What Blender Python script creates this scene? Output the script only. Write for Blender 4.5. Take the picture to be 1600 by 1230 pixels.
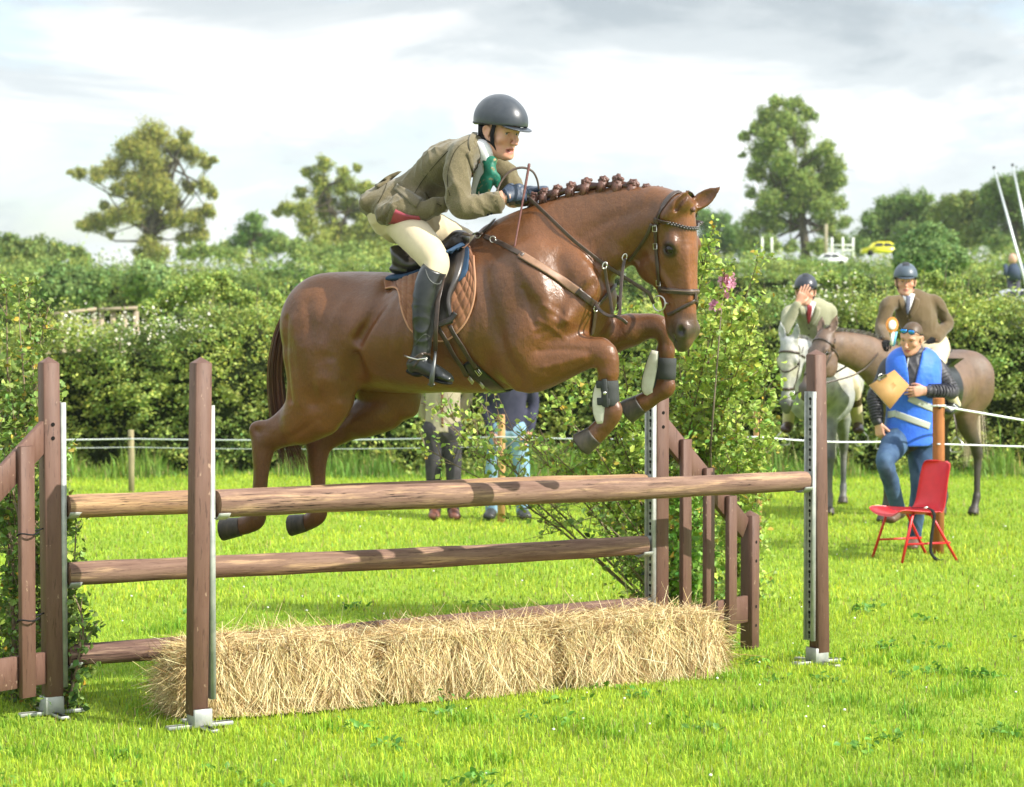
import bpy, bmesh, math, random, time
import numpy as np
from mathutils import Vector, Matrix, Quaternion, noise
from mathutils.bvhtree import BVHTree
T0 = time.time()
for o in list(bpy.data.objects): bpy.data.objects.remove(o)
scene = bpy.context.scene
COL = scene.collection
R = math.radians
random.seed(7); RNG = np.random.default_rng(11)

# ---------------------------------------------------------------- camera
F, CX, CY, HC = 3600.0, 800.0, 615.0, 1.75
PITCH = math.atan((615 - 493) / F)
cam_d = bpy.data.cameras.new('camera'); cam = bpy.data.objects.new('camera', cam_d); COL.objects.link(cam)
cam_d.sensor_width = 36; cam_d.lens = 36 * F / 1600
cam.location = (0, 0, HC); cam.rotation_euler = (math.pi / 2 - PITCH, 0, 0)
cam_d.clip_start = 0.1; cam_d.clip_end = 3000
cam_d.dof.use_dof = True; cam_d.dof.focus_distance = 10.4; cam_d.dof.aperture_fstop = 4.8
scene.camera = cam
# ---------------------------------------------------------------- light
SUN = Vector((0.72, -0.33, 0.62)).normalized()
world = bpy.data.worlds.new('World'); scene.world = world; world.use_nodes = True
nt = world.node_tree; nt.nodes.clear()
def N(nt, typ, **kw):
    n = nt.nodes.new(typ)
    for k, v in kw.items(): setattr(n, k, v)
    return n
def build_world():
    L = nt.links.new
    out = N(nt, 'ShaderNodeOutputWorld'); bg = N(nt, 'ShaderNodeBackground'); bg.inputs[1].default_value = 0.14
    sky = N(nt, 'ShaderNodeTexSky', sky_type='NISHITA', sun_disc=False)
    sky.sun_elevation = math.asin(SUN.z); sky.sun_rotation = math.atan2(SUN.x, SUN.y)
    sky.air_density = 1.0; sky.dust_density = 1.5; sky.ozone_density = 1.5
    tc = N(nt, 'ShaderNodeTexCoord')
    mp = N(nt, 'ShaderNodeMapping'); mp.inputs['Scale'].default_value = (1.0, 1.0, 3.6); mp.inputs['Location'].default_value = (0.35, 0.2, 0.52)
    L(tc.outputs['Generated'], mp.inputs[0])
    def noi(sc, det, ro, dist=0.0):
        n = N(nt, 'ShaderNodeTexNoise'); n.inputs['Scale'].default_value = sc; n.inputs['Detail'].default_value = det
        n.inputs['Roughness'].default_value = ro; n.inputs['Distortion'].default_value = dist; L(mp.outputs[0], n.inputs['Vector']); return n
    def ramp(src, *stops):
        r = N(nt, 'ShaderNodeValToRGB'); r.color_ramp.interpolation = 'EASE'; e = r.color_ramp.elements
        e[0].position, e[0].color = stops[0][0], (*[stops[0][1]] * 3, 1); e[1].position, e[1].color = stops[-1][0], (*[stops[-1][1]] * 3, 1)
        for p, c in stops[1:-1]:
            x = e.new(p); x.color = (c, c, c, 1)
        L(src, r.inputs[0]); return r
    cov = ramp(noi(5.0, 6, .55, .3).outputs[0], (0.34, .05), (0.50, .95))      # cloud cover
    shade = noi(5.2, 7, .58, .5)                                                # grey bases / white tops
    sr = N(nt, 'ShaderNodeValToRGB'); e = sr.color_ramp.elements; sr.color_ramp.interpolation = 'EASE'
    e[0].position, e[0].color = 0.36, (3.0, 3.4, 3.65, 1); e[1].position, e[1].color = 0.60, (6.3, 6.4, 6.35, 1)
    m = e.new(.48); m.color = (4.3, 4.65, 4.8, 1)
    L(shade.outputs[0], sr.inputs[0])
    # cloud sheet whitest at the horizon, greyer above; unseen overhead part brightened for fill
    sep = N(nt, 'ShaderNodeSeparateXYZ'); L(tc.outputs['Generated'], sep.inputs[0])
    mr = N(nt, 'ShaderNodeMapRange'); mr.inputs[1].default_value = 0.03; mr.inputs[2].default_value = 0.16
    mr.inputs[3].default_value = 0.95; mr.inputs[4].default_value = 0.68; L(sep.outputs[2], mr.inputs[0])
    m2 = N(nt, 'ShaderNodeMapRange'); m2.inputs[1].default_value = 0.18; m2.inputs[2].default_value = 0.5; m2.inputs[3].default_value = 1.0; m2.inputs[4].default_value = 2.3; L(sep.outputs[2], m2.inputs[0])
    mm = N(nt, 'ShaderNodeMath', operation='MULTIPLY'); L(mr.outputs[0], mm.inputs[0]); L(m2.outputs[0], mm.inputs[1])
    mul = N(nt, 'ShaderNodeVectorMath', operation='SCALE'); L(sr.outputs[0], mul.inputs[0]); L(mm.outputs[0], mul.inputs['Scale'])
    skb = N(nt, 'ShaderNodeVectorMath', operation='SCALE'); L(sky.outputs[0], skb.inputs[0]); skb.inputs['Scale'].default_value = 1.15
    mix = N(nt, 'ShaderNodeMixRGB'); L(cov.outputs[0], mix.inputs[0]); L(skb.outputs[0], mix.inputs[1]); L(mul.outputs[0], mix.inputs[2])
    L(mix.outputs[0], bg.inputs[0]); L(bg.outputs[0], out.inputs[0])
build_world()
sd = bpy.data.lights.new('sun', 'SUN'); so = bpy.data.objects.new('sun', sd); COL.objects.link(so)
sd.energy = 5.0; sd.angle = R(0.53); sd.color = (1.0, 0.95, 0.86)
so.rotation_euler = SUN.to_track_quat('Z', 'Y').to_euler(); so.location = (0, 0, 30)
vs = scene.view_settings; vs.view_transform = 'Standard'; vs.look = 'None'; vs.gamma = 1; vs.use_curve_mapping = False
vs.exposure = 0.72
scene.render.engine = 'CYCLES'

# ---------------------------------------------------------------- pixel -> world helpers
cp, sp = math.cos(PITCH), math.sin(PITCH)
def ray(px, py):
    a = (px - CX) / F; b = -(py - CY) / F
    return Vector((a, cp + b * sp, -sp + b * cp))
def P(px, py, Y):
    r = ray(px, py); return Vector((0, 0, HC)) + r * (Y / r.y)
def G(px, py, z=0.0):
    r = ray(px, py); return Vector((0, 0, HC)) + r * ((z - HC) / r.z)
def S(Y): return F / Y
def arr(v): return np.array(v, dtype=float)

# ---------------------------------------------------------------- object helpers
def tag(o, label=None, cat=None, group=None, kind=None):
    if label: o['label'] = label
    if cat: o['category'] = cat
    if group: o['group'] = group
    if kind: o['kind'] = kind
    return o
def empty(name, loc=(0, 0, 0), label=None, cat=None, group=None):
    o = bpy.data.objects.new(name, None); COL.objects.link(o); o.location = loc; o.empty_display_size = .1
    return tag(o, label, cat, group)
def mesh_np(name, V, faces, mat, parent=None, smooth=False, colors=None, mat_idx=None, mats=None):
    """V Nx3 world coords, faces = list of int arrays (n,k) of any k"""
    V = np.asarray(V, dtype=np.float32)
    if isinstance(faces, np.ndarray): faces = [faces]
    faces = [np.asarray(f, dtype=np.int32) for f in faces if len(f)]
    loops = np.concatenate([f.ravel() for f in faces]); tot = np.concatenate([np.full(len(f), f.shape[1], np.int32) for f in faces])
    start = np.concatenate([[0], np.cumsum(tot)[:-1]]).astype(np.int32)
    me = bpy.data.meshes.new(name); me.vertices.add(len(V)); me.vertices.foreach_set('co', V.ravel())
    me.loops.add(len(loops)); me.loops.foreach_set('vertex_index', loops)
    me.polygons.add(len(tot)); me.polygons.foreach_set('loop_start', start); me.polygons.foreach_set('loop_total', tot)
    if mat_idx is not None: me.polygons.foreach_set('material_index', np.asarray(mat_idx, np.int32))
    me.update(calc_edges=True)
    if colors is not None:
        C = np.ones((len(V), 4), np.float32); C[:, :3] = colors
        ca = me.color_attributes.new('Col', 'FLOAT_COLOR', 'POINT'); ca.data.foreach_set('color', C.ravel())
    if smooth: me.polygons.foreach_set('use_smooth', np.ones(len(tot), bool))
    for m in (mats or [mat]): me.materials.append(m)
    me.validate(clean_customdata=False)
    o = bpy.data.objects.new(name, me); COL.objects.link(o)
    if parent:
        o.parent = parent; o.matrix_parent_inverse = Matrix.Translation(-Vector(parent.location)) if parent.type == 'EMPTY' else Matrix.Identity(4)
    return o
class MB:
    """collects simple solids (world coordinates) for one mesh"""
    def __init__(s): s.v = []; s.f = {}; s.n = 0; s.c = []
    def add(s, V, F_, col=None):
        V = np.asarray(V, float)
        for f in F_: s.f.setdefault(len(f), []).append([i + s.n for i in f])
        s.v.append(V); s.n += len(V); s.c.append(np.tile(np.array(col if col is not None else (1, 1, 1), float), (len(V), 1)) if col is None or np.ndim(col) == 1 else np.asarray(col))
        return s
    def box(s, c, ax, ay, az, bevel=0.0, col=None):
        """centre and three half-axis vectors; chamfered along the z edges"""
        c, ax, ay, az = [arr(x) for x in (c, ax, ay, az)]
        if bevel <= 0:
            V = [c + i * ax + j * ay + k * az for k in (-1, 1) for j in (-1, 1) for i in (-1, 1)]
            return s.add(V, [(0, 2, 3, 1), (4, 5, 7, 6), (0, 1, 5, 4), (2, 6, 7, 3), (0, 4, 6, 2), (1, 3, 7, 5)], col)
        la, lb, lc = [np.linalg.norm(x) for x in (ax, ay, az)]
        bx, by, bz = 1 - bevel / la, 1 - bevel / lb, 1 - bevel / lc
        V = []
        prof = [(bx, 1), (1, by), (1, -by), (bx, -1), (-bx, -1), (-1, -by), (-1, by), (-bx, 1)]
        for z, sc in ((-1, 0), (-bz, 1), (bz, 1), (1, 0)):
            for (x, y) in prof:
                if sc == 0: x, y = max(-bx, min(bx, x)), max(-by, min(by, y))
                V.append(c + x * ax + y * ay + z * az)
        Fq = [tuple(range(7, -1, -1))[::1], tuple(range(24, 32))]
        for r in range(3):
            for i in range(8):
                j = (i + 1) % 8; Fq.append((r * 8 + i, (r + 1) * 8 + i, (r + 1) * 8 + j, r * 8 + j))
        return s.add(V, Fq, col)
    def tube(s, pts, rad, n=8, cap=True, col=None, flat=None, up=None):
        """tube along pts; rad scalar/list; flat=(w,t) gives an elliptical strap section with its width along `up`"""
        pts = [arr(p) for p in pts]; m = len(pts)
        rr = rad if hasattr(rad, '__len__') else [rad] * m
        T = [pts[min(i + 1, m - 1)] - pts[max(i - 1, 0)] for i in range(m)]
        T = [t / (np.linalg.norm(t) + 1e-9) for t in T]
        u = arr(up) if up is not None and np.ndim(up) == 1 else np.array([0, 0, 1.]) if abs(T[0][2]) < .9 else np.array([1., 0, 0])
        V = []
        for i in range(m):
            uu = arr(up[i]) if up is not None and np.ndim(up) == 2 else u
            a = uu - T[i] * np.dot(uu, T[i]); a /= np.linalg.norm(a) + 1e-9; b = np.cross(T[i], a)
            if up is None: u = a
            for k in range(n):
                th = 2 * math.pi * (k + .5) / n
                ca, sa = math.cos(th), math.sin(th)
                if flat is not None:
                    w, t = flat
                    ca = math.copysign(abs(ca) ** .5, ca) * w * rr[i]; sa = math.copysign(abs(sa) ** .5, sa) * t
                else: ca *= rr[i]; sa *= rr[i]
                V.append(pts[i] + a * ca + b * sa)
        Fq = []
        for i in range(m - 1):
            for k in range(n):
                j = (k + 1) % n; Fq.append((i * n + k, i * n + j, (i + 1) * n + j, (i + 1) * n + k))
        if cap: Fq.append(tuple(range(n - 1, -1, -1))); Fq.append(tuple(range((m - 1) * n, m * n)))
        return s.add(V, Fq, col)
    def ellip(s, c, r, M=None, nu=14, nv=9, col=None):
        c = arr(c); r = np.ones(3) * r; V = []
        Mx = np.array(M) if M is not None else np.eye(3)
        for i in range(nv + 1):
            ph = math.pi * i / nv
            for k in range(nu):
                th = 2 * math.pi * k / nu
                V.append(c + Mx @ (np.array([math.sin(ph) * math.cos(th), math.sin(ph) * math.sin(th), math.cos(ph)]) * r))
        Fq = [(i * nu + k, (i + 1) * nu + k, (i + 1) * nu + (k + 1) % nu, i * nu + (k + 1) % nu) for i in range(nv) for k in range(nu)]
        return s.add(V, Fq, col)
    def build(s, name, mat, parent=None, smooth=False, colors=False):
        if not s.v: return None
        return mesh_np(name, np.concatenate(s.v), [np.array(f) for f in s.f.values()], mat, parent, smooth, np.concatenate(s.c) if colors else None)
def spline(pts, n=8):
    """Catmull-Rom through rows of numbers"""
    A = np.array([list(p) for p in pts], float); m = len(A)
    if m < 3: return [A[0] + (A[-1] - A[0]) * t for t in np.linspace(0, 1, n + 1)]
    E = np.vstack([2 * A[0] - A[1], A, 2 * A[-1] - A[-2]]); out = []
    for i in range(1, m):
        p0, p1, p2, p3 = E[i - 1], E[i], E[i + 1], E[i + 2]
        for k in range(n):
            t = k / n
            out.append(.5 * ((2 * p1) + (-p0 + p2) * t + (2 * p0 - 5 * p1 + 4 * p2 - p3) * t * t + (-p0 + 3 * p1 - 3 * p2 + p3) * t ** 3))
    out.append(A[-1]); return out

# ---------------------------------------------------------------- materials
MATS = {}
def mat(name, col=(.5, .5, .5), rough=.6, spec=.5, metal=0., col2=None, nscale=8., ndet=5., stretch=None, bump=0., bscale=60., attr=False,
        col3=None, n3scale=2., coat=0., sheen=0., sss=0., trans=0., contrast=(.35, .65), bstretch=None, extra=None, bdist=.01, emit=None, amul=False):
    if name in MATS: return MATS[name]
    m = bpy.data.materials.new(name); m.use_nodes = True; t = m.node_tree; L = t.links.new
    b = t.nodes['Principled BSDF']; out = t.nodes['Material Output']
    b.inputs['Roughness'].default_value = rough; b.inputs['Specular IOR Level'].default_value = spec; b.inputs['Metallic'].default_value = metal
    b.inputs['Coat Weight'].default_value = coat; b.inputs['Coat Roughness'].default_value = .15; b.inputs['Sheen Weight'].default_value = sheen
    b.inputs['Base Color'].default_value = (*col, 1)
    tc = N(t, 'ShaderNodeTexCoord')
    def vec(st):
        if st is None: return tc.outputs['Object']
        mp = N(t, 'ShaderNodeMapping'); mp.inputs['Scale'].default_value = st; L(tc.outputs['Object'], mp.inputs[0]); return mp.outputs[0]
    src = None
    def nz(sc, det, st):
        n = N(t, 'ShaderNodeTexNoise'); n.inputs['Scale'].default_value = sc; n.inputs['Detail'].default_value = det; n.inputs['Roughness'].default_value = .6
        L(vec(st), n.inputs['Vector']); return n.outputs[0]
    def mixc(fac, a, bb, blend='MIX'):
        x = N(t, 'ShaderNodeMixRGB', blend_type=blend)
        for k, q in enumerate((fac, a, bb)):
            if isinstance(q, (int, float)): x.inputs[k].default_value = q
            elif isinstance(q, tuple): x.inputs[k].default_value = (*q, 1)
            else: L(q, x.inputs[k])
        return x.outputs[0]
    def rmp(s, lo, hi):
        r = N(t, 'ShaderNodeMapRange'); r.inputs[1].default_value = lo; r.inputs[2].default_value = hi; L(s, r.inputs[0]); return r.outputs[0]
    src = col
    if attr:
        at = N(t, 'ShaderNodeAttribute', attribute_name='Col'); src = at.outputs['Color']
        if amul: src = mixc(1.0, src, col, 'MULTIPLY')
        if col2 is not None: src = mixc(rmp(nz(nscale, ndet, stretch), *contrast), src, mixc(1.0, src, col2, 'MULTIPLY'))
    elif col2 is not None: src = mixc(rmp(nz(nscale, ndet, stretch), *contrast), col, col2)
    if col3 is not None: src = mixc(rmp(nz(n3scale, 4, None), .55, .7), src, col3)
    hgt = None
    if extra: src, hgt = extra(t, tc, src, mixc, rmp, nz, vec, b)
    if not isinstance(src, tuple): L(src, b.inputs['Base Color'])
    if bump > 0 or hgt is not None:
        bp = N(t, 'ShaderNodeBump'); bp.inputs['Strength'].default_value = bump if bump > 0 else .5; bp.inputs['Distance'].default_value = bdist
        L(hgt if hgt is not None else nz(bscale, 4, bstretch), bp.inputs['Height']); L(bp.outputs[0], b.inputs['Normal'])
    if sss > 0:
        b.inputs['Subsurface Weight'].default_value = sss; b.inputs['Subsurface Radius'].default_value = (.02, .006, .003); b.inputs['Subsurface Scale'].default_value = .5
    if trans > 0:
        tr = N(t, 'ShaderNodeBsdfTranslucent'); mx = N(t, 'ShaderNodeMixShader'); mx.inputs[0].default_value = trans
        if not isinstance(src, tuple): L(src, tr.inputs[0])
        else: tr.inputs[0].default_value = (*src, 1)
        L(b.outputs[0], mx.inputs[1]); L(tr.outputs[0], mx.inputs[2]); L(mx.outputs[0], out.inputs[0])
    MATS[name] = m; return m
M_leather = mat('dark_leather', (.035, .022, .016), .38, .5, col2=(.06, .038, .026), nscale=40, bump=.25, bscale=250, bdist=.002)
M_leather_tan = mat('tan_leather', (.29, .165, .10), .45, .4, col2=(.20, .11, .065), nscale=25, bump=.2, bscale=200, bdist=.002)
M_black_leather = mat('black_leather', (.008, .010, .010), .30, .5, col2=(.018, .021, .020), nscale=20, bump=.35, bscale=30, bdist=.004, coat=.15)
M_metal = mat('steel', (.62, .60, .55), .28, .5, 1.0)
M_galv = mat('galvanised_steel', (.31, .33, .31), .55, .4, .3, col2=(.42, .43, .40), nscale=18, contrast=(.4, .6))
M_paint = mat('brown_painted_timber', (.120, .062, .045), .6, .35, col2=(.150, .082, .062), nscale=6, stretch=(8, 8, 1), bump=.25, bscale=30, bstretch=(6, 6, .7), col3=(.19, .125, .095), n3scale=23, bdist=.003)
def chips(t, tc, src, mixc, rmp, nz, vec, b):
    c = mixc(rmp(nz(42, 5, (1, 1, .5)), .665, .69), src, (.30, .20, .14)); c = mixc(rmp(nz(1.6, 4, None), .4, .7), c, mixc(1.0, c, (.78, .76, .76), 'MULTIPLY'))
    c = mixc(rmp(nz(90, 3, (1, 1, .12)), .60, .66), c, mixc(1.0, c, (.62, .6, .6), 'MULTIPLY')); return c, nz(60, 4, (1, 1, .15))
M_paint = None; MATS.pop('brown_painted_timber'); M_paint = mat('brown_painted_timber', (.125, .064, .045), .6, .35, col2=(.150, .082, .060), nscale=6, stretch=(8, 8, 1), extra=chips, bump=.35, bdist=.004)
M_bark = mat('bark', (.10, .075, .05), .9, .2, col2=(.22, .18, .13), nscale=8, bump=.6, bscale=30)
M_white = mat('white_paint', (.75, .75, .73), .5)
M_skin = mat('skin', (.62, .37, .27), .5, .4, col2=(.55, .29, .20), nscale=9, sss=.15, bump=.08, bscale=180, bdist=.002)
# ---------------------------------------------------------------- organic modelling: smooth unions meshed with surface nets
def smin(a, b, k):
    if k <= 0: return np.minimum(a, b)
    h = np.maximum(k - np.abs(a - b), 0) / k
    return np.minimum(a, b) - h * h * k * .25
class Field:
    def __init__(s, lo, hi, h):
        s.h = h; s.lo = np.asarray(lo, float); s.n = np.ceil((np.asarray(hi, float) - s.lo) / h).astype(int) + 1
        s.g = np.full(s.n, 1.0, np.float32)
        s.ax = [s.lo[i] + np.arange(s.n[i]) * h for i in range(3)]
    def _box(s, lo, hi):
        a = np.clip(np.floor((lo - s.lo) / s.h).astype(int), 0, s.n - 1); b = np.clip(np.ceil((hi - s.lo) / s.h).astype(int) + 1, 1, s.n)
        return tuple(slice(int(a[i]), int(max(b[i], a[i]))) for i in range(3))
    def _pts(s, sl):
        return np.meshgrid(s.ax[0][sl[0]], s.ax[1][sl[1]], s.ax[2][sl[2]], indexing='ij', sparse=True)
    def chain(s, pts, lat, k=.03, n=5, op='add'):
        """pts rows (x,y,z,r_plane,r_lat); lat = lateral unit vector (or one per point)"""
        P_ = spline(pts, n) if len(pts) > 2 else [arr(p) for p in pts]
        P_ = np.array(P_); rmax = np.maximum(P_[:, 3], P_[:, 4]).max(); pad = k + 2 * s.h
        sl = s._box(P_[:, :3].min(0) - rmax - pad, P_[:, :3].max(0) + rmax + pad)
        if any(q.stop - q.start <= 0 for q in sl): return s
        tmp = np.full([q.stop - q.start for q in sl], 1.0, np.float32)
        lat = arr(lat); lat = lat / np.linalg.norm(lat)
        off = np.array([q.start for q in sl])
        for i in range(len(P_) - 1):
            a, b = P_[i], P_[i + 1]
            rm = max(a[3], a[4], b[3], b[4]) + pad
            s2 = s._box(np.minimum(a[:3], b[:3]) - rm, np.maximum(a[:3], b[:3]) + rm)
            if any(q.stop - q.start <= 0 for q in s2): continue
            X, Y, Z = s._pts(s2)
            t = b[:3] - a[:3]; ln = np.linalg.norm(t) + 1e-9; t = t / ln
            l = lat - t * np.dot(lat, t); l /= np.linalg.norm(l) + 1e-9; nn = np.cross(t, l)
            dx, dy, dz = X - a[0], Y - a[1], Z - a[2]
            q = dx * t[0] + dy * t[1] + dz * t[2]; sc = np.clip(q, 0, ln); w = sc / ln
            r1 = np.maximum(a[3] + (b[3] - a[3]) * w, 1e-4); r2 = np.maximum(a[4] + (b[4] - a[4]) * w, 1e-4); rt = np.minimum(r1, r2)
            dt = (q - sc) / rt; dn = (dx * nn[0] + dy * nn[1] + dz * nn[2]) / r1; dl = (dx * l[0] + dy * l[1] + dz * l[2]) / r2
            k0 = np.sqrt(dt * dt + dn * dn + dl * dl) + 1e-9
            k1 = np.sqrt((dt / rt) ** 2 + (dn / r1) ** 2 + (dl / r2) ** 2) + 1e-9
            d = (k0 * (k0 - 1) / k1).astype(np.float32)
            ls = tuple(slice(s2[j].start - off[j], s2[j].stop - off[j]) for j in range(3))
            # clip to tmp window
            tmp_v = tmp[ls]
            d = d[:tmp_v.shape[0], :tmp_v.shape[1], :tmp_v.shape[2]]
            np.minimum(tmp_v, d, out=tmp_v)
        if op == 'add': s.g[sl] = smin(s.g[sl], tmp, k)
        else: s.g[sl] = -smin(-s.g[sl], tmp, k)
        return s
    def ell(s, c, r, M=None, k=.02, op='add'):
        """ellipsoid; M columns = its axes"""
        c = arr(c); r = np.ones(3) * r; Mx = np.array(M, float) if M is not None else np.eye(3)
        rm = r.max() + k + 2 * s.h; sl = s._box(c - rm, c + rm)
        if any(q.stop - q.start <= 0 for q in sl): return s
        X, Y, Z = s._pts(sl); dx, dy, dz = X - c[0], Y - c[1], Z - c[2]; k0 = 0; k1 = 0
        for i in range(3):
            q = dx * Mx[0, i] + dy * Mx[1, i] + dz * Mx[2, i]; k0 = k0 + (q / r[i]) ** 2; k1 = k1 + (q / r[i] ** 2) ** 2
        k0 = np.sqrt(k0) + 1e-9; d = (k0 * (k0 - 1) / (np.sqrt(k1) + 1e-9)).astype(np.float32)
        if op == 'add': s.g[sl] = smin(s.g[sl], d, k)
        else: s.g[sl] = -smin(-s.g[sl], d, k)
        return s
    def cut(s, p, nrm, k=.0):
        """remove everything on the +nrm side of the plane through p"""
        X, Y, Z = np.meshgrid(*s.ax, indexing='ij', sparse=True); nrm = arr(nrm); nrm = nrm / np.linalg.norm(nrm); p = arr(p)
        d = ((X - p[0]) * nrm[0] + (Y - p[1]) * nrm[1] + (Z - p[2]) * nrm[2]).astype(np.float32)
        s.g = np.maximum(s.g, d) if k <= 0 else -smin(-s.g, -d, k)
        return s
    def mesh(s):
        g = s.g; ins = g < 0
        c = ins.astype(np.int8); nx, ny, nz = g.shape
        cs = sum(c[i:nx - 1 + i, j:ny - 1 + j, k:nz - 1 + k] for i in (0, 1) for j in (0, 1) for k in (0, 1))
        act = (cs > 0) & (cs < 8); idx = np.full(act.shape, -1, np.int64); I = np.argwhere(act); idx[act] = np.arange(len(I))
        acc = np.zeros((len(I), 3)); cnt = np.zeros(len(I))
        corners = [(i, j, k) for i in (0, 1) for j in (0, 1) for k in (0, 1)]
        val = {cr: g[I[:, 0] + cr[0], I[:, 1] + cr[1], I[:, 2] + cr[2]] for cr in corners}
        for a in corners:
            for ax in range(3):
                if a[ax]: continue
                b = list(a); b[ax] = 1; b = tuple(b); va, vb = val[a], val[b]; m = (va < 0) != (vb < 0)
                t = np.where(m, va / np.where(m, va - vb, 1), 0); p = np.tile(np.array(a, float), (len(I), 1)); p[:, ax] += t
                acc[m] += p[m]; cnt[m] += 1
        V = (I + acc / cnt[:, None]) * s.h + s.lo; quads = []
        for ax in range(3):
            sl0 = [slice(1, -1)] * 3; sl0[ax] = slice(0, -1); sl1 = [slice(1, -1)] * 3; sl1[ax] = slice(1, None)
            A, B = ins[tuple(sl0)], ins[tuple(sl1)]; E = np.argwhere(A != B)
            if not len(E): continue
            o = np.ones(3, int); o[ax] = 0; E = E + o
            u, v = [(1, 2), (2, 0), (0, 1)][ax]
            def cell(du, dv):
                q = E.copy(); q[:, u] -= du; q[:, v] -= dv; return idx[q[:, 0], q[:, 1], q[:, 2]]
            Q = np.stack([cell(1, 1), cell(0, 1), cell(0, 0), cell(1, 0)], 1)
            flip = ~ins[E[:, 0], E[:, 1], E[:, 2]]; Q[flip] = Q[flip][:, ::-1]; quads.append(Q)
        Q = np.concatenate(quads); Q = Q[(Q >= 0).all(1)]
        return V, Q
def relax(V, Q, it=1, lam=.5):
    for _ in range(it):
        acc = np.zeros_like(V); cnt = np.zeros(len(V))
        for a, b in ((0, 1), (1, 2), (2, 3), (3, 0)):
            np.add.at(acc, Q[:, a], V[Q[:, b]]); np.add.at(acc, Q[:, b], V[Q[:, a]]); np.add.at(cnt, Q[:, a], 1); np.add.at(cnt, Q[:, b], 1)
        V = V + lam * (acc / np.maximum(cnt, 1)[:, None] - V)
    return V
def bounds(lists, pad):
    A = np.concatenate([np.array([list(p)[:3] for p in l]) for l in lists]); rr = max(max(max(p[3:5]) if len(p) > 3 else 0 for p in l) for l in lists)
    return A.min(0) - rr - pad, A.max(0) + rr + pad
def bvh_of(V, Q): return BVHTree.FromPolygons([tuple(v) for v in V], [tuple(int(i) for i in q) for q in Q])
def vnorm(V, Q):
    n = np.cross(V[Q[:, 2]] - V[Q[:, 0]], V[Q[:, 3]] - V[Q[:, 1]]); N3 = np.zeros_like(V)
    for k in range(4): np.add.at(N3, Q[:, k], n)
    return N3 / (np.linalg.norm(N3, axis=1, keepdims=True) + 1e-12)
# ---------------------------------------------------------------- setting: ground, grass, hedges, trees
def terr(x, y):
    y = np.asarray(y, float); t = np.clip((y - 33) / 117, 0, 1)
    return 4.3 * t ** 1.25 - 9 * np.clip((y - 175) / 400, 0, 1) + 0.0 * np.asarray(x)
def lump(x, y):                                         # tiny unevenness of the pasture
    return .018 * np.sin(x * 1.7 + 1.3 * np.sin(y * .9)) * np.sin(y * 1.3 + .7) * np.clip((33 - y) / 10, 0, 1)
def build_ground():
    ys = np.concatenate([np.arange(2, 40, .5), np.arange(40, 220, 5), np.array([260, 330, 450, 700, 1200.])])
    xs = np.concatenate([np.array([-900, -400, -200, -120]), np.arange(-80, -14, 6), np.arange(-14, 14.1, .5), np.arange(18, 81, 6), np.array([120, 200, 400, 900.])])
    X, Y = np.meshgrid(xs, ys); Z = terr(X, Y) + lump(X, Y)
    V = np.stack([X, Y, Z], -1).reshape(-1, 3); n = len(xs); I = np.arange(len(ys) - 1)[:, None] * n + np.arange(n - 1)[None]
    Q = np.stack([I, I + 1, I + n + 1, I + n], -1).reshape(-1, 4)
    def ex(t, tc, src, mixc, rmp, nz, vec, b):
        c = mixc(rmp(nz(1.1, 5, None), .35, .65), (.21, .34, .028), (.28, .40, .04))
        c = mixc(rmp(nz(28, 6, (1, .45, 1)), .4, .72), c, (.33, .46, .06))
        c = mixc(rmp(nz(7, 4, (1, .5, 1)), .62, .74), c, (.20, .24, .06))
        return c, None
    m = mat('pasture', (.1, .2, .02), .9, .1, extra=ex, bump=.9, bscale=55, bdist=.05)
    return tag(mesh_np('ground', V, Q, m, smooth=True), 'green grassy field sloping up behind the hedge', 'field', kind='structure')
build_ground()
def vary(base, n, amt=.18, warm=.12):
    b = np.array(base); f = 1 + RNG.normal(0, amt, (n, 1)); w = RNG.normal(0, warm, (n, 1))
    return np.clip(b[None] * f * np.concatenate([1 + w, 1 + w * .25, 1 - w * .3], 1), .004, .9)
M_grass = mat('grass_blade', (1, 1, 1), .55, .25, attr=True, trans=.38)
def grass(name, x, y, h, w, base, label, dry=.06, z0=None, lean=.35):
    n = len(x); z = (terr(x, y) + lump(x, y)) if z0 is None else z0
    p = np.stack([x, y, z - .004], 1); a = RNG.uniform(0, 2 * np.pi, n); d = np.stack([np.cos(a), np.sin(a), 0 * a], 1)
    s = np.stack([-d[:, 1], d[:, 0], 0 * a], 1) * (w / 2)[:, None]
    l = np.abs(RNG.normal(lean, .3, n))[:, None] * h[:, None]; hh = h[:, None]
    up = np.array([[0, 0, 1.]])
    m = p + d * l * .30 + up * hh * .6; t = p + d * l + up * hh * np.clip(1 - .25 * l / hh, .5, 1)
    V = np.stack([p - s, p + s, m - s * .75, m + s * .75, t], 1).reshape(-1, 3); b = np.arange(n)[:, None] * 5
    Fs = np.concatenate([b + [0, 1, 3], b + [0, 3, 2], b + [2, 3, 4]])
    c = vary(base, n, .2, .16)
    # patches: some areas yellower, some deeper green
    pt = np.sin(x * 2.1 + 2 * np.sin(y * 1.3)) * np.sin(y * 1.9 + 1.5 * np.sin(x * .8)); c = c * (1 + .16 * pt[:, None] * np.array([[1.3, .8, .5]]))
    k = RNG.random(n) < dry; c[k] = vary((.34, .31, .12), k.sum(), .2)
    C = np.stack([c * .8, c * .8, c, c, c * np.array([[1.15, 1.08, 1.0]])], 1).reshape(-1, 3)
    return tag(mesh_np(name, V, Fs, M_grass, colors=C), label, 'grass', kind='stuff')
def fan(n, y0, y1, margin=1.0, p=1.0):
    y = y0 + (y1 - y0) * RNG.random(n) ** p; hw = 800 / F * y + margin; return RNG.uniform(-1, 1, n) * hw, y
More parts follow.
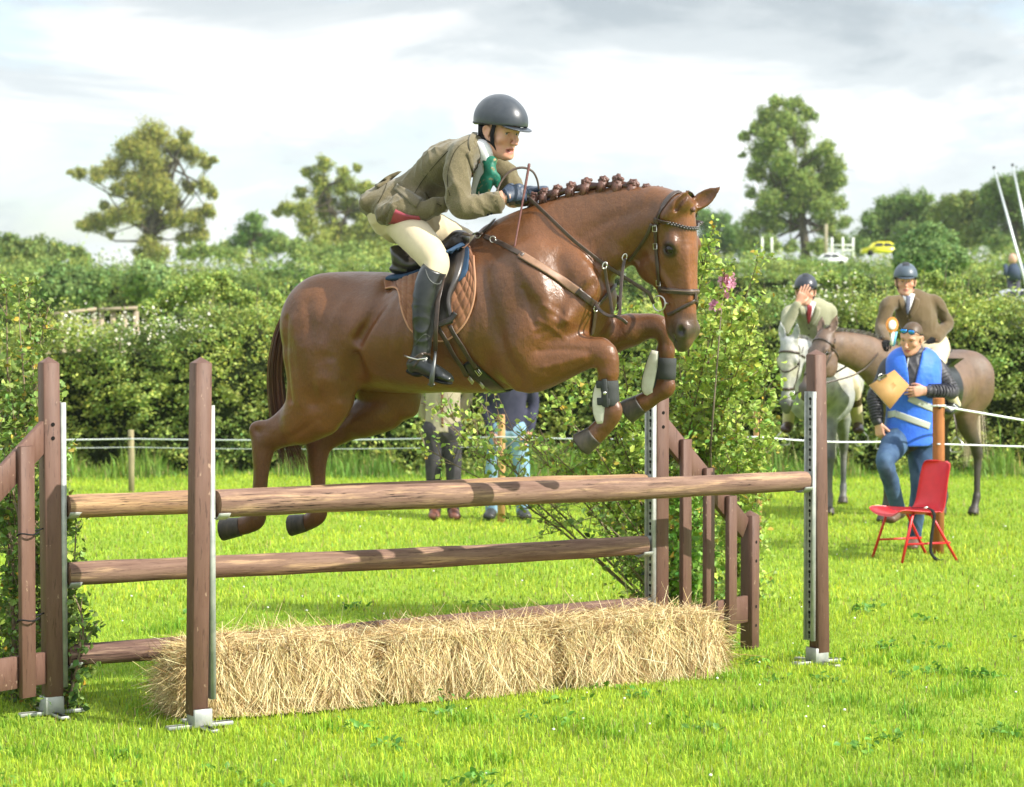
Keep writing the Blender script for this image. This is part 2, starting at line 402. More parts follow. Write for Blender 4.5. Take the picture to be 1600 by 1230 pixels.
def build_grass():
    x, y = fan(170000, 8.0, 13.5, .5); hv = .5 + .5 * np.sin(x * 3.1 + np.sin(y * 2.3) * 2) * np.sin(y * 2.7)
    h = RNG.gamma(6, .0040, len(x)) * (.85 + .4 * hv) * np.where(y < 9.7, 1.25, 1.0)
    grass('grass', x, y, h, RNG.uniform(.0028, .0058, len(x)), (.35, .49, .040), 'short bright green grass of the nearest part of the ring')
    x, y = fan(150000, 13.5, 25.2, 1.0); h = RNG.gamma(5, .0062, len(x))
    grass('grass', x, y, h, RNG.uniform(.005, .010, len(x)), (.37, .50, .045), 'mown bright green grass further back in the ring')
    # rough unmown strip at the hedge foot
    n = 26000; x = RNG.uniform(-8, 8, n); y = RNG.normal(25.25, .30, n); h = RNG.gamma(4, .040, n) * (.3 + .7 * np.clip((y - 24.3) / .8, 0, 1)) * (.75 + .55 * np.sin(x * 2.3 + 1.7 * np.sin(x * 5.1)))
    grass('tall_grass', x, y, h, RNG.uniform(.006, .014, n), (.19, .33, .05), 'tall unmown yellowish grass along the foot of the hedge', dry=.14)
    # broad-leaved tufts and darker clumps in the foreground
    n = 9000; k = 60; cx, cy = fan(k, 8.3, 13, .2); i = RNG.integers(0, k, n); x = cx[i] + RNG.normal(0, .07, n); y = cy[i] + RNG.normal(0, .07, n)
    grass('grass_tuft', x, y, RNG.gamma(6, .0080, n), RNG.uniform(.004, .009, n), (.22, .39, .03), 'darker coarse grass tufts scattered in the ring', dry=.02)
build_grass()
print('grass', time.time() - T0)

def clover():
    n = 110; x, y = fan(n, 8.4, 20, .2); b = MB()
    for a, c in zip(x, y):
        z = float(lump(a, c)); h_ = RNG.uniform(.02, .05); r_ = RNG.uniform(.004, .0075); b.ellip((a, c, z + h_), (r_, r_, r_ * .8), None, 6, 4, col=(.72, .72, .66))
    tag(b.build('clover_flowers', mat('clover', (1, 1, 1), .8, attr=True), None, True, True), 'tiny white clover flowers scattered through the grass', 'flowers', kind='stuff')
    n = 1500; k = 60; cx, cy = fan(k, 8.4, 14, .2); i = RNG.integers(0, k, n); px_ = cx[i] + RNG.normal(0, .05, n); py_ = cy[i] + RNG.normal(0, .05, n); C = np.stack([px_, py_, np.abs(RNG.normal(.02, .014, n))], 1)
    tag(leaves('weed_leaves', C, RNG.uniform(.02, .045, n), vary((.11, .26, .03), n, .2), M_leaf, None, near=True, up=2.5, asp=.7), 'low broad-leaved weeds in the grass of the ring', 'weeds', kind='stuff')
# leaves ---------------------------------------------------------
M_leaf = mat('leaf', (1, 1, 1), .5, .35, attr=True, trans=.30)
M_leaf_far = mat('leaf_far', (1, 1, 1), .7, .15, attr=True, trans=.25)
def leaf_arrays(Cn, size, col, near=False, up=.5, asp=.62, nb=None):
    n = len(Cn); a = RNG.normal(0, 1, (n, 3)); a[:, 2] = a[:, 2] * .7 - .15; a /= np.linalg.norm(a, axis=1, keepdims=True)      # leaf axis
    nn = RNG.normal(0, 1, (n, 3)); nn[:, 2] += up; nn = nn if nb is None else nn * .75 + nb * 1.9; nn -= a * (a * nn).sum(1, keepdims=True); nn /= np.linalg.norm(nn, axis=1, keepdims=True)
    s = np.cross(nn, a); L = (size if np.ndim(size) else np.full(n, size))[:, None]
    f = nn * L * .10
    if near:
        V = np.stack([Cn - a * L * .5, Cn - a * L * .12 + s * L * asp * .5 + f, Cn + a * L * .2 + s * L * asp * .36 + f, Cn + a * L * .5 - nn * L * .06,
                      Cn + a * L * .2 - s * L * asp * .36 + f, Cn - a * L * .12 - s * L * asp * .5 + f], 1)
        b = np.arange(n)[:, None] * 6; T = [b + [0, 1, 2], b + [0, 2, 3], b + [0, 3, 4], b + [0, 4, 5]]; m = 6
    else:
        V = np.stack([Cn - a * L * .5, Cn + s * L * asp * .5 + f, Cn + a * L * .5, Cn - s * L * asp * .5 + f], 1)
        b = np.arange(n)[:, None] * 4; T = [b + [0, 1, 2], b + [0, 2, 3]]; m = 4
    return V.reshape(-1, 3), np.concatenate(T), np.repeat(col, m, 0)
def leaves(name, Cn, size, col, m, parent=None, near=False, up=.5, asp=.62, nb=None):
    V, T, C = leaf_arrays(Cn, size, col, near, up, asp, nb); return mesh_np(name, V, T, m, parent, colors=C)
def twigs_mesh(segs, name, m, parent=None, n=5):
    b = MB()
    for pts, rr in segs: b.tube(pts, rr, n, cap=False)
    return b.build(name, m, parent, smooth=True)
def hedge_run(name, prof, Y, depth, x0, x1, leaf, n, base, label, inner, group, foot=0.0, rag=.12, m=None, shoots=0):
    """prof: (px, py_top) pairs read at distance Y -> ragged top line"""
    root = empty(name, ((x0 + x1) / 2, Y, float(terr(0, Y))), label, 'hedge', group)
    pxs = [p[0] for p in prof]; pys = [p[1] for p in prof]; zg = float(terr(0, Y))
    def top(x): return HC + (493 - np.interp(CX + x * S(Y), pxs, pys)) / S(Y) - rag * .9
    def bul(x, z): return .22 * np.sin(x * 1.1 + 2 * np.sin(z * 1.3)) + .16 * np.sin(x * 2.3 + 1.1 * np.sin(z * 3)) + .10 * np.sin(x * 5.7 + z * 4.1) + .07 * np.sin(z * 7 + x * 11)
    sc = depth / 2
    # front/top shell
    nf = int(n * .68); x = RNG.uniform(x0, x1, nf); v = RNG.random(nf); z = zg + foot + (top(x) - zg - foot) * v
    y = Y + bul(x, z) * sc + RNG.gamma(1.6, .11, nf) * sc + .25 * sc * np.clip(v - .8, 0, 1) * 5
    A = np.stack([x, y, z], 1); kc = int(nf / 42); ci = RNG.choice(nf, kc, replace=False); cc = A[ci].copy(); cc[:, 1] -= RNG.uniform(-.05, .22, kc) * sc; ii = RNG.integers(0, kc, int(nf * .8))
    q = RNG.normal(0, 1, (len(ii), 3)); q /= np.linalg.norm(q, axis=1, keepdims=True); rr = RNG.uniform(.07, .17, kc)[ii][:, None] * sc * leaf / .045; q[:, 2] = np.abs(q[:, 2]) - .35; A2 = cc[ii] + q * rr * RNG.random((len(ii), 1)) ** .4; nbA = np.concatenate([np.tile([0, -.4, .4], (int(nf * .2), 1)), q]); A = np.concatenate([A[:int(nf * .2)], A2])
    A[:, 2] = np.maximum(A[:, 2], zg + .02)
    nt_ = int(n * .32); x = RNG.uniform(x0, x1, nt_); y = Y + RNG.uniform(0, depth, nt_); z = top(x) - RNG.gamma(1.5, rag * .5, nt_) + rag * .9 * np.sin(x * 3.7 + y) * np.sin(x * 8.3) + RNG.exponential(rag * .5, nt_) * (RNG.random(nt_) < .35)
    B = np.stack([x, y, z], 1); lst = [A, B]; nbl = [nbA, np.tile([0, -.1, .5], (len(B), 1))]
    segs = []
    if shoots:
        for i in range(shoots):
            xs = RNG.uniform(x0, x1); ys = Y + RNG.uniform(0, depth * .7); hh = RNG.uniform(.12, .38) * rag / .12; tz = float(top(xs)); b0 = np.array([xs, ys, tz - .3])
            tip = b0 + np.array([RNG.normal(0, .12), RNG.normal(0, .1), .3 + hh]); k = int(10 + hh * 45); t = RNG.random(k)[:, None]
            lst.append(b0 + (tip - b0) * t + RNG.normal(0, .022, (k, 3))); nbl.append(np.zeros((k, 3))); segs.append(([b0, (b0 + tip) / 2 + RNG.normal(0, .02, 3), tip], [.007, .005, .002]))
    C = np.concatenate(lst); col = vary(tuple(1.75 * q for q in base), len(C), .28, .16)
    patch = np.sin(C[:, 0] * 1.9 + np.sin(C[:, 2] * 2.2) * 1.5) * np.sin(C[:, 2] * 2.9 + C[:, 0] * .7)
    cv = RNG.normal(0, .12, 400); pk = (np.floor(C[:, 0] * 2.7 + 50).astype(int) * 7 + np.floor(C[:, 2] * 3.1).astype(int) * 13) % 400; col *= (1 + cv[pk])[:, None]; col *= (1 + .22 * patch[:, None] * np.array([[1.2, .8, .6]]))
    leaves('foliage', C, RNG.uniform(.6, 1.3, len(C)) * leaf, col, m or M_leaf, root, nb=np.concatenate(nbl))
    # solid core against see-through; the hedge's unlit inner shade is its colour
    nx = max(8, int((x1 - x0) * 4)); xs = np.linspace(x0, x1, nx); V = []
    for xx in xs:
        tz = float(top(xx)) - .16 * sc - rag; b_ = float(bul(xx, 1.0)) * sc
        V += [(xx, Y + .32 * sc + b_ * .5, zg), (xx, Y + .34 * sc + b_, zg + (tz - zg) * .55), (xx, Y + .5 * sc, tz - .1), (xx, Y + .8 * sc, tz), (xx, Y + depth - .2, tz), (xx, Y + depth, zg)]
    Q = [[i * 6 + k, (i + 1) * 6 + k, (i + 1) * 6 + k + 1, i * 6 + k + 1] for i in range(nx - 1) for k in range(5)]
    mi = mat('hedge_core_shade', inner, .95, .05, col2=tuple(c * .45 for c in inner), nscale=5, bump=1., bscale=14, bdist=.15)
    mesh_np('dark_core', V, np.array(Q), mi, root, smooth=True)
    if segs: tag(twigs_mesh(segs, 'shoot', M_bark, root, 4), kind='stuff')
    return root
clover()
HP = [(-400, 490), (0, 505), (60, 498), (110, 496), (210, 500), (270, 490), (300, 470), (340, 458), (380, 470), (430, 462), (520, 470), (700, 470), (900, 470), (1130, 468), (1190, 470), (1215, 455), (1260, 445), (1330, 442), (1400, 462), (1455, 436), (1510, 440), (1550, 458), (1610, 462), (1800, 450), (2200, 455)]
hedge_run('hawthorn_hedge', HP, 25.6, 1.9, -8.6, 8.6, .046, 170000, (.155, .195, .042), 'leafy hawthorn hedge behind the wire, across the whole ring side', (.045, .065, .020), 'hedges', foot=.05, rag=.13, shoots=150)
H2 = [(-600, 412), (0, 415), (140, 412), (200, 418), (330, 425), (380, 415), (430, 412), (500, 410), (600, 405), (1150, 400), (1300, 402), (1400, 408), (1600, 400), (2200, 395)]
hedge_run('clipped_hedge', H2, 60, 3.0, -26, 26, .095, 120000, (.108, .150, .038), 'clipped field hedge further up the slope', (.045, .065, .020), 'hedges', rag=.16, m=M_leaf_far)
H3 = [(-900, 395), (0, 392), (300, 400), (340, 388), (430, 392), (600, 380), (1160, 388), (1340, 392), (1600, 378), (2400, 380)]
hedge_run('field_hedge', H3, 95, 4.0, -42, 42, .15, 80000, (.135, .175, .045), 'far field hedge running under the trees', (.025, .04, .012), 'hedges', rag=.5, m=M_leaf_far)
print('hedges', time.time() - T0)
def crown(name, blobs, Y, leaf, dens, base, label, cat, group=None, trunk=None, flat=.9, woody=None, limbs=True, tw=.45, branch_n=None):
    """blobs (px,py,r_px) traced at distance Y; trunk = (px,py) of its foot"""
    s = S(Y); zg = float(terr(0, Y)); cs = []; tw *= .6; nbs = []
    for (bx, by, br) in blobs:
        dy = RNG.uniform(-1, 1) * br / s * 1.6
        cs.append((P(bx, by, Y + dy), br * (Y + dy) / F))
    if trunk is None: fx = sum(b[0] for b in blobs) / len(blobs); loc = P(fx, 493, Y)
    else: loc = P(trunk[0], trunk[1], Y)
    loc = Vector((loc.x, Y, zg)); root = empty(name, loc, label, cat, group); pts = []
    for (c, r), b in zip(cs, blobs):
        nl = int(3.9 * dens * (b[2]) ** 2); k = max(7, int(nl / 55)); u = RNG.normal(0, 1, (k, 3)); u /= np.linalg.norm(u, axis=1, keepdims=True)
        sub = arr(c) + u * (r * RNG.uniform(.3, 1.08, (k, 1))) * np.array([[1, 1, flat]]); i = RNG.integers(0, k, nl)
        q = RNG.normal(0, 1, (nl, 3)); q /= np.linalg.norm(q, axis=1, keepdims=True)
        oc = sub[i] - arr(c); nbs.append(q * .8 + oc / (np.linalg.norm(oc, axis=1, keepdims=True) + 1e-6) * .5); pts.append(sub[i] + q * (r * .60 * RNG.random((nl, 1)) ** .75))
    C = np.concatenate(pts); col = vary(tuple(2.0 * q for q in base), len(C), .25, .14)
    leaves('crown', C, RNG.uniform(.5, 1.2, len(C)) * leaf * .80, col, M_leaf_far, root, nb=np.concatenate(nbs))
    segs = []
    if trunk is not None:
        top_i = min(range(len(blobs)), key=lambda i: blobs[i][1]); cx = sum(b[0] for b in blobs) / len(blobs); cy = sum(b[1] for b in blobs) / len(blobs)
        fork = P(trunk[0] + (cx - trunk[0]) * .3, cy + (trunk[1] - cy) * .45, Y); fk = arr(fork); f0 = arr(loc)
        tp = arr(cs[top_i][0]); sp_ = [f0, f0 + (fk - f0) * .5 + np.array([.15, 0, 0]), fk, fk + (tp - fk) * .5 + np.array([-.3, .2, 0]), tp]
        segs.append((sp_, [tw * 1.35, tw, tw * .8, tw * .45, tw * .12]))
        trk = twigs_mesh(segs, 'trunk', mat('trunk_bark', (.07, .06, .045), .9, .1, col2=(.13, .115, .085), nscale=3, bump=.6, bscale=8, bdist=.1), root, 8); segs = []
        if limbs:
            for (c, r), b in zip(cs, blobs):
                c = arr(c); t = RNG.uniform(.1, .75); st = fk + (tp - fk) * t if RNG.random() < .5 else f0 + (fk - f0) * RNG.uniform(.7, 1); md = st + (c - st) * .5 + RNG.normal(0, .25, 3) + np.array([0, 0, -.1 * abs(c[0] - st[0])])
                segs.append(([st, md, c], [tw * .32, tw * .2, tw * .06]))
                for _ in range(3):
                    e = c + RNG.normal(0, 1, 3) * r * .75; segs.append(([c, (c + e) / 2 + RNG.normal(0, .08, 3), e], [tw * .10, tw * .06, tw * .02]))
            twigs_mesh(segs, 'limb', mat('limb_bark', (.075, .06, .04), .9, .1), root, 5)
    return root
oak = [(235,215,26),(205,235,22),(180,262,18),(150,275,14),(125,272,11),(110,268,7),(272,232,18),(290,213,12),(302,243,16),(325,255,12),(337,250,7),(240,258,26),(215,290,26),(185,298,12),(250,300,26),(292,292,13),(316,290,13),(331,302,10),(150,347,17),(130,352,12),(180,340,18),(210,328,20),(240,342,22),(275,342,18),(305,340,18),(325,330,12),(312,366,13),(288,372,13),(172,366,8),(235,380,18),(250,396,16),(222,398,14),(163,322,10),(272,320,12),(228,238,18)]
crown('oak_tree', oak, 165, .26, 1.75, (.150, .155, .032), 'large gnarled oak standing alone in the field on the left', 'tree', trunk=(236, 412), tw=.55, woody=(.26, .23, .13))
mid = [(505,257,13),(480,268,11),(535,268,11),(560,262,8),(500,290,19),(540,290,18),(570,295,13),(470,300,11),(450,325,13),(433,332,8),(475,325,17),(510,325,20),(550,325,20),(585,320,15),(602,342,16),(480,355,17),(520,357,20),(560,362,22),(500,382,20),(540,387,20),(600,375,20)]
crown('ash_tree', mid, 150, .24, 1.7, (.155, .175, .038), 'loose crowned tree above the hedge behind the horse\'s rump', 'tree', trunk=(530, 415), tw=.4, woody=(.24, .22, .13))
crown('hawthorn_tree', [(398,345,15),(385,362,16),(405,372,18),(430,376,16),(372,380,16),(412,392,16),(350,392,14)], 140, .24, 1.8, (.085, .135, .035), 'small dark round tree left of the loose crowned tree', 'tree', trunk=(395, 415), tw=.25)
crown('thicket', [(290,394,13),(318,392,14),(345,390,13),(440,385,17),(465,392,18),(490,396,16),(370,397,14),(520,398,16),(560,396,18)], 125, .24, 1.7, (.115, .155, .04), 'low green thicket on the skyline between the big oak and the loose crowned tree', 'bush')
crown('willow_tree', [(592,325,18),(602,358,20),(586,385,20),(622,300,15),(575,350,16),(600,300,14),(615,315,18),(625,345,22),(640,380,22),(605,395,18),(585,400,16),(660,400,18)], 150, .24, 1.7, (.17, .19, .045), 'yellowish green tree behind the rider\'s back', 'tree', trunk=(625, 415), tw=.3)
ash = [(1213,160,13),(1240,163,14),(1262,180,14),(1200,183,18),(1230,190,21),(1180,203,14),(1165,213,9),(1208,215,21),(1248,213,18),(1190,240,19),(1222,250,22),(1268,250,18),(1290,235,16),(1302,258,18),(1160,243,6),(1183,272,18),(1215,285,22),(1255,285,24),(1290,285,23),(1313,280,13),(1172,300,11),(1200,315,22),(1240,318,24),(1282,318,24),(1311,318,13),(1180,345,20),(1210,352,19),(1242,350,12),(1292,350,20),(1320,345,12),(1170,375,18),(1200,382,18),(1235,385,12),(1280,384,15),(1312,376,14)]
crown('ash_tree', ash, 140, .23, 1.7, (.125, .165, .040), 'tall broad ash tree rising above the hedge right of the horse\'s head', 'tree', trunk=(1258, 400), tw=.5, woody=(.13, .12, .08))
crown('field_maple', [(1100,340,16),(1125,345,14),(1145,360,14),(1110,365,20),(1140,382,20),(1095,390,20),(1165,390,16)], 150, .24, 1.8, (.075, .125, .035), 'dark low tree just beside the horse\'s forehead', 'tree', trunk=(1120, 412), tw=.3)
g = 'trees in the line on the right'
crown('hedgerow_tree', [(1360,345,16),(1385,330,20),(1410,318,20),(1435,315,18),(1400,345,24),(1440,340,24),(1370,372,24),(1420,370,24),(1345,380,20)], 135, .24, 1.7, (.090, .135, .035), 'rounded tree in the line just right of the tall ash', 'tree', g, trunk=(1400, 405), tw=.3)
crown('hedgerow_tree', [(1470,330,16),(1490,318,17),(1515,312,16),(1500,340,22),(1475,360,22),(1525,335,18),(1515,370,22),(1490,385,22)], 132, .24, 1.7, (.105, .135, .035), 'olive green tree in the middle of the right-hand line', 'tree', g, trunk=(1500, 405), tw=.3)
crown('hedgerow_tree', [(1545,300,16),(1570,290,18),(1600,288,20),(1630,285,22),(1560,320,24),(1600,325,28),(1545,350,22),(1590,360,26),(1640,330,26),(1560,380,22),(1620,375,26)], 130, .24, 1.7, (.085, .125, .035), 'tallest dark tree of the line, behind the leaning poles', 'tree', g, trunk=(1590, 405), tw=.35)
crown('thicket', [(-20,390,24),(10,385,18),(35,390,18),(60,388,17),(90,393,16),(115,398,15),(132,405,12),(20,410,24),(70,412,22),(-60,385,26),(-100,390,26)], 110, .24, 1.7, (.095, .130, .035), 'low olive thicket at the left edge beyond the clipped hedge', 'bush')
crown('bramble_bush', [(262,470,16),(290,458,18),(320,446,17),(345,434,13),(350,455,18),(385,466,15),(430,470,14),(235,482,14)], 26.2, .055, 1.6, (.16, .21, .05), 'bright yellow-green shoots rising out of the hedge left of the horse\'s rump', 'bush')
crown('bramble_bush', [(1268,446,14),(1300,436,13),(1340,440,14),(1460,436,15),(1490,446,14),(1235,462,12)], 26.2, .055, 1.5, (.15, .20, .05), 'pale leafy shoots along the hedge top behind the two mounted riders', 'bush')
bg = 'bushes growing out of the far hedges'
crown('elder_bush', [(225,428,20),(245,440,20),(210,445,18),(235,455,20),(262,450,14)], 55, .13, 2.6, (.125, .175, .06), 'pale green bush directly below the big oak', 'bush', bg)
crown('hazel_bush', [(90,430,17),(115,440,22),(150,445,20),(80,455,22),(120,462,20)], 55, .13, 2.6, (.085, .13, .04), 'darker bush left of the pale green bush', 'bush', bg)
crown('holly_bush', [(1450,372,22),(1425,385,20),(1475,385,22),(1450,400,28),(1415,408,18),(1490,405,20),(1455,428,26)], 52, .11, 3.4, (.085, .135, .045), 'dense rounded bright bush above the right rider\'s helmet', 'bush', bg)
print('trees', time.time() - T0)

def blossom():
    n = 420; x = np.concatenate([RNG.uniform(80, 330, 260), RNG.uniform(1225, 1340, 160)]); y = np.where(x < 700, RNG.normal(508, 16, n), RNG.normal(470, 18, n)); C = np.array([arr(P(a, b_, 25.35 + RNG.uniform(-.1, .1))) for a, b_ in zip(x, y)])
    tag(leaves('blossom', C, RNG.uniform(.02, .045, n), vary((.62, .60, .50), n, .15, .05), M_leaf, None, near=True, asp=.9), 'small whitish blossoms dotted over the front of the hedge', 'blossoms', kind='stuff')
blossom()
# ---------------------------------------------------------------- the jump
d2 = np.array([.848, .530, 0.]); p2 = np.array([.530, -.848, 0.]); ZU = np.array([0, 0, 1.])
w2 = np.array([.598, .80, 0.]); q2 = np.array([.80, -.598, 0.])
M_hole = mat('dark_recess', (.012, .010, .009), .9, .1)
def keyhole_strip(b, base, z0, z1, face, side, wd=.030, th=.006):
    """steel strip standing on `face` normal with its width along `side`; returns hole shapes separately"""
    c = base + face * th; b.box(c + ZU * (z0 + z1) / 2, side * wd, face * th, ZU * (z1 - z0) / 2, .002)
    b.box(c + ZU * (z0 + z1) / 2 + side * wd + face * .006, side * .003, face * .012, ZU * (z1 - z0) / 2)
    b.box(c + ZU * (z0 + z1) / 2 - side * wd + face * .006, side * .003, face * .012, ZU * (z1 - z0) / 2)
def keyholes(b, base, z0, z1, face, side, step=.051, th=.0125):
    c0 = base + face * (th + .0012)
    for z in np.arange(z0 + .03, z1 - .03, step):
        n = 10; V = [c0 + ZU * (z + .010 + .009 * math.sin(t)) + side * .0095 * math.cos(t) for t in np.linspace(0, 2 * math.pi, n, endpoint=False)]
        b.add(V, [tuple(range(n))]); b.add([c0 + ZU * z + side * .0045, c0 + ZU * (z - .020) + side * .0045, c0 + ZU * (z - .020) - side * .0045, c0 + ZU * z - side * .0045], [(0, 1, 2, 3)])
def bolt_holes(b, x, y, z, face, t=.0385):
    c = np.array([x, y, z]) + face * t; s = np.cross(ZU, face)
    b.add([c + (s * math.cos(a) + ZU * math.sin(a)) * .009 for a in np.linspace(0, 2 * math.pi, 10, endpoint=False)], [tuple(range(10))])
def post(name, root, x, y, z0, z1, ax, ay, hw=.0375, lean=(0, 0), paint=None):
    b = MB(); c = np.array([x, y, (z0 + z1) / 2]); h = (z1 - z0) / 2; az = np.array([lean[0], lean[1], h])
    b.box(c, ax * hw, ay * hw, az, .005)
    t = c + az * .9995; e = hw - .004
    V = [t + ax * e + ay * e, t - ax * e + ay * e, t - ax * e - ay * e, t + ax * e - ay * e, t + ZU * .026]
    b.add(V, [(0, 1, 4), (1, 2, 4), (2, 3, 4), (3, 0, 4)]); return b.build(name, paint or M_paint, root)
def stand(x, y, ztop, face, label, lean=(0, 0), strip=(.12, 1.37), cups=(), wing=None, group='jump stands'):
    root = empty('jump_stand', (x, y, 0), label, 'jump stand', group)
    post('post', root, x, y, .055, ztop, d2, p2, lean=lean)
    b = MB(); fb = np.array([x, y, 0]) + face * .0385; b_l = np.array([lean[0], lean[1], 0]); keyhole_strip(b, fb, strip[0], strip[1], face, p2); b.build('keyhole_strip', M_galv, root)
    b = MB(); keyholes(b, fb, strip[0], strip[1], face, p2); b.build('keyholes', M_hole, root)
    b = MB(); b.box((x, y, .045), d2 * .042, p2 * .042, ZU * .038, .003); b.build('socket', M_galv, root)
    b = MB(); b.box((x, y, .010), d2 * .15, p2 * .020, ZU * .008, .003); b.box((x, y, .008), d2 * .020, p2 * .16, ZU * .0065, .003)
    b.build('base_cross', M_galv, root)
    for z in cups:
        b = MB(); c = fb + face * .014 + ZU * z
        b.box(c, p2 * .032, face * .004, ZU * .045, .002); pts = []
        for a in np.linspace(-2.5, -.6, 8): pts.append(c + face * .045 + p2 * .066 * math.cos(a) + ZU * (.066 * math.sin(a) + .008))
        b.tube(pts, [1] * 8, 8, flat=(.028, .0025), up=face); b.build('pole_cup', M_galv, root)
    return root
FL, FR, BL, BR = (-1.328, 9.74), (1.535, 11.54), (-2.02, 10.06), (.727, 11.39)
stand(*FL, 1.55, d2, 'brown post stand nearest the camera, in front of the left end of the straw bales', lean=(.012, 0), cups=(.94,))
stand(*FR, 1.555, -d2, 'brown post stand at the right end of the front pole, keyhole strip facing left', lean=(-.012, 0), cups=(.925,))
sBL = stand(*BL, 1.545, d2, 'brown post stand at the far left, joined to the cropped wing with leafy branches', lean=(-.004, 0), cups=(.917, .608, .255))
sBR = stand(*BR, 1.56, -d2, 'brown post stand behind the horse\'s front hooves, joined to the slatted wing', cups=(.92, .617, .308))
def holes_obj(root, lst):
    for (x, y, z, f) in lst: b = MB(); bolt_holes(b, x, y, z, f); b.build('bolt_hole', M_hole, root)
holes_obj(sBL, [(BL[0], BL[1], 1.275, p2), (BL[0], BL[1], 1.215, p2)])
holes_obj(sBR, [(BR[0], BR[1], 1.27, p2), (BR[0], BR[1], 1.20, p2)])
def wing(x, y, sgn, label, slats, ze, drop, z_end):
    """wing frame running from the stand along sgn*w2; diagonal top rail"""
    root = empty('jump_wing', (x + sgn * w2[0] * .45, y + sgn * w2[1] * .45, 0), label, 'jump wing', 'slatted wings of the jump')
    o = np.array([x, y, 0]); W = w2 * sgn; L = .88
    b = MB(); a = o + W * .045 + ZU * ze; e = o + W * (L - .03) + ZU * z_end; dv = (e - a); nrm = np.cross(dv, q2); nrm /= np.linalg.norm(nrm)
    if nrm[2] < 0: nrm = -nrm
    b.box((a + e) / 2 - nrm * .055, nrm * .058, q2 * .014, dv / 2, .003); b.build('top_rail', M_paint, root)
    b = MB(); b.box(o + W * (L / 2) + ZU * .21, ZU * .07, q2 * .014, W * (L / 2 - .04), .003); b.build('bottom_rail', M_paint, root)
    for s in slats:
        zt = ze + (z_end - ze) * (s - .045) / (L - .075) - .01; b = MB(); c = o + W * s + q2 * .030
        b.box(c + ZU * (zt + .10) / 2, W * .039, q2 * .0135, ZU * (zt - .10) / 2, .003)
        b.build('slat', M_paint, root)
    ex = o + W * L; post('end_post', root, ex[0], ex[1], .0, z_end + .02 if sgn > 0 else z_end, w2, q2)
    if sgn > 0: holes_obj(root, [(ex[0], ex[1], zz, q2) for zz in (.56, .46, .22, .12)][:4])
    return root
wing(*BR, 1, 'brown slatted wing sloping down to a short post, right of the straw bales', (.20, .42, .64), 1.25, 0, .68)
wing(*BL, -1, 'brown slatted wing cropped by the left edge of the picture, branches tied to it', (.164, .42, .66), 1.29, 0, .66)

# poles -----------------------------------------------------------
def log_mat(name, c1, c2, c3, along):
    def ex(t, tc, src, mixc, rmp, nz, vec, b):
        at = N(t, 'ShaderNodeAttribute', attribute_name='Col')     # (along, around) coordinates laid in the wood
        def an(sc, det, st):
            mp = N(t, 'ShaderNodeMapping'); mp.inputs['Scale'].default_value = st; t.links.new(at.outputs['Color'], mp.inputs[0])
            n = N(t, 'ShaderNodeTexNoise'); n.inputs['Scale'].default_value = sc; n.inputs['Detail'].default_value = det; n.inputs['Roughness'].default_value = .65; t.links.new(mp.outputs[0], n.inputs['Vector']); return n.outputs[0]
        c = mixc(rmp(an(6, 6, (.6, 3.0, 3.0)), .38, .62), c1, c2)
        c = mixc(rmp(an(3, 5, (.9, 5.0, 5.0)), .52, .66), c, c3)
        cr = an(2.4, 3, (.40, 9.0, 9.0)); s_ = N(t, 'ShaderNodeMath', operation='SUBTRACT'); t.links.new(cr, s_.inputs[0]); s_.inputs[1].default_value = .52; a_ = N(t, 'ShaderNodeMath', operation='ABSOLUTE'); t.links.new(s_.outputs[0], a_.inputs[0])
        mk = rmp(a_.outputs[0], .011, .005); gt = rmp(an(1.1, 2, (1.3, 3.0, 3.0)), .47, .53); ml = N(t, 'ShaderNodeMath', operation='MULTIPLY'); t.links.new(mk, ml.inputs[0]); t.links.new(gt, ml.inputs[1]); c = mixc(ml.outputs[0], c, (.020, .012, .009)); c = mixc(rmp(an(14, 4, (1.5, 6., 6.)), .60, .66), c, mixc(1.0, c, (.6, .58, .58), 'MULTIPLY'))
        return c, an(9, 6, (.8, 5., 5.))
    return mat(name, c1, .75, .2, extra=ex, bump=.55, bdist=.006)
M_log1 = log_mat('weathered_log', (.155, .090, .066), (.24, .150, .110), (.40, .26, .155), None)
M_log2 = log_mat('stained_log', (.110, .062, .048), (.16, .095, .075), (.26, .17, .12), None)
M_logL = log_mat('pale_log', (.33, .20, .105), (.22, .130, .085), (.43, .28, .15), None)
M_end = mat('end_grain', (.28, .16, .10), .8, .2, col2=(.12, .065, .045), nscale=40, stretch=(1, 1, 1))
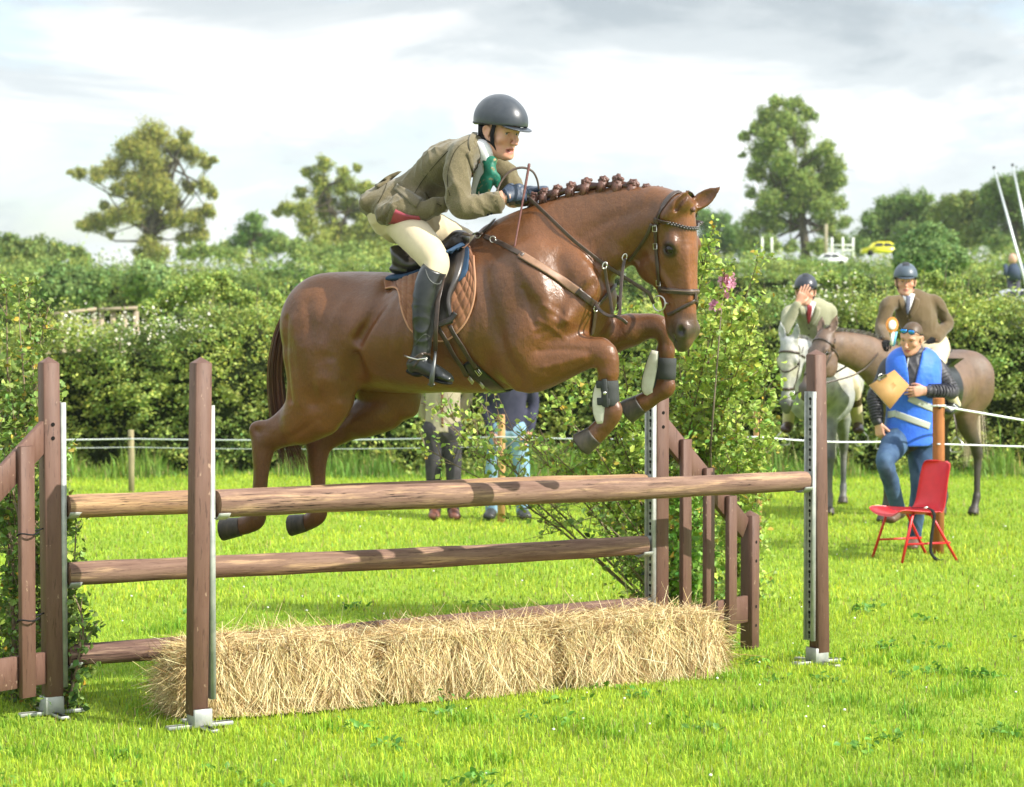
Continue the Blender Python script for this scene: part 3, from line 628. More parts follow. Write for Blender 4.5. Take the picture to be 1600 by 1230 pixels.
def pole(a, b_, r0, r1, m, label, seed, sag=.0, end=None):
    a, b_ = arr(a), arr(b_); n, k = 60, 28; ax = (b_ - a) / np.linalg.norm(b_ - a); s = np.cross(ax, ZU); s /= np.linalg.norm(s); u = np.cross(s, ax); V = []; C = []; L = np.linalg.norm(b_ - a)
    for i in range(n + 1):
        t = i / n; c = a + (b_ - a) * t + u * (.006 * math.sin(t * 5 + seed) - sag * math.sin(math.pi * t)) + s * .005 * math.sin(t * 4 + seed * 2); r = r0 + (r1 - r0) * t
        r *= 1 + .02 * math.sin(t * 21 + seed) + .015 * math.sin(t * 47 + seed * 3)
        e = min(t, 1 - t) * L
        if e < .012: r *= .93
        for j in range(k):
            th = 2 * math.pi * j / k; rr = r * (1 + .02 * noise.noise((t * 9 + seed, math.cos(th) * 1.5, math.sin(th) * 1.5)))
            V.append(c + (s * math.cos(th) + u * math.sin(th)) * rr); C.append((t * L + seed, .5 + .05 / .05 * .12 * math.cos(th) + seed, .5 + .12 * math.sin(th)))
    Fq = [(i * k + j, i * k + (j + 1) % k, (i + 1) * k + (j + 1) % k, (i + 1) * k + j) for i in range(n) for j in range(k)]
    root = empty('jump_pole', (a + b_) / 2, label, 'jump pole', 'round timber poles of the jump')
    mesh_np('log', V, np.array(Fq), m, root, smooth=True, colors=np.array(C))
    for (c, dr, r, rw) in ((a, -ax, r0, V[:k]), (b_, ax, r1, V[-k:])):
        cc = np.mean(rw, 0); ring = [cc + (v - cc) * .999 + dr * .0005 for v in rw]; in_ = [cc + (v - cc) * .8 + dr * .005 for v in rw]; Vv = ring + in_ + [cc + dr * .004]
        Fc = [(j, (j + 1) % k, k + (j + 1) % k, k + j) for j in range(k)] + [(k + j, k + (j + 1) % k, 2 * k) for j in range(k)]
        mb = MB(); mb.add(Vv, Fc); mb.build('end_grain', end or M_end, root)
    return root
def pe(pt, f, z): return np.array([pt[0], pt[1], 0]) + f * .080 + ZU * z
pole(pe(FL, d2, .943), pe(FR, -d2, .925), .060, .049, M_log1, 'thick top pole of the front element, running right across under the horse', 1.3)
pole(pe(BL, d2, .917), pe(BR, -d2, .920), .053, .047, M_logL, 'top pole of the back element, pale at its left end behind the front pole', 4.1)
pole(pe(BL, d2, .608), pe(BR, -d2, .617), .052, .047, M_log1, 'middle pole of the back element, halfway between top rail and bales', 7.7)
pole(pe(BL, d2, .252), pe(BR, -d2, .308), .050, .046, M_log2, 'lowest dark brown pole lying just behind the straw bales', 9.2)

# straw bales ----------------------------------------------------
M_straw = mat('straw', (1, 1, 1), .55, .3, attr=True, trans=.18)
M_strawb = mat('straw_core', (.36, .235, .09), .9, .1, col2=(.12, .07, .025), nscale=22, ndet=8, stretch=(1, 1, 1.6), bump=1.0, bscale=60, bdist=.03, contrast=(.4, .62))
def bale(o, e, n, L, D, H, label, seed):
    o = arr(o); e = arr(e); n = arr(n); rg = np.random.default_rng(seed); c0 = o + e * L / 2 + n * D / 2
    root = empty('straw_bale', (c0[0], c0[1], 0), label, 'straw bale', 'straw bales under the jump')
    # lumpy core
    nu, nv = 26, 14; V = []; Fq = []
    def surf(u, v, w):   # u,v,w in [-1,1]
        p = np.array([u, v, w]); q = p * (1 - .05 * (p[[1, 2, 0]] ** 2 + p[[2, 0, 1]] ** 2) ** 2)
        P0 = c0 + e * q[0] * L / 2 + n * q[1] * D / 2 + ZU * (H / 2 + q[2] * H / 2)
        w_ = noise.noise((P0[0] * 5 + seed, P0[1] * 5, P0[2] * 5)) * .028 + noise.noise((P0[0] * 14 + seed, P0[1] * 14, P0[2] * 14)) * .016
        dr = e * q[0] * .3 + n * q[1] + ZU * q[2] * .8
        return P0 + dr * w_
    idx = 0
    for ax in range(3):
        for sg in (-1, 1):
            a1, a2 = [(1, 2), (2, 0), (0, 1)][ax]; ns = [nu, 14, 14]; n1, n2 = ns[a1], ns[a2]
            for i in range(n1 + 1):
                for j in range(n2 + 1):
                    p = [0, 0, 0]; p[ax] = sg; p[a1] = -1 + 2 * i / n1; p[a2] = -1 + 2 * j / n2; V.append(surf(*p))
            for i in range(n1):
                for j in range(n2):
                    q = [idx + i * (n2 + 1) + j, idx + (i + 1) * (n2 + 1) + j, idx + (i + 1) * (n2 + 1) + j + 1, idx + i * (n2 + 1) + j + 1]; Fq.append(q if sg > 0 else q[::-1])
            idx += (n1 + 1) * (n2 + 1)
    mesh_np('bale_body', V, np.array(Fq), M_strawb, root, smooth=True)
    # loose straw over it
    def strands(cnt, face):
        u = rg.uniform(-1, 1, cnt); v = rg.uniform(-1, 1, cnt); w = rg.uniform(-1, 1, cnt)
        if face == 'f': v[:] = -1; w = 1 - 2 * rg.random(cnt) ** 1.1
        if face == 'b': v[:] = 1
        if face == 't': w[:] = 1
        if face == 'l': u[:] = -1
        if face == 'r': u[:] = 1
        base = np.array([surf(a, b, c) for a, b, c in zip(u, v, w)]); out = {'f': -n, 'b': n, 't': ZU, 'l': -e, 'r': e}[face]
        if face in 'fb': a0 = -ZU[None] * rg.uniform(.3, 1.2, (cnt, 1)) + e[None] * (rg.normal(0, .35, (cnt, 1)) + .25 * np.sin(u * 9 + seed)[:, None]); ln = rg.gamma(4, .026, cnt)
        elif face == 't': a0 = e[None] * rg.normal(0, .9, (cnt, 1)) + n[None] * rg.normal(0, .55, (cnt, 1)); ln = rg.gamma(4, .030, cnt)
        else: a0 = out[None] * .3 + n[None] * rg.normal(0, .7, (cnt, 1)) + ZU[None] * rg.normal(-.1, .45, (cnt, 1)); ln = rg.gamma(4, .028, cnt)
        a0 += rg.normal(0, .14, (cnt, 3)) + out[None] * np.abs(rg.normal(0, .12, (cnt, 1))); a0 /= np.linalg.norm(a0, axis=1, keepdims=True)
        ln = np.clip(ln, .03, .26)[:, None]; off = out[None] * rg.uniform(-.004, .016, (cnt, 1))
        p0 = base + off - a0 * ln * .5 * rg.uniform(.3, 1, (cnt, 1)); bend = out[None] * rg.uniform(-.02, .10, (cnt, 1)) * ln - ZU[None] * .10 * ln * (rg.random((cnt, 1)) < .5)
        p1 = p0 + a0 * ln * .5 + out[None] * .06 * ln; p2_ = p0 + a0 * ln + bend
        sd_ = np.cross(a0, out[None] + rg.normal(0, .6, (cnt, 3))); sd_ /= np.linalg.norm(sd_, axis=1, keepdims=True); w_ = rg.uniform(.0007, .0015, (cnt, 1))
        q = np.stack([p0 - sd_ * w_, p0 + sd_ * w_, p1 - sd_ * w_, p1 + sd_ * w_, p2_ - sd_ * w_ * .6, p2_ + sd_ * w_ * .6], 1)
        q[..., 2] = np.maximum(q[..., 2], .003)
        f = 1 + rg.normal(0, .22, (cnt, 1)); t = rg.random((cnt, 1))
        c = (np.array([[.74, .55, .25]]) * (1 - t) + np.array([[.86, .72, .44]]) * t) * f; k = rg.random(cnt) < .30; c[k] = np.array([.30, .18, .07]) * f[k]
        return q.reshape(-1, 3), np.repeat(np.clip(c, .02, .9), 6, 0), cnt
    Vs, Cs, tot = [], [], 0
    for face, cnt in (('f', 10500), ('t', 7000), ('l', 2600), ('r', 2400), ('b', 1200)):
        q, c, k = strands(cnt, face); Vs.append(q); Cs.append(c); tot += k
    b = np.arange(tot)[:, None] * 6; T = np.concatenate([b + [0, 1, 3, 2], b + [2, 3, 5, 4]])
    mesh_np('straw', np.concatenate(Vs), T, M_straw, root, colors=np.concatenate(Cs))
bo = np.array([-1.40, 9.91, 0]); be = np.array([.898, .44, 0]); bn = np.array([-.44, .898, 0])
for i, lb in enumerate(('left straw bale, its end by the nearest brown post', 'middle straw bale between the other two', 'right straw bale, in front of the slatted wing')):
    rot = (.02, -.015, .03)[i]; e_ = be * math.cos(rot) + bn * math.sin(rot); n_ = bn * math.cos(rot) - be * math.sin(rot)
    bale(bo + be * i * .905 + bn * (.0, .012, -.02)[i], e_, n_, .895, .37, (.285, .28, .285)[i], lb, 20 + i)
print('jump', time.time() - T0)
# ---------------------------------------------------------------- horses
TH = R(22)
Hd = Vector((math.cos(TH), -math.sin(TH), 0)); Ls = Vector((-math.sin(TH), -math.cos(TH), 0)); HO = P(700, 510, 10.65)
def hp(px, py, v=0.0):
    r = ray(px, py); o = Vector((0, 0, HC)); n = Ls; t = ((HO - o).dot(n) + v) / r.dot(n); return o + r * t
def hrow(rows, k=1.0):
    out = []
    for (px, py, v, rp, rl) in rows:
        p = hp(px, py, v); out.append((p.x, p.y, p.z, rp * k * p.y / F, rl))
    return out
def horse_head(Fd, O, D, Fh, Lh, s=1.0, ears=None, jaw=.03):
    O, D, Fh, Lh = arr(O), arr(D), arr(Fh), arr(Lh)
    W = lambda a, f, l: O + (D * a + Fh * f + Lh * l) * s
    def ch(rows, k=.03, lat=None, n=4, op='add'): Fd.chain([(*W(a, f, l), rf * s, rl * s) for (a, f, l, rf, rl) in rows], lat if lat is not None else Lh, k * s, n, op)
    ch([(.03, -.075, 0, .060, .060), (.10, -.085, 0, .080, .082), (.17, -.092, 0, .088, .092), (.24, -.090, 0, .088, .086), (.32, -.082, 0, .080, .062), (.40, -.075, 0, .072, .052),
        (.48, -.070, 0, .066, .048), (.55, -.068, 0, .062, .052), (.60, -.072, 0, .052, .050), (.635, -.080, 0, .036, .038)], .03)
    M = np.stack([D, Fh, Lh], 1)
    for g in (-1, 1):
        Fd.ell(W(.255, -.195, g * .042), np.array([.110, .102, .042]) * s, M, .035 * s)                       # cheek
        ch([(.26, -.17, g * .070, .016, .012), (.33, -.125, g * .064, .014, .012), (.40, -.095, g * .050, .010, .010)], .02)   # facial crest
        Fd.ell(W(.195, -.054, g * .084), np.array([.040, .028, .020]) * s, M, .022 * s)                       # brow
        Fd.ell(W(.216, -.070, g * .100), np.array([.024, .030, .012]) * s, M, .010 * s, 'sub')
        ch([(.192, -.082, g * .093, .007, .009), (.193, -.060, g * .095, .009, .011), (.208, -.038, g * .087, .007, .008)], .008)   # upper lid
        ch([(.236, -.050, g * .084, .005, .006), (.240, -.072, g * .087, .005, .006), (.222, -.098, g * .089, .005, .006)], .008)
        Fd.ell(W(.57, -.045, g * .040), np.array([.042, .034, .026]) * s, M, .02 * s)                         # nostril flare
        Fd.ell(W(.575, -.036, g * .066), np.array([.026, .017, .020]) * s, M, .008 * s, 'sub')
        ch([(.30, -.20, g * .030, .035, .022), (.40, -.155, g * .024, .030, .020), (.50, -.130, g * .020, .026, .022), (.565, -.125, 0, .024, .028)], .03)
        ch([(.22, -.020, g * .036, .006, .007), (.32, -.018, g * .030, .006, .006), (.44, -.012, g * .026, .005, .005)], .02)      # nasal bone edge
        ch([(.585, -.105, g * .052, .004, .014), (.605, -.085, g * .050, .004, .014), (.635, -.085, g * .02, .004, .02)], .006, None, 4, 'sub')    # mouth
        Fd.ell(W(.14, -.125, g * .070), np.array([.035, .030, .02]) * s, M, .02 * s, 'sub')                   # hollow above the eye/behind
    Fd.ell(W(.590, -.118, 0), np.array([.034, .026, .034]) * s, M, .015 * s)                                  # chin
    Fd.ell(W(.565, -.022, 0), np.array([.03, .012, .024]) * s, M, .02 * s)
    for e in (ears or []):        # (base, tip, open_dir) world points
        b, t, od = arr(e[0]), arr(e[1]), arr(e[2]); L = t - b; w = np.cross(L, od); w /= np.linalg.norm(w)
        rows = [(*(b + L * q + od * .0), a1 * s, a2 * s) for q, a1, a2 in ((-.15, .026, .030), (.12, .026, .033), (.35, .023, .037), (.6, .017, .031), (.82, .010, .018), (1.0, .004, .005))]
        Fd.chain(rows, w, .02 * s, 5)
        rows = [(*(b + L * q + od * (.021 - .010 * q) * s), a1 * s, a2 * s) for q, a1, a2 in ((.10, .014, .020), (.35, .017, .029), (.6, .013, .024), (.84, .006, .010))]
        Fd.chain(rows, w, .006 * s, 5, 'sub')
    return W, M
def ribbons(name, strands, width, mt, parent, cols=None, rs=None):
    """strands: list of (m,3) arrays; flat tapering hair ribbons"""
    Vs, Fs, Cs, n = [], [], [], 0
    for i, s_ in enumerate(strands):
        s_ = np.asarray(s_); m = len(s_); t = np.gradient(s_, axis=0); t /= np.linalg.norm(t, axis=1, keepdims=True) + 1e-9
        sd_ = np.cross(t, RNG.normal(0, 1, 3) + np.array([0, .8, 0])); sd_ /= np.linalg.norm(sd_, axis=1, keepdims=True) + 1e-9
        w = (width[i] if hasattr(width, '__len__') else width) * np.linspace(1, .15, m)[:, None]
        Vs.append(np.stack([s_ - sd_ * w, s_ + sd_ * w], 1).reshape(-1, 3)); k = np.arange(m - 1)[:, None] * 2 + n; Fs.append(k + [0, 1, 3, 2]); n += 2 * m
        if cols is not None: Cs.append(np.tile(cols[i], (2 * m, 1)))
    return mesh_np(name, np.concatenate(Vs), np.concatenate(Fs), mt, parent, colors=np.concatenate(Cs) if cols is not None else None)
def hoof(root, top, tip, fwd, r, m, name='hoof', voxel=.005, bvh=False):
    """hoof from the coronet `top` to the middle of the ground surface `tip`, `fwd` = toe direction"""
    top, tip, fwd = arr(top), arr(tip), arr(fwd); ax = tip - top; L = np.linalg.norm(ax); ax /= L; fwd = fwd - ax * np.dot(fwd, ax); fwd /= np.linalg.norm(fwd); lat = np.cross(ax, fwd)
    fd = Field(np.minimum(top, tip) - r * 1.9, np.maximum(top, tip) + r * 1.9, voxel)
    fd.chain([(*(top - ax * .01), r * .86, r * .84), (*(top + ax * .006), r * .94, r * .90), (*(tip + fwd * r * .12 + ax * .03), r * 1.22, r * 1.12)], lat, .0, 2)
    fd.cut(tip, ax + fwd * .0, .004); fd.ell(tip + ax * .012, (r * .62, r * .62, r * .62), None, .01, 'sub'); fd.cut(top - ax * .004, -ax)
    V, Q = fd.mesh(); return mesh_np(name, relax(V, Q, 1), Q, m, root, smooth=True)
def coat_mat(name, rough=.34, dapple=None, veins=.5, spec=.5):
    def ex(t, tc, src, mixc, rmp, nz, vec, b):
        at = N(t, 'ShaderNodeAttribute', attribute_name='Col'); c = at.outputs['Color']
        c = mixc(rmp(nz(5, 5, None), .35, .68), c, mixc(1.0, c, (.80, .84, .80), 'MULTIPLY'))
        c = mixc(rmp(nz(2.3, 3, None), .42, .62), c, mixc(1.0, c, (1.28, 1.18, .95), 'MULTIPLY'))
        c = mixc(rmp(nz(160, 3, (1, 1, .35)), .42, .62), c, mixc(1.0, c, (.80, .80, .82), 'MULTIPLY'))
        if dapple:
            v = N(t, 'ShaderNodeTexVoronoi'); v.inputs['Scale'].default_value = dapple[0]; t.links.new(tc.outputs['Object'], v.inputs['Vector'])
            c = mixc(rmp(v.outputs['Distance'], .15, .6), mixc(1.0, c, dapple[1], 'MULTIPLY'), c)
        r_ = N(t, 'ShaderNodeMapRange'); r_.inputs[1].default_value = .3; r_.inputs[2].default_value = .7; r_.inputs[3].default_value = rough - .05; r_.inputs[4].default_value = rough + .13
        t.links.new(nz(9, 4, None), r_.inputs[0]); t.links.new(r_.outputs[0], b.inputs['Roughness'])
        # fine hair streaks plus soft muscle/vein unevenness
        h1 = N(t, 'ShaderNodeMath', operation='MULTIPLY'); t.links.new(nz(220, 3, (1, 1, .25)), h1.inputs[0]); h1.inputs[1].default_value = .10
        rg_ = N(t, 'ShaderNodeTexNoise'); rg_.inputs['Scale'].default_value = 7; rg_.inputs['Detail'].default_value = 2; rg_.inputs['Distortion'].default_value = 1.2; t.links.new(vec((1, 1, .55)), rg_.inputs['Vector'])
        ab = N(t, 'ShaderNodeMath', operation='SUBTRACT'); t.links.new(rg_.outputs[0], ab.inputs[0]); ab.inputs[1].default_value = .5; a2 = N(t, 'ShaderNodeMath', operation='ABSOLUTE'); t.links.new(ab.outputs[0], a2.inputs[0]); vr = N(t, 'ShaderNodeMapRange'); vr.inputs[1].default_value = 0; vr.inputs[2].default_value = .022; vr.inputs[3].default_value = .05; vr.inputs[4].default_value = 0; t.links.new(a2.outputs[0], vr.inputs[0])
        h3 = N(t, 'ShaderNodeMath', operation='ADD'); t.links.new(nz(11, 4, None), h3.inputs[0]); t.links.new(vr.outputs[0], h3.inputs[1])
        h2 = N(t, 'ShaderNodeMath', operation='ADD'); t.links.new(h3.outputs[0], h2.inputs[0]); t.links.new(h1.outputs[0], h2.inputs[1])
        return c, h2.outputs[0]
    return mat(name, (.2, .09, .04), rough, spec, extra=ex, bump=.35, bdist=.022)
M_chest = coat_mat('chestnut_coat')
M_hoof = mat('hoof_horn', (.032, .028, .024), .5, .4, col2=(.075, .060, .045), nscale=7, stretch=(6, 6, 1.), bump=.4, bscale=60, bdist=.003)
M_hair = mat('dark_red_hair', (1, 1, 1), .38, .5, attr=True)
M_eye = mat('eye', (.012, .008, .006), .16, .45)

def build_main_horse():
    root = empty('horse', (HO.x, HO.y, 0), 'glossy chestnut horse with plaited mane, in mid leap over the jump', 'horse')
    fd = Field((-1.48, 9.75, .65), (1.16, 11.45, 2.45), .0072)
    N_ = arr(Ls)
    def c(rows, k=.04, n=5, kk=1.0, op='add', lat=None): fd.chain(hrow(rows, kk), N_ if lat is None else lat, k, n, op)
    # barrel, quarters, chest
    c([(478, 508, 0, 38, .13), (510, 512, 0, 68, .22), (550, 518, 0, 86, .27), (600, 522, 0, 90, .30), (650, 524, 0, 91, .32), (700, 512, 0, 101, .335), (750, 500, 0, 114, .325),
       (800, 487, 0, 117, .285), (845, 478, 0, 104, .24), (885, 470, 0, 80, .20), (912, 465, 0, 54, .15)], .03, 5)
    c([(770, 385, 0, 24, .05), (800, 375, 0, 30, .06), (840, 365, 0, 34, .07)], .09)                         # withers
    c([(500, 470, 0, 26, .10), (540, 462, 0, 30, .12), (600, 462, 0, 30, .14)], .08)
    for g in (-1, 1):
        fd.ell(hp(505, 505, g * .15), (.19, .13, .22), None, .10)                                            # rump halves
        fd.ell(hp(835, 465, g * .15), (.17, .10, .25), None, .14)                                            # shoulder
        c([(805, 395, g * .12, 12, .04), (840, 440, g * .225, 14, .05), (878, 495, g * .225, 16, .05)], .07)
        c([(858, 500, g * .20, 26, .06), (830, 515, g * .235, 26, .06), (812, 540, g * .24, 22, .06)], .06)
        c([(880, 400, g * .11, 22, .04), (915, 440, g * .15, 22, .05), (905, 475, g * .15, 20, .05)], .06)
        fd.ell(hp(880, 500, g * .12), (.12, .10, .14), None, .07)                                            # breast
    # neck
    c([(800, 430, 0, 88, .17), (850, 408, 0, 88, .15), (900, 384, 0, 78, .118), (945, 366, .0, 65, .098), (985, 353, .01, 55, .088), (1020, 350, .02, 47, .084), (1045, 353, .03, 41, .075)], .05)
    c([(850, 338, 0, 16, .035), (900, 319, 0, 15, .035), (950, 309, 0, 14, .034), (1000, 308, .01, 14, .034), (1040, 315, .02, 17, .035)], .05)    # crest
    c([(900, 470, .035, 13, .03), (930, 430, .05, 12, .03), (962, 400, .055, 12, .028)], .05)                 # windpipe line
    # near hind leg
    nh = [(520, 505, .15, 66, .12), (508, 560, .155, 62, .125), (500, 608, .155, 52, .11), (492, 640, .15, 44, .092), (468, 662, .145, 33, .070), (440, 676, .14, 24, .050), (418, 690, .135, 19.5, .040),
          (411, 712, .135, 16, .034), (408, 738, .135, 13.2, .029), (406, 765, .135, 12.5, .027), (404, 793, .135, 13, .029), (400, 811, .135, 16, .034), (386, 820, .135, 14.5, .032), (366, 824, .135, 15, .037)]
    c(nh[:5], .06); c(nh[3:], .03)
    c([(528, 600, .17, 20, .08), (528, 632, .17, 20, .07), (510, 655, .16, 18, .055)], .05)                    # stifle
    c([(455, 640, .14, 12, .03), (425, 662, .14, 9, .024), (399, 668, .135, 9, .024), (403, 690, .135, 11, .024), (404, 720, .135, 7, .018)], .025)    # Achilles, point of hock
    # far hind leg
    fh = [(560, 545, -.14, 60, .12), (590, 590, -.15, 46, .11), (618, 615, -.155, 34, .095), (600, 640, -.155, 32, .085), (565, 655, -.15, 28, .068), (532, 672, -.15, 22, .052), (505, 692, -.145, 18, .040),
          (497, 720, -.14, 15, .032), (497, 755, -.14, 12.5, .027), (499, 785, -.14, 12.5, .028), (497, 803, -.14, 15, .033), (485, 814, -.14, 13.5, .030), (470, 818, -.14, 14, .035)]
    c(fh[:5], .05); c(fh[3:], .03)
    c([(590, 600, -.16, 22, .08), (632, 615, -.16, 20, .08), (640, 640, -.16, 12, .06)], .05)
    c([(540, 668, -.15, 10, .026), (510, 672, -.145, 9, .024), (484, 678, -.14, 8.5, .022), (488, 705, -.14, 9, .02), (488, 730, -.14, 6, .016)], .025)
    # near fore leg
    nf = [(822, 505, .17, 52, .10), (822, 560, .175, 52, .115), (850, 566, .175, 42, .10), (880, 560, .17, 31, .078), (908, 553, .165, 24.5, .058), (930, 551, .16, 24, .050), (947, 562, .16, 21, .046), (951, 583, .16, 15.5, .036),
          (951, 605, .16, 13, .030), (952, 625, .16, 12.5, .029), (957, 642, .16, 16.5, .036), (948, 660, .16, 15.5, .034), (936, 673, .16, 16, .036), (928, 681, .16, 16, .040)]
    c(nf[:5], .06); c(nf[3:8], .03); c(nf[7:], .02)
    c([(938, 545, .16, 17, .034), (948, 552, .16, 15, .034)], .03, 2)                                        # knee bones
    c([(939, 590, .158, 5.5, .016), (938, 615, .158, 5.5, .016), (941, 640, .158, 6, .018)], .012)           # flexor tendons
    # far fore leg
    ff = [(880, 520, -.13, 48, .10), (915, 528, -.15, 40, .10), (950, 525, -.16, 31, .085), (985, 516, -.165, 24, .062), (1010, 510, -.165, 20.5, .048), (1030, 512, -.165, 19, .044), (1040, 528, -.165, 15, .036),
          (1041, 550, -.165, 12.5, .030), (1041, 575, -.165, 12, .028), (1041, 593, -.165, 13, .030), (1040, 606, -.165, 15.5, .035), (1025, 616, -.165, 14, .032), (1012, 625, -.165, 15, .036), (1003, 630, -.165, 15.5, .04)]
    c(ff[:4], .06); c(ff[3:8], .03); c(ff[7:], .02)
    c([(1030, 545, -.165, 5, .015), (1029, 570, -.165, 5, .015), (1028, 595, -.165, 6, .017)], .012)
    # folds: elbow crease, flank, shoulder line, thigh
    c([(838, 522, .305, 2, .018), (864, 515, .295, 2, .018), (892, 523, .268, 2, .018)], .022, 5, op='sub')
    c([(556, 560, .27, 5, .03), (560, 590, .24, 6, .04), (545, 620, .22, 5, .03)], .05, 5, op='sub')
    c([(850, 390, .250, 4, .012), (866, 440, .275, 4, .012), (872, 490, .27, 4, .012)], .05, 5, op='sub')
    c([(466, 560, .20, 18, .05), (470, 600, .20, 16, .04), (462, 640, .17, 12, .03)], .06); c([(500, 545, .24, 22, .05), (508, 590, .245, 20, .05)], .08)
    c([(610, 450, .26, 4, .02), (585, 490, .29, 4, .02), (560, 530, .29, 4, .02)], .05, 5, op='sub')
    # head
    phi = R(42); Fh = Vector((math.cos(phi), -math.sin(phi), 0.0)); Dn = Vector((.030, .0, -1)).normalized(); Fh = (Fh - Dn * Fh.dot(Dn)).normalized(); Lh = Vector((-math.sin(phi), -math.cos(phi), 0))
    Lh = (Lh - Dn * Lh.dot(Dn)).normalized(); O = hp(1082, 312, .06)
    yh = O.y
    ears = [(P(1046, 333, yh - .05), P(1077, 297, yh - .07) , (.85, -.45, .25)), (P(1084, 322, yh + .08), P(1126, 292, yh + .06), (.25, -.9, .25))]
    W, M = horse_head(fd, O, Dn, Fh, Lh, 1.0, ears)
    c([(1020, 335, .03, 40, .08), (1045, 340, .05, 38, .08)], .05)
    fd.ell(P(1066, 318, yh), (.05, .06, .035), None, .04)
    V, Q = fd.mesh(); V = relax(V, Q, 2)
    # muscle lines: shallow grooves (-) and ridges (+) drawn on both flanks
    U_ = (V - arr(HO)) @ arr(Hd); W_ = (V - arr(HO)) @ N_; Zc = V[:, 2]; NN = vnorm(V, Q); D_ = np.zeros(len(V))
    for pl_, wpx, dep, v0, v1 in (([(762, 430), (780, 490), (798, 550), (820, 598)], 13, -.014, .10, 9), ([(868, 405), (884, 450), (878, 505)], 10, -.010, .08, 9), ([(806, 392), (835, 440), (866, 496)], 9, .007, .08, 9), ([(826, 452), (836, 480), (845, 510)], 4, -.007, .12, 9),
        ([(858, 476), (872, 488), (890, 502)], 3, .005, .12, 9), ([(850, 500), (868, 512), (884, 530)], 3, .004, .12, 9), ([(600, 452), (585, 500), (562, 552), (548, 590)], 11, -.012, .12, 9), ([(545, 470), (532, 505), (520, 545)], 8, .007, .12, 9),
        ([(457, 500), (453, 560), (456, 625)], 6, -.009, .05, 9), ([(490, 475), (503, 550), (494, 630)], 9, -.008, .08, 9), ([(470, 500), (476, 560), (474, 630)], 8, .005, .08, 9), ([(528, 570), (540, 600), (536, 630)], 8, .006, .12, 9),
        ([(440, 688), (468, 676), (500, 655)], 5, -.006, .05, 9), ([(905, 462), (940, 432), (985, 400)], 8, -.012, .04, 9), ([(872, 385), (930, 345), (1000, 322)], 11, -.007, .04, 9), ([(880, 420), (930, 388), (985, 360)], 12, .005, .04, 9),
        ([(848, 548), (880, 546), (915, 548)], 5, -.006, .10, 9), ([(855, 574), (885, 566), (912, 558)], 4, .004, .10, 9), ([(700, 590), (650, 585), (600, 575)], 12, -.006, .12, 9), ([(712, 560), (755, 600), (800, 618)], 4, .003, .1, 9)) + tuple(([(632 + 24 * i, 465), (624 + 24 * i, 520), (612 + 24 * i, 575)], 6, -.0045, .12, 9) for i in range(6)):
        q_ = spline([tuple(hp(x, y, .22)) for x, y in pl_], 16); best = np.full(len(V), 9.)
        for a_ in q_:
            a_ = arr(a_); best = np.minimum(best, np.hypot(U_ - (a_ - arr(HO)) @ arr(Hd), Zc - a_[2]))
        w_ = wpx / 340; end = 1; D_ += dep * np.exp(-(best / w_) ** 2) * (np.abs(W_) > v0) * np.clip((np.abs(NN @ N_) - .25) / .3, 0, 1)
    V = V + NN * D_[:, None]; V = relax(V, Q, 1)
    # colouring of the coat itself
    base = np.array([.134, .053, .019]); C = np.tile(base, (len(V), 1)); X = CX + V[:, 0] / V[:, 1] * F; Z = 493 - (V[:, 2] - HC) / V[:, 1] * F   # where on the horse
    dark = np.clip((V[:, 2] * 0), 0, 1)
    vv = (V - arr(HO)) @ arr(Hd)
    leg = np.clip((1.02 - V[:, 2]) / .25, 0, 1) * (vv < -.2)
    leg2 = np.clip((V[:, 0] - .38) / .2, 0, 1) * np.clip((1.66 - V[:, 2]) / .12, 0, 1) * (V[:, 2] < 1.66) * (V[:, 1] > 10.05)
    k = np.clip(leg * .55 + leg2 * .45, 0, .7)[:, None]; C = C * (1 - k) + np.array([.085, .036, .018]) * k
    # paler flank and belly tones, darker topline
    C *= (1 + .18 * np.clip((1.55 - V[:, 2]) / .3, 0, 1)[:, None] * (np.abs(vv) < .75)[:, None])
    Wm = arr(W(.60, -.06, 0)); dm = np.linalg.norm(V - Wm, axis=1); k = np.clip((.125 - dm) / .06, 0, 1)[:, None] * .9; C = C * (1 - k) + np.array([.050, .042, .036]) * k
    Wm = arr(W(.63, -.02, 0)); k = np.clip((.05 - np.linalg.norm(V - Wm, axis=1)) / .03, 0, 1)[:, None] * .5; C = C * (1 - k) + np.array([.22, .11, .08]) * k
    for g in (-1, 1):
        for (a, f, l, r, cc) in ((.216, -.066, .088, .046, (.030, .018, .012)), (.575, -.036, .062, .026, (.010, .007, .006))):
            k = np.clip((r - np.linalg.norm(V - arr(W(a, f, g * l)), axis=1)) / (r * .35), 0, 1)[:, None]; C = C * (1 - k) + np.array(cc) * k
    k = np.clip((.055 - np.abs((V - arr(W(.3, 0, 0))) @ M[:, 2])) / .03, 0, 1) * ((V - arr(W(0, 0, 0))) @ M[:, 1] > -.06) * ((V - arr(O)) @ M[:, 0] > .02) * ((V - arr(O)) @ M[:, 0] < .50)
    k = (k * (np.linalg.norm(V - arr(W(.28, -.05, 0)), axis=1) < .33))[:, None] * .25; C = C * (1 - k) + np.array([.34, .13, .055]) * k
    for e in ears:
        md = (arr(e[0]) + arr(e[1])) / 2; k = np.clip((.075 - np.linalg.norm(V - md, axis=1)) / .06, 0, 1)[:, None] * (((V - md) @ arr(e[2])) > -.002)[:, None] * .4; C = C * (1 - k) + np.array([.06, .03, .02]) * k
    body = mesh_np('body', V, Q, M_chest, root, smooth=True, colors=C)
    for g in (-1, 1):
        b = MB(); b.ellip(W(.216, -.066, g * .0835), (.022, .026, .0195), M); b.build('eye', M_eye, root, True)
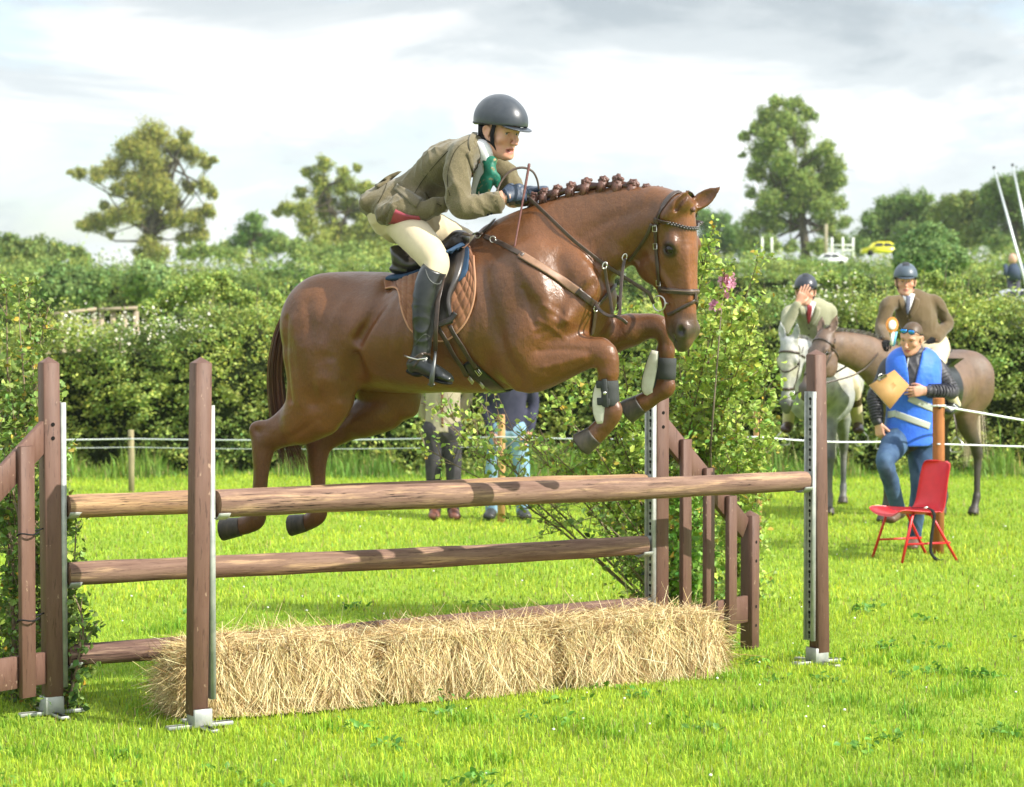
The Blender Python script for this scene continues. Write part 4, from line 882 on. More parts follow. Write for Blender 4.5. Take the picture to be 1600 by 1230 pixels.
    # hooves: (coronet px, ground-surface px, toe dir px, v, r)
    for (t, s_, toe, v, r) in (((376, 823), (347, 826), (0, 1), .135, .048), ((478, 817), (453, 820), (0, 1), -.14, .046), ((929, 680), (908, 697), (-.45, -.9), .16, .050), ((1001, 631), (979, 646), (-.45, -.9), -.165, .050)):
        a, b_ = hp(*t, v), hp(*s_, v); f0 = (Hd * toe[0] - Vector((0, 0, 1)) * toe[1])
        hoof(root, a, b_, f0, r, M_hoof)
    # tail
    n = 900; st = []; cl = []
    for i in range(n):
        e = RNG.normal(0, 1, 3); far = RNG.random(); ln = RNG.uniform(.70, 1.0); sp_ = RNG.uniform(-1, 1)
        pts = [(489, 457, 0), (470 - 3 * sp_, 464, 0), (447 + 7 * sp_, 500, -.01), (434 + 9 * sp_, 550, -.02), (432 + 10 * sp_, 605, -.05), (442 + 13 * sp_, 670, -.07), (458 + 20 * sp_, 715, -.07), (463 + 22 * sp_ + 4 * e[0], 742 + 4 * e[1], -.06)]
        w = [0, .012, .02, .025, .03, .035, .04, .05]
        p_ = np.array([arr(hp(a, b, c_)) + e * np.array([.25, .9, .25]) * ww for (a, b, c_), ww in zip(pts, w)]); q = np.array(spline(p_, 4)); st.append(q[:max(6, int(len(q) * ln))])
        cl.append(np.array([.075, .022, .012]) * RNG.uniform(.5, 1.6) + (np.array([.12, .045, .02]) * (RNG.random() < .2)))
    ribbons('tail', st, .0022, M_hair, root, cl)
    b = MB(); b.tube([hp(500, 458, 0), hp(478, 466, 0), hp(458, 490, -.01), hp(447, 530, -.02)], [.035, .032, .026, .014], 10, col=(.06, .02, .012)); dk = b.build('dock', M_hair, root, True, True)
    # mane plaits: rolled knots along the crest
    cr = MB(); cp_ = [tuple(hp(x, y, .012)) for x, y in ((815, 318), (835, 311), (860, 304), (890, 297), (920, 292), (950, 289), (980, 291), (1010, 298), (1040, 306), (1056, 312))]; cp_ = spline(cp_, 4)
    cr.tube(cp_, [.016 + .005 * math.sin(i * .9) for i in range(len(cp_))], 10, col=(.06, .022, .014)); cr.build('mane_root', M_hair, root, True, True)
    M_pl = mat('plaited_mane', (.075, .030, .020), .45, .5, col2=(.15, .065, .045), nscale=35, stretch=(1, 1, 1), bump=.6, bscale=140, bdist=.004)
    HAIRS = []
    for (px, py, r) in ((836, 303, 8), (851, 298, 9), (871, 292, 9), (893, 288, 9.5), (917, 283, 10), (943, 279, 10.5), (967, 279, 10.5), (989, 285, 10), (1010, 291, 9.5), (1029, 296, 9), (1043, 301, 8)):
        c0 = hp(px, py + 3, .018); rr = r * 1.0 / 340; b = MB()
        for k_ in range(7):          # coiled strand
            pass
        ph0 = RNG.uniform(0, 6); sc_ = RNG.uniform(.88, 1.1); rr *= sc_
        pts = [c0 + Hd * rr * .75 * math.cos(a + ph0) * (1 - a / 14) + Vector((0, 0, 1)) * rr * (.58 * math.sin(a + ph0) * (1 - a / 14)) + Ls * (rr * .30 * a / 6) for a in np.linspace(0, 10.5, 30)]
        b.tube(pts, [rr * .36 * (1 + .30 * math.sin(k_ * 2.3)) for k_ in range(30)], 8)
        b.tube([c0 - Vector((0, 0, 1)) * rr * .2, c0 + Ls * .010 - Vector((0, 0, 1)) * rr * 1.2 - Hd * rr * .3, c0 + Ls * .016 - Vector((0, 0, 1)) * rr * 2.0 - Hd * rr * .5], [rr * .85, rr * .75, rr * .3], 8)
        st_ = []
        for q_ in range(26):
            e_ = RNG.uniform(-1, 1); h0 = hp(px + 9 * e_ - 4, py + 21 + 2 * abs(e_), .036); h1 = c0 - Vector((0, 0, 1)) * rr * .6 + Hd * rr * .55 * e_ + Ls * rr * .8; st_.append(np.array([arr(h0), arr((h0 + h1) / 2 + Ls * .006), arr(h1)]))
        HAIRS.extend(st_)
        b.ellip(c0, rr * .62, None, 10, 7); b.build('mane_plait', M_pl, root, True)
    ribbons('loose_mane', HAIRS, .0017, M_hair, root, [np.array([.085, .030, .017]) * RNG.uniform(.6, 1.5) for _ in HAIRS])
    b = MB()
    for a in range(14):
        t = a / 13; q = W(-.005 + .05 * t, -.028 + .035 * t, .012 + .012 * math.sin(a * 1.9)); b.ellip(q, .016 - .004 * t, None, 9, 6)
    b.build('forelock_plait', M_pl, root, True)
    # brushing boots on the fore cannons
    M_bp = mat('boot_lining', (.62, .60, .52), .7, .3, col2=(.50, .47, .38), nscale=18); M_bs = mat('neoprene_strap', (.045, .048, .047), .75, .2, bump=.3, bscale=200, bdist=.002)
    for (a0, a1, v, shell, str_) in (((951, 596), (953, 634), .16, [(942, 596), (939, 615), (938, 640), (941, 662)], True), ((1042, 560), (1041, 592), -.165, [(1026, 548), (1020, 575), (1014, 605), (1018, 616)], False)):
        A, B_ = hp(*a0, v), hp(*a1, v); ax = (B_ - A); b = MB()
        b.tube([A - ax * .02, A, A + ax * .33, A + ax * .5, A + ax * .67, B_, B_ + ax * .02], [.040, .0435, .0445, .0430, .0445, .0425, .040], 20); s_ = b.build('tendon_boot', M_bs, root, True)
        b = MB(); pts = [hp(x, y, v + .024) - Hd * .006 for x, y in shell]; P_ = spline([tuple(q) for q in pts], 4); n_ = len(P_)
        b.tube(P_, [max(.3, math.sin(math.pi * (.12 + .76 * i / (n_ - 1))) ** .6) for i in range(n_)], 12, flat=(.030, .011), up=arr(Hd)); b.build('boot_shell', M_bp, s_, True)
        b = MB(); b.tube([q - Ls * .006 for q in map(Vector, P_)], [max(.3, math.sin(math.pi * (.12 + .76 * i / (n_ - 1))) ** .6) for i in range(n_)], 12, flat=(.035, .011), up=arr(Hd)); b.build('boot_edge', M_bs, s_, True)
        if str_:
            b = MB()
            for t in (.12, .82):
                c_ = A + ax * t - Hd * .015 + Ls * .040; b.box(c_, Hd * .030, Ls * .004, ax.normalized() * .0165, .003)
            b.box(A + ax * .47 - Hd * .003 + Ls * .046, Hd * .012, Ls * .004, ax * .58, .003); b.build('fastening', M_bs, s_)
            b = MB(); b.ellip(A + ax * .47 - Hd * .003 + Ls * .050, (.008, .004, .008)); b.build('stud', M_metal, s_, True)
    return root, body, bvh_of(V, Q), W, M, O, (V, Q)
HORSE, HBODY, HB, HW, HM, HEADO, HVQ = build_main_horse()
print('horse', time.time() - T0)
# ---------------------------------------------------------------- people toolkit
M_skinc = mat('skin_tone', (1, 1, 1), .48, .4, attr=True, col2=(.90, .78, .74), nscale=14, contrast=(.4, .65), sss=.12, bump=.10, bscale=220, bdist=.0015)
SKIN = np.array([.60, .335, .23])
def wrinkle(V, Q, amp, freq, dirn, seed=0.):
    """soft cloth folds running along `dirn`"""
    d = arr(dirn); d = d / np.linalg.norm(d); a = np.cross(d, [.3, .5, .8]); a /= np.linalg.norm(a); b = np.cross(d, a)
    u, v, w = V @ a, V @ b, V @ d
    ph = freq * u + 2.0 * np.sin(w * freq * .35 + seed) + 1.3 * np.sin(v * freq * .6 + seed * 2)
    ph2 = freq * .8 * v + 1.7 * np.sin(w * freq * .3 + seed * 1.7) + 1.2 * np.sin(u * freq * .5 + seed)
    f = (1 - np.abs(np.sin(ph))) ** 1.5 * .6 + (1 - np.abs(np.sin(ph2))) ** 1.5 * .4; g = .5 + .5 * np.sin(w * freq * .4 + u * freq * .3 + seed)
    return V + vnorm(V, Q) * (amp * (f - .4) * g)[:, None]
def human_head(h, O, U, Fw, s=1., mouth_open=0., hair=None, necklen=.12, neckdir=None, age=0., neckr=.058):
    """returns V,Q,C, W(mapping lat,fwd,up), basis. O = point midway between the eyes' level and ears"""
    O, U, Fw = arr(O), arr(U), arr(Fw); U = U / np.linalg.norm(U); Fw = Fw - U * np.dot(U, Fw); Fw /= np.linalg.norm(Fw); Lt = np.cross(Fw, U); M = np.stack([Lt, Fw, U], 1)
    W = lambda x, y, z: O + (Lt * x + Fw * y + U * z) * s
    lo = O - .24 * s; hi = O + .24 * s; nd = arr(neckdir) if neckdir is not None else -U * necklen; nb = W(0, -.028, -.07) + nd; lo = np.minimum(lo, nb - .09); hi = np.maximum(hi, nb + .09)
    fd = Field(lo, hi, h)
    def E(x, y, z, r, k=.02, op='add', Mx=None): fd.ell(W(x, y, z), np.array(r) * s, M if Mx is None else Mx, k * s, op)
    def Cn(rows, k=.008, op='add', n=4, lat=None): fd.chain([(*W(*q[:3]), q[3] * s, q[4] * s) for q in rows], Lt if lat is None else lat, k * s, n, op)
    E(0, -.018, .040, (.074, .092, .080)); E(0, .022, .018, (.064, .068, .070), .03); E(0, .022, -.040, (.056, .062, .070), .03)
    E(0, .042, -.078, (.040, .042, .036), .03); E(0, .078, -.102, (.017, .015, .015), .02)
    fd.chain([(*W(0, -.022, -.040), .055 * s, .056 * s), (*(W(0, -.028, -.07) + nd * .4), neckr * s, neckr * s), (*nb, neckr * 1.08 * s, neckr * 1.15 * s)], Lt, .03 * s)
    for g in (-1, 1):
        Cn([(g * .062, .000, -.045, .016, .012), (g * .050, .030, -.080, .015, .012), (g * .022, .066, -.100, .014, .012)], .02)         # jaw line
        E(g * .044, .058, -.026, (.020, .018, .016), .022); E(g * .031, .092, .004, (.018, .014, .012), .014, 'sub')
        Cn([(g * .012, .086, .021, .006, .006), (g * .032, .084, .026, .007, .007), (g * .050, .068, .020, .005, .006)], .014)
        E(g * .011, .099, -.040, (.0085, .010, .0075), .006)
        E(g * .0065, .106, -.0485, (.0035, .005, .004), .003, 'sub')
        Cn([(g * .018, .0775, .0070, .003, .003), (g * .031, .0835, .0125, .0035, .003), (g * .045, .073, .0070, .003, .003)], .005)      # upper lid
        Cn([(g * .018, .0775, -.002, .0025, .003), (g * .031, .0815, -.0065, .003, .003), (g * .045, .072, -.001, .0025, .003)], .005)
        Cn([(g * .017, .094, -.044, .003, .003), (g * .028, .080, -.066, .0025, .0025)], .012, 'sub', 2)                                  # smile line
        # ear
        ex = g * .076; Cn([(ex, .012, .012, .006, .006), (g * .083, -.004, .024, .006, .006), (g * .088, -.018, .012, .006, .006), (g * .084, -.014, -.012, .006, .006), (g * .076, .004, -.032, .007, .007)], .006)
        E(g * .078, -.002, -.002, (.006, .016, .022), .008)
    Cn([(0, .084, .018, .008, .008), (0, .098, -.010, .0085, .0085), (0, .112, -.034, .0095, .0105)], .012); E(0, .112, -.037, (.0105, .010, .009), .006)
    mo = mouth_open
    Cn([(-.025, .072, -.0675, .003, .0035), (-.008, .0885, -.0625, .0048, .006), (0, .090, -.0635, .0045, .005), (.008, .0885, -.0625, .0048, .006), (.025, .072, -.0675, .003, .0035)], .006)
    Cn([(-.024, .072, -.069 - mo * .4, .003, .0035), (-.009, .085, -.0755 - mo, .0052, .006), (.009, .085, -.0755 - mo, .0052, .006), (.024, .072, -.069 - mo * .4, .003, .0035)], .006)
    Cn([(-.021, .082, -.0685 - mo * .5, .0012 + mo * .45, .004), (0, .094, -.069 - mo * .5, .0014 + mo * .5, .004), (.021, .082, -.0685 - mo * .5, .0012 + mo * .45, .004)], .002, 'sub')
    V, Q = fd.mesh(); V = relax(V, Q, 1, .4)
    L = (V - O) @ M / s; C = np.tile(SKIN, (len(V), 1))
    def blend(k, col): 
        nonlocal C
        k = np.clip(k, 0, 1)[:, None]; C = C * (1 - k) + np.array(col) * k
    blend((1 - np.abs(L[:, 0] ** 2 / .03 ** 2 + (L[:, 2] + .0695 + mo * .5) ** 2 / (.011 + mo * .5) ** 2)) * 2.5 * (L[:, 1] > .07), (.44, .155, .125))
    if mo > 0: blend((1 - (L[:, 0] ** 2 / .021 ** 2 + (L[:, 2] + .069 + mo * .5) ** 2 / (.002 + mo * .45) ** 2)) * 4 * (L[:, 1] < .0865) * (L[:, 1] > .05), (.10, .03, .025))
    for g in (-1, 1):
        blend((1 - ((L[:, 0] - g * .045) ** 2 / .024 ** 2 + (L[:, 2] + .036) ** 2 / .020 ** 2)) * .35 * (L[:, 1] > .03), (.62, .25, .18))
        blend((1 - ((L[:, 0] - g * .033) ** 2 / .020 ** 2 + (L[:, 2] - .0275 + 8 * (L[:, 0] - g * .03) ** 2) ** 2 / .0042 ** 2)) * 1.0 * (L[:, 1] > .05), (.25, .14, .085))
        blend((1 - ((L[:, 0] - g * .031) ** 2 / .017 ** 2 + (L[:, 2] - .009) ** 2 / .003 ** 2)) * 1.2 * (L[:, 1] > .07), (.16, .08, .06))
    blend((1 - (L[:, 0] ** 2 / .018 ** 2 + (L[:, 2] + .036) ** 2 / .016 ** 2)) * .35 * (L[:, 1] > .09), (.62, .25, .19))
    if hair is not None:
        lim = .070 - .055 * np.clip((.055 - L[:, 1]) / .06, 0, 1) - .055 * np.clip((-.01 - L[:, 1]) / .04, 0, 1)
        blend((L[:, 2] - lim) / .012 * (np.abs(L[:, 0]) < .082), hair)
    return V, Q, C, W, M
def add_eyes(root, W, M, s=1., iris=(.07, .05, .03), look=(0, 0)):
    for g in (-1, 1):
        b = MB(); c = W(g * .031, .0685, .003); b.ellip(c, .0125 * s, M, 14, 9, col=(.42, .38, .36)); b.ellip(W(g * .031 + look[0], .0765, .003 + look[1]), (.0060 * s, .0052 * s, .0060 * s), M, 10, 7, col=iris)
        b.ellip(W(g * .031 + look[0], .0792, .003 + look[1]), (.0030 * s, .0030 * s, .0030 * s), M, 8, 6, col=(.005, .005, .005)); b.build('eye', mat('eye_ball', (1, 1, 1), .35, .3, attr=True), root, True, True)
def hand(h, wrist, dirn, palm, thumb, curl=(.5, .6, .65, .7), tcurl=.4, s=1., spread=.05, wr=.027, fore=None, thick=1.0):
    """wrist->fingers along dirn, palm normal `palm` (towards what it holds), thumb side `thumb`"""
    a, n = arr(dirn), arr(palm); a = a / np.linalg.norm(a); n = n - a * np.dot(a, n); n /= np.linalg.norm(n); b = np.cross(a, n); b = b if np.dot(b, arr(thumb)) > 0 else -b; w = arr(wrist)
    W = lambda x, y, z: w + (a * x + b * y + n * z) * s
    fd = Field(w - .24 * s, w + .24 * s, h); q = thick
    fd.chain([(*W(-.03 if fore is None else -.01, 0, 0), .019 * s, wr * s), (*W(.02, 0, 0), .016 * s * q, .032 * s), (*W(.055, .001, .002), .0150 * s * q, .040 * s), (*W(.085, .0, .002), .0125 * s * q, .040 * s)], b, .01)
    if fore is not None: fd.chain([(*arr(fore), .034 * s, .034 * s), (*((arr(fore) + w) / 2), .029 * s, .032 * s), (*W(0, 0, 0), .020 * s, .028 * s)], b, .015)
    fd.ell(W(.035, .024, .010), np.array([.028, .014, .014]) * s, np.stack([a, b, n], 1), .015)
    for i, (y, L) in enumerate(((.0295, (.043, .026, .021)), (.0100, (.048, .030, .022)), (-.0100, (.044, .028, .021)), (-.0290, (.034, .021, .019)))):
        p = W(.084 - .004 * abs(i - 1), y, .002); th = 0; sp_ = (1.5 - i) * spread; r = (.0098, .0098, .0092, .0082)[i] * s * q; rows = [(*(p - a * .015 * s), r * 1.1, r * 1.1)]
        rows.append((*p, r * 1.08, r * 1.08))
        for k, l in enumerate(L):
            th += curl[i] * (1.0, 1.25, .8)[k]; d = a * math.cos(th) + n * math.sin(th) + b * sp_ * math.cos(th); p = p + d * l * s; r *= .93; rows.append((*p, r, r))
        fd.chain(rows, b, .004 * s, 3)
    p = W(.018, .026, .006); th = .55; rows = [(*W(.005, .014, .006), .014 * s, .014 * s), (*p, .0140 * s * q, .0140 * s * q)]; r = .0122 * s * q
    for k, l in enumerate((.038, .030, .024)):
        d = a * math.cos(th) * .92 + b * (.62 - .33 * k) + n * (.25 + tcurl * (k + .6) * .8); d /= np.linalg.norm(d); p = p + d * l * s; rows.append((*p, r, r)); r *= .9; th += tcurl * .3
    fd.chain(rows, b, .005 * s, 3)
    V, Q = fd.mesh(); return relax(V, Q, 1, .4), Q
def joinm(parts):
    Vs, Qs, Cs, n = [], [], [], 0
    for V, Q, C in parts:
        Vs.append(V); Qs.append(Q + n); n += len(V); Cs.append(np.tile(SKIN, (len(V), 1)) if C is None else C if np.ndim(C) == 2 else np.tile(np.array(C), (len(V), 1)))
    return np.concatenate(Vs), np.concatenate(Qs), np.concatenate(Cs)
def garment(name, chains, mt, root, h=.009, pad=.05, k=.03, cuts=(), folds=None, subs=(), ells=(), color=None, rel=1, shrink=0.):
    """chains: list of (rows, lateral, k)"""
    lo, hi = bounds([c[0] for c in chains], pad); fd = Field(lo, hi, h)
    for c in chains: fd.chain(c[0], c[1], c[2] if len(c) > 2 else k)
    for e in ells: fd.ell(*e)
    for c in subs: fd.chain(c[0], c[1], c[2] if len(c) > 2 else .01, 5, 'sub')
    for p, n in cuts: fd.cut(p, n)
    V, Q = fd.mesh(); V = relax(V, Q, rel)
    for f in (folds or []): V = wrinkle(V, Q, *f)
    o = mesh_np(name, V, Q, mt, root, smooth=True, colors=(np.tile(np.array(color), (len(V), 1)) if color is not None else None))
    return o, bvh_of(V, Q)
# surfaces and straps laid on a body ------------------------------
def hit(bv, px, py, dflt=None):
    o = Vector((0, 0, HC)); r = ray(px, py).normalized(); h_ = bv.ray_cast(o, r)
    if h_[0] is None: return (P(px, py, dflt), -r) if dflt else (None, None)
    n = h_[1] if h_[1].dot(r) < 0 else -h_[1]; return h_[0], n
def mirp(p, O, n): p = arr(p); return p - 2 * np.dot(p - arr(O), arr(n)) * arr(n)
def dens(poly, step=4.):
    out = []
    for p, q in zip(poly[:-1], poly[1:]):
        k = max(1, int(math.hypot(q[0] - p[0], q[1] - p[1]) / step)); out += [(p[0] + (q[0] - p[0]) * i / k, p[1] + (q[1] - p[1]) * i / k) for i in range(k)]
    return out + [poly[-1]]
def strap(bv, poly, w, th, name, mt, root, off=.003, mirror=None, step=4., smooth=True, dflt=None, curve=True, mb=None):
    """flat strap of half width w laid along the pixel polyline on the surface"""
    pl = [tuple(q) for q in spline(poly, 6)] if curve and len(poly) > 2 else poly; pl = dens(pl, step); pts, ups = [], []
    for (x, y) in pl:
        p, n = hit(bv, x, y, dflt)
        if p is None: continue
        pts.append(arr(p + n * off)); ups.append(arr(n))
    if len(pts) < 2: print('strap missed', name, poly[0]); return None
    A = np.array(pts)
    for _ in range(3): A[1:-1] = A[1:-1] * .5 + (A[:-2] + A[2:]) * .25
    U = np.array(ups)
    for _ in range(3): U[1:-1] = U[1:-1] * .5 + (U[:-2] + U[2:]) * .25
    T = np.gradient(A, axis=0); T /= np.linalg.norm(T, axis=1, keepdims=True) + 1e-9; B = np.cross(T, U)
    b = mb or MB(); b.tube(list(A), [1] * len(A), 8, flat=(w, th), up=B)
    if mirror:
        A2 = [mirp(a, *mirror) for a in A]; B2 = [mirp(bb + arr(mirror[0]), *mirror) - arr(mirror[0]) for bb in B]; b2 = MB(); b2.tube(A2, [1] * len(A), 8, flat=(w, th), up=np.array(B2)); b2.build(name, mt, root, True)
    b.build(name, mt, root, True); return A
def patch(bv, ea, eb, m, n, off, th, name, mt, root, mirror=None, dflt=None, cr=0, lift=None, smooth=True):
    """sheet between two pixel edges laid on the surface, thickness th; optional mirrored twin"""
    def rs(e, k):
        e = np.array(spline(e, 8)) if len(e) > 2 else np.array(e, float); d = np.concatenate([[0], np.cumsum(np.linalg.norm(np.diff(e[:, :2], axis=0), axis=1))]); t = np.linspace(0, d[-1], k); return np.stack([np.interp(t, d, e[:, 0]), np.interp(t, d, e[:, 1])], 1)
    A, B = rs(ea, m), rs(eb, m); G_ = []; NN = []; last = None
    for i in range(m):
        for j in range(n):
            x, y = A[i] + (B[i] - A[i]) * j / (n - 1); p, nn = hit(bv, x, y, dflt)
            if p is None: p, nn = (P(x, y, last.y), Vector((0, -1, 0))) if last is not None else (P(x, y, 10.5), Vector((0, -1, 0)))
            last = p; G_.append(arr(p)); NN.append(arr(nn))
    G_, NN = np.array(G_), np.array(NN); g = NN.reshape(m, n, 3)
    for _ in range(2): g[1:-1] = g[1:-1] * .5 + (g[:-2] + g[2:]) * .25
    NN = g.reshape(-1, 3); l = (np.array([lift(i / (m - 1), j / (n - 1)) for i in range(m) for j in range(n)])[:, None] if lift else 0)
    top = G_ + NN * (off + th + l); bot = G_ + NN * (off * .3 - .004)
    def mk(top, bot, flip):
        V = np.concatenate([top, bot]); k = m * n; Fq = []
        for i in range(m - 1):
            for j in range(n - 1):
                q = (i * n + j, (i + 1) * n + j, (i + 1) * n + j + 1, i * n + j + 1); Fq.append(q); Fq.append(tuple(k + a for a in q[::-1]))
        ring = [i * n for i in range(m)] + [(m - 1) * n + j for j in range(1, n)] + [i * n + n - 1 for i in range(m - 2, -1, -1)] + [j for j in range(n - 2, 0, -1)]
        for a, b_ in zip(ring, ring[1:] + ring[:1]): Fq.append((a, k + a, k + b_, b_))
        return V, [f[::-1] for f in Fq] if flip else Fq
    b = MB(); V, Fq = mk(top, bot, True); b.add(V, Fq)
    if mirror: b2 = MB(); b2.add(*mk(np.array([mirp(p, *mirror) for p in top]), np.array([mirp(p, *mirror) for p in bot]), False)); b2.build(name, mt, root, smooth)
    o = b.build(name, mt, root, smooth)
    return o
def helmet(root, W, M, s, mt, mp, strapm, badge=False, h=.0045, tilt=0.):
    fd = Field(W(0, 0, .05) - .22, W(0, 0, .05) + .22, h)
    fd.ell(W(0, -.012, .056), np.array([.101, .128, .112]) * s, M, .0); fd.ell(W(0, .04, .048), np.array([.085, .09, .085]) * s, M, .03)
    fd.cut(W(0, 0, .030), -(M[:, 2] - M[:, 1] * .10)); fd.ell(W(0, -.012, .046), np.array([.090, .114, .095]) * s, M, .002, 'sub')
    V, Q = fd.mesh(); top = mesh_np('helmet', relax(V, Q, 2), Q, mt, root, smooth=True)
    fd = Field(W(0, .0, .03) - .22, W(0, .0, .03) + .22, h); M2 = M.copy(); a = -.16; M2[:, 1] = M[:, 1] * math.cos(a) + M[:, 2] * math.sin(a); M2[:, 2] = M[:, 2] * math.cos(a) - M[:, 1] * math.sin(a)
    fd.ell(W(0, .096, .037), np.array([.076, .074, .0065]) * s, M2, .0); fd.ell(W(0, .0, .040), np.array([.088, .112, .07]) * s, M, .002, 'sub')
    V, Q = fd.mesh(); mesh_np('peak', relax(V, Q, 1), Q, mt, top, smooth=True)
    b = MB(); b.tube([W(.103 * math.cos(t), -.012 + .131 * math.sin(t), .036 + .010 * math.sin(t) + (.0)) for t in np.linspace(0, 2 * math.pi, 37)], .0048 * s, 8, cap=False); b.build('trim', mp, top, True)
    # raised vent panel down the middle
    Vp = []; mm = 16
    for i in range(mm):
        t = R(14) + R(118) * i / (mm - 1); wd = .030 - .006 * abs(i / mm - .4)
        for j, u in enumerate((-1, -.95, 0, .95, 1)):
            rr = 1.022 if abs(u) < 1 else .99; ph = wd * u / .101
            Vp.append(W(.101 * rr * math.sin(ph), -.012 + .131 * rr * math.cos(t) * math.cos(ph), .056 + .113 * rr * math.sin(t) * math.cos(ph)))
    b = MB(); b.add(Vp, [(i * 5 + j, i * 5 + j + 1, (i + 1) * 5 + j + 1, (i + 1) * 5 + j) for i in range(mm - 1) for j in range(4)]); b.build('vent_panel', mp, top, True)
    if badge:
        b = MB(); c = W(0, .122, .068); n = arr(M[:, 1]); x, z = arr(M[:, 0]), arr(M[:, 2]); 
        k = 1.4; x, z = x * k, z * k; b.add([c + n * .006 + x * .008, c + n * .006 + z * .011, c + n * .006 - x * .008, c + n * .006 - z * .011, c + n * .001 + x * .010, c + n * .001 + z * .013, c + n * .001 - x * .010, c + n * .001 - z * .013], [(0, 1, 2, 3), (0, 4, 5, 1), (1, 5, 6, 2), (2, 6, 7, 3), (3, 7, 4, 0)]); b.build('badge', M_metal, top)
    b = MB()
    for g in (-1, 1):
        b.tube([W(g * .082, .040, .035), W(g * .078, .030, -.01), W(g * .066, .030, -.055), W(g * .050, .040, -.088), W(g * .022, .050, -.112), W(0, .052, -.120)], [1] * 6, 8, flat=(.0115 * s, .003), up=arr(M[:, 1]))
        b.tube([W(g * .084, -.050, .035), W(g * .086, -.040, -.02), W(g * .076, -.012, -.045), W(g * .067, .028, -.055)], [1] * 4, 8, flat=(.0115 * s, .003), up=arr(M[:, 1]))
    b.build('chin_strap', strapm, top, True)
    return top
# ---------------------------------------------------------------- the rider on the leaping horse
def tweed(name, c1, c2, c3):
    def ex(t, tc, src, mixc, rmp, nz, vec, b):
        w = N(t, 'ShaderNodeTexWave', wave_type='BANDS', bands_direction='DIAGONAL'); w.inputs['Scale'].default_value = 70; w.inputs['Distortion'].default_value = 3; w.inputs['Detail'].default_value = 2; t.links.new(tc.outputs['Object'], w.inputs['Vector'])
        c = mixc(rmp(w.outputs[0], .3, .7), c1, c2); c = mixc(rmp(nz(260, 3, None), .5, .68), c, c3); c = mixc(rmp(nz(5, 4, None), .35, .7), c, mixc(1.0, c, (.80, .79, .76), 'MULTIPLY'))
        h = N(t, 'ShaderNodeMath', operation='MULTIPLY_ADD'); t.links.new(nz(300, 2, None), h.inputs[0]); h.inputs[1].default_value = .25; t.links.new(nz(22, 5, (1, 1, 1)), h.inputs[2])
        return c, h.outputs[0]
    return mat(name, c1, .9, .15, extra=ex, bump=.5, bdist=.008, sheen=.25)
M_tweed = tweed('olive_tweed', (.112, .092, .048), (.140, .116, .066), (.22, .185, .11))
M_breech = mat('cream_breeches', (.60, .51, .34), .8, .2, col2=(.53, .44, .29), nscale=6, bump=.35, bscale=16, bdist=.006, sheen=.2)
M_glove = mat('navy_glove', (.020, .034, .060), .45, .4, col2=(.045, .065, .10), nscale=30, bump=.4, bscale=90, bdist=.003)
M_shell = mat('helmet_shell', (.028, .034, .043), .36, .5, col2=(.038, .045, .055), nscale=40, coat=.25)
M_shell2 = mat('helmet_trim', (.018, .020, .026), .5, .4, bump=.5, bscale=400, bdist=.002)
M_strapb = mat('black_webbing', (.012, .012, .013), .8, .2)
MIR = (HO, Ls)
def hrows(rows): return hrow(rows)
def vv_(p, v): return p
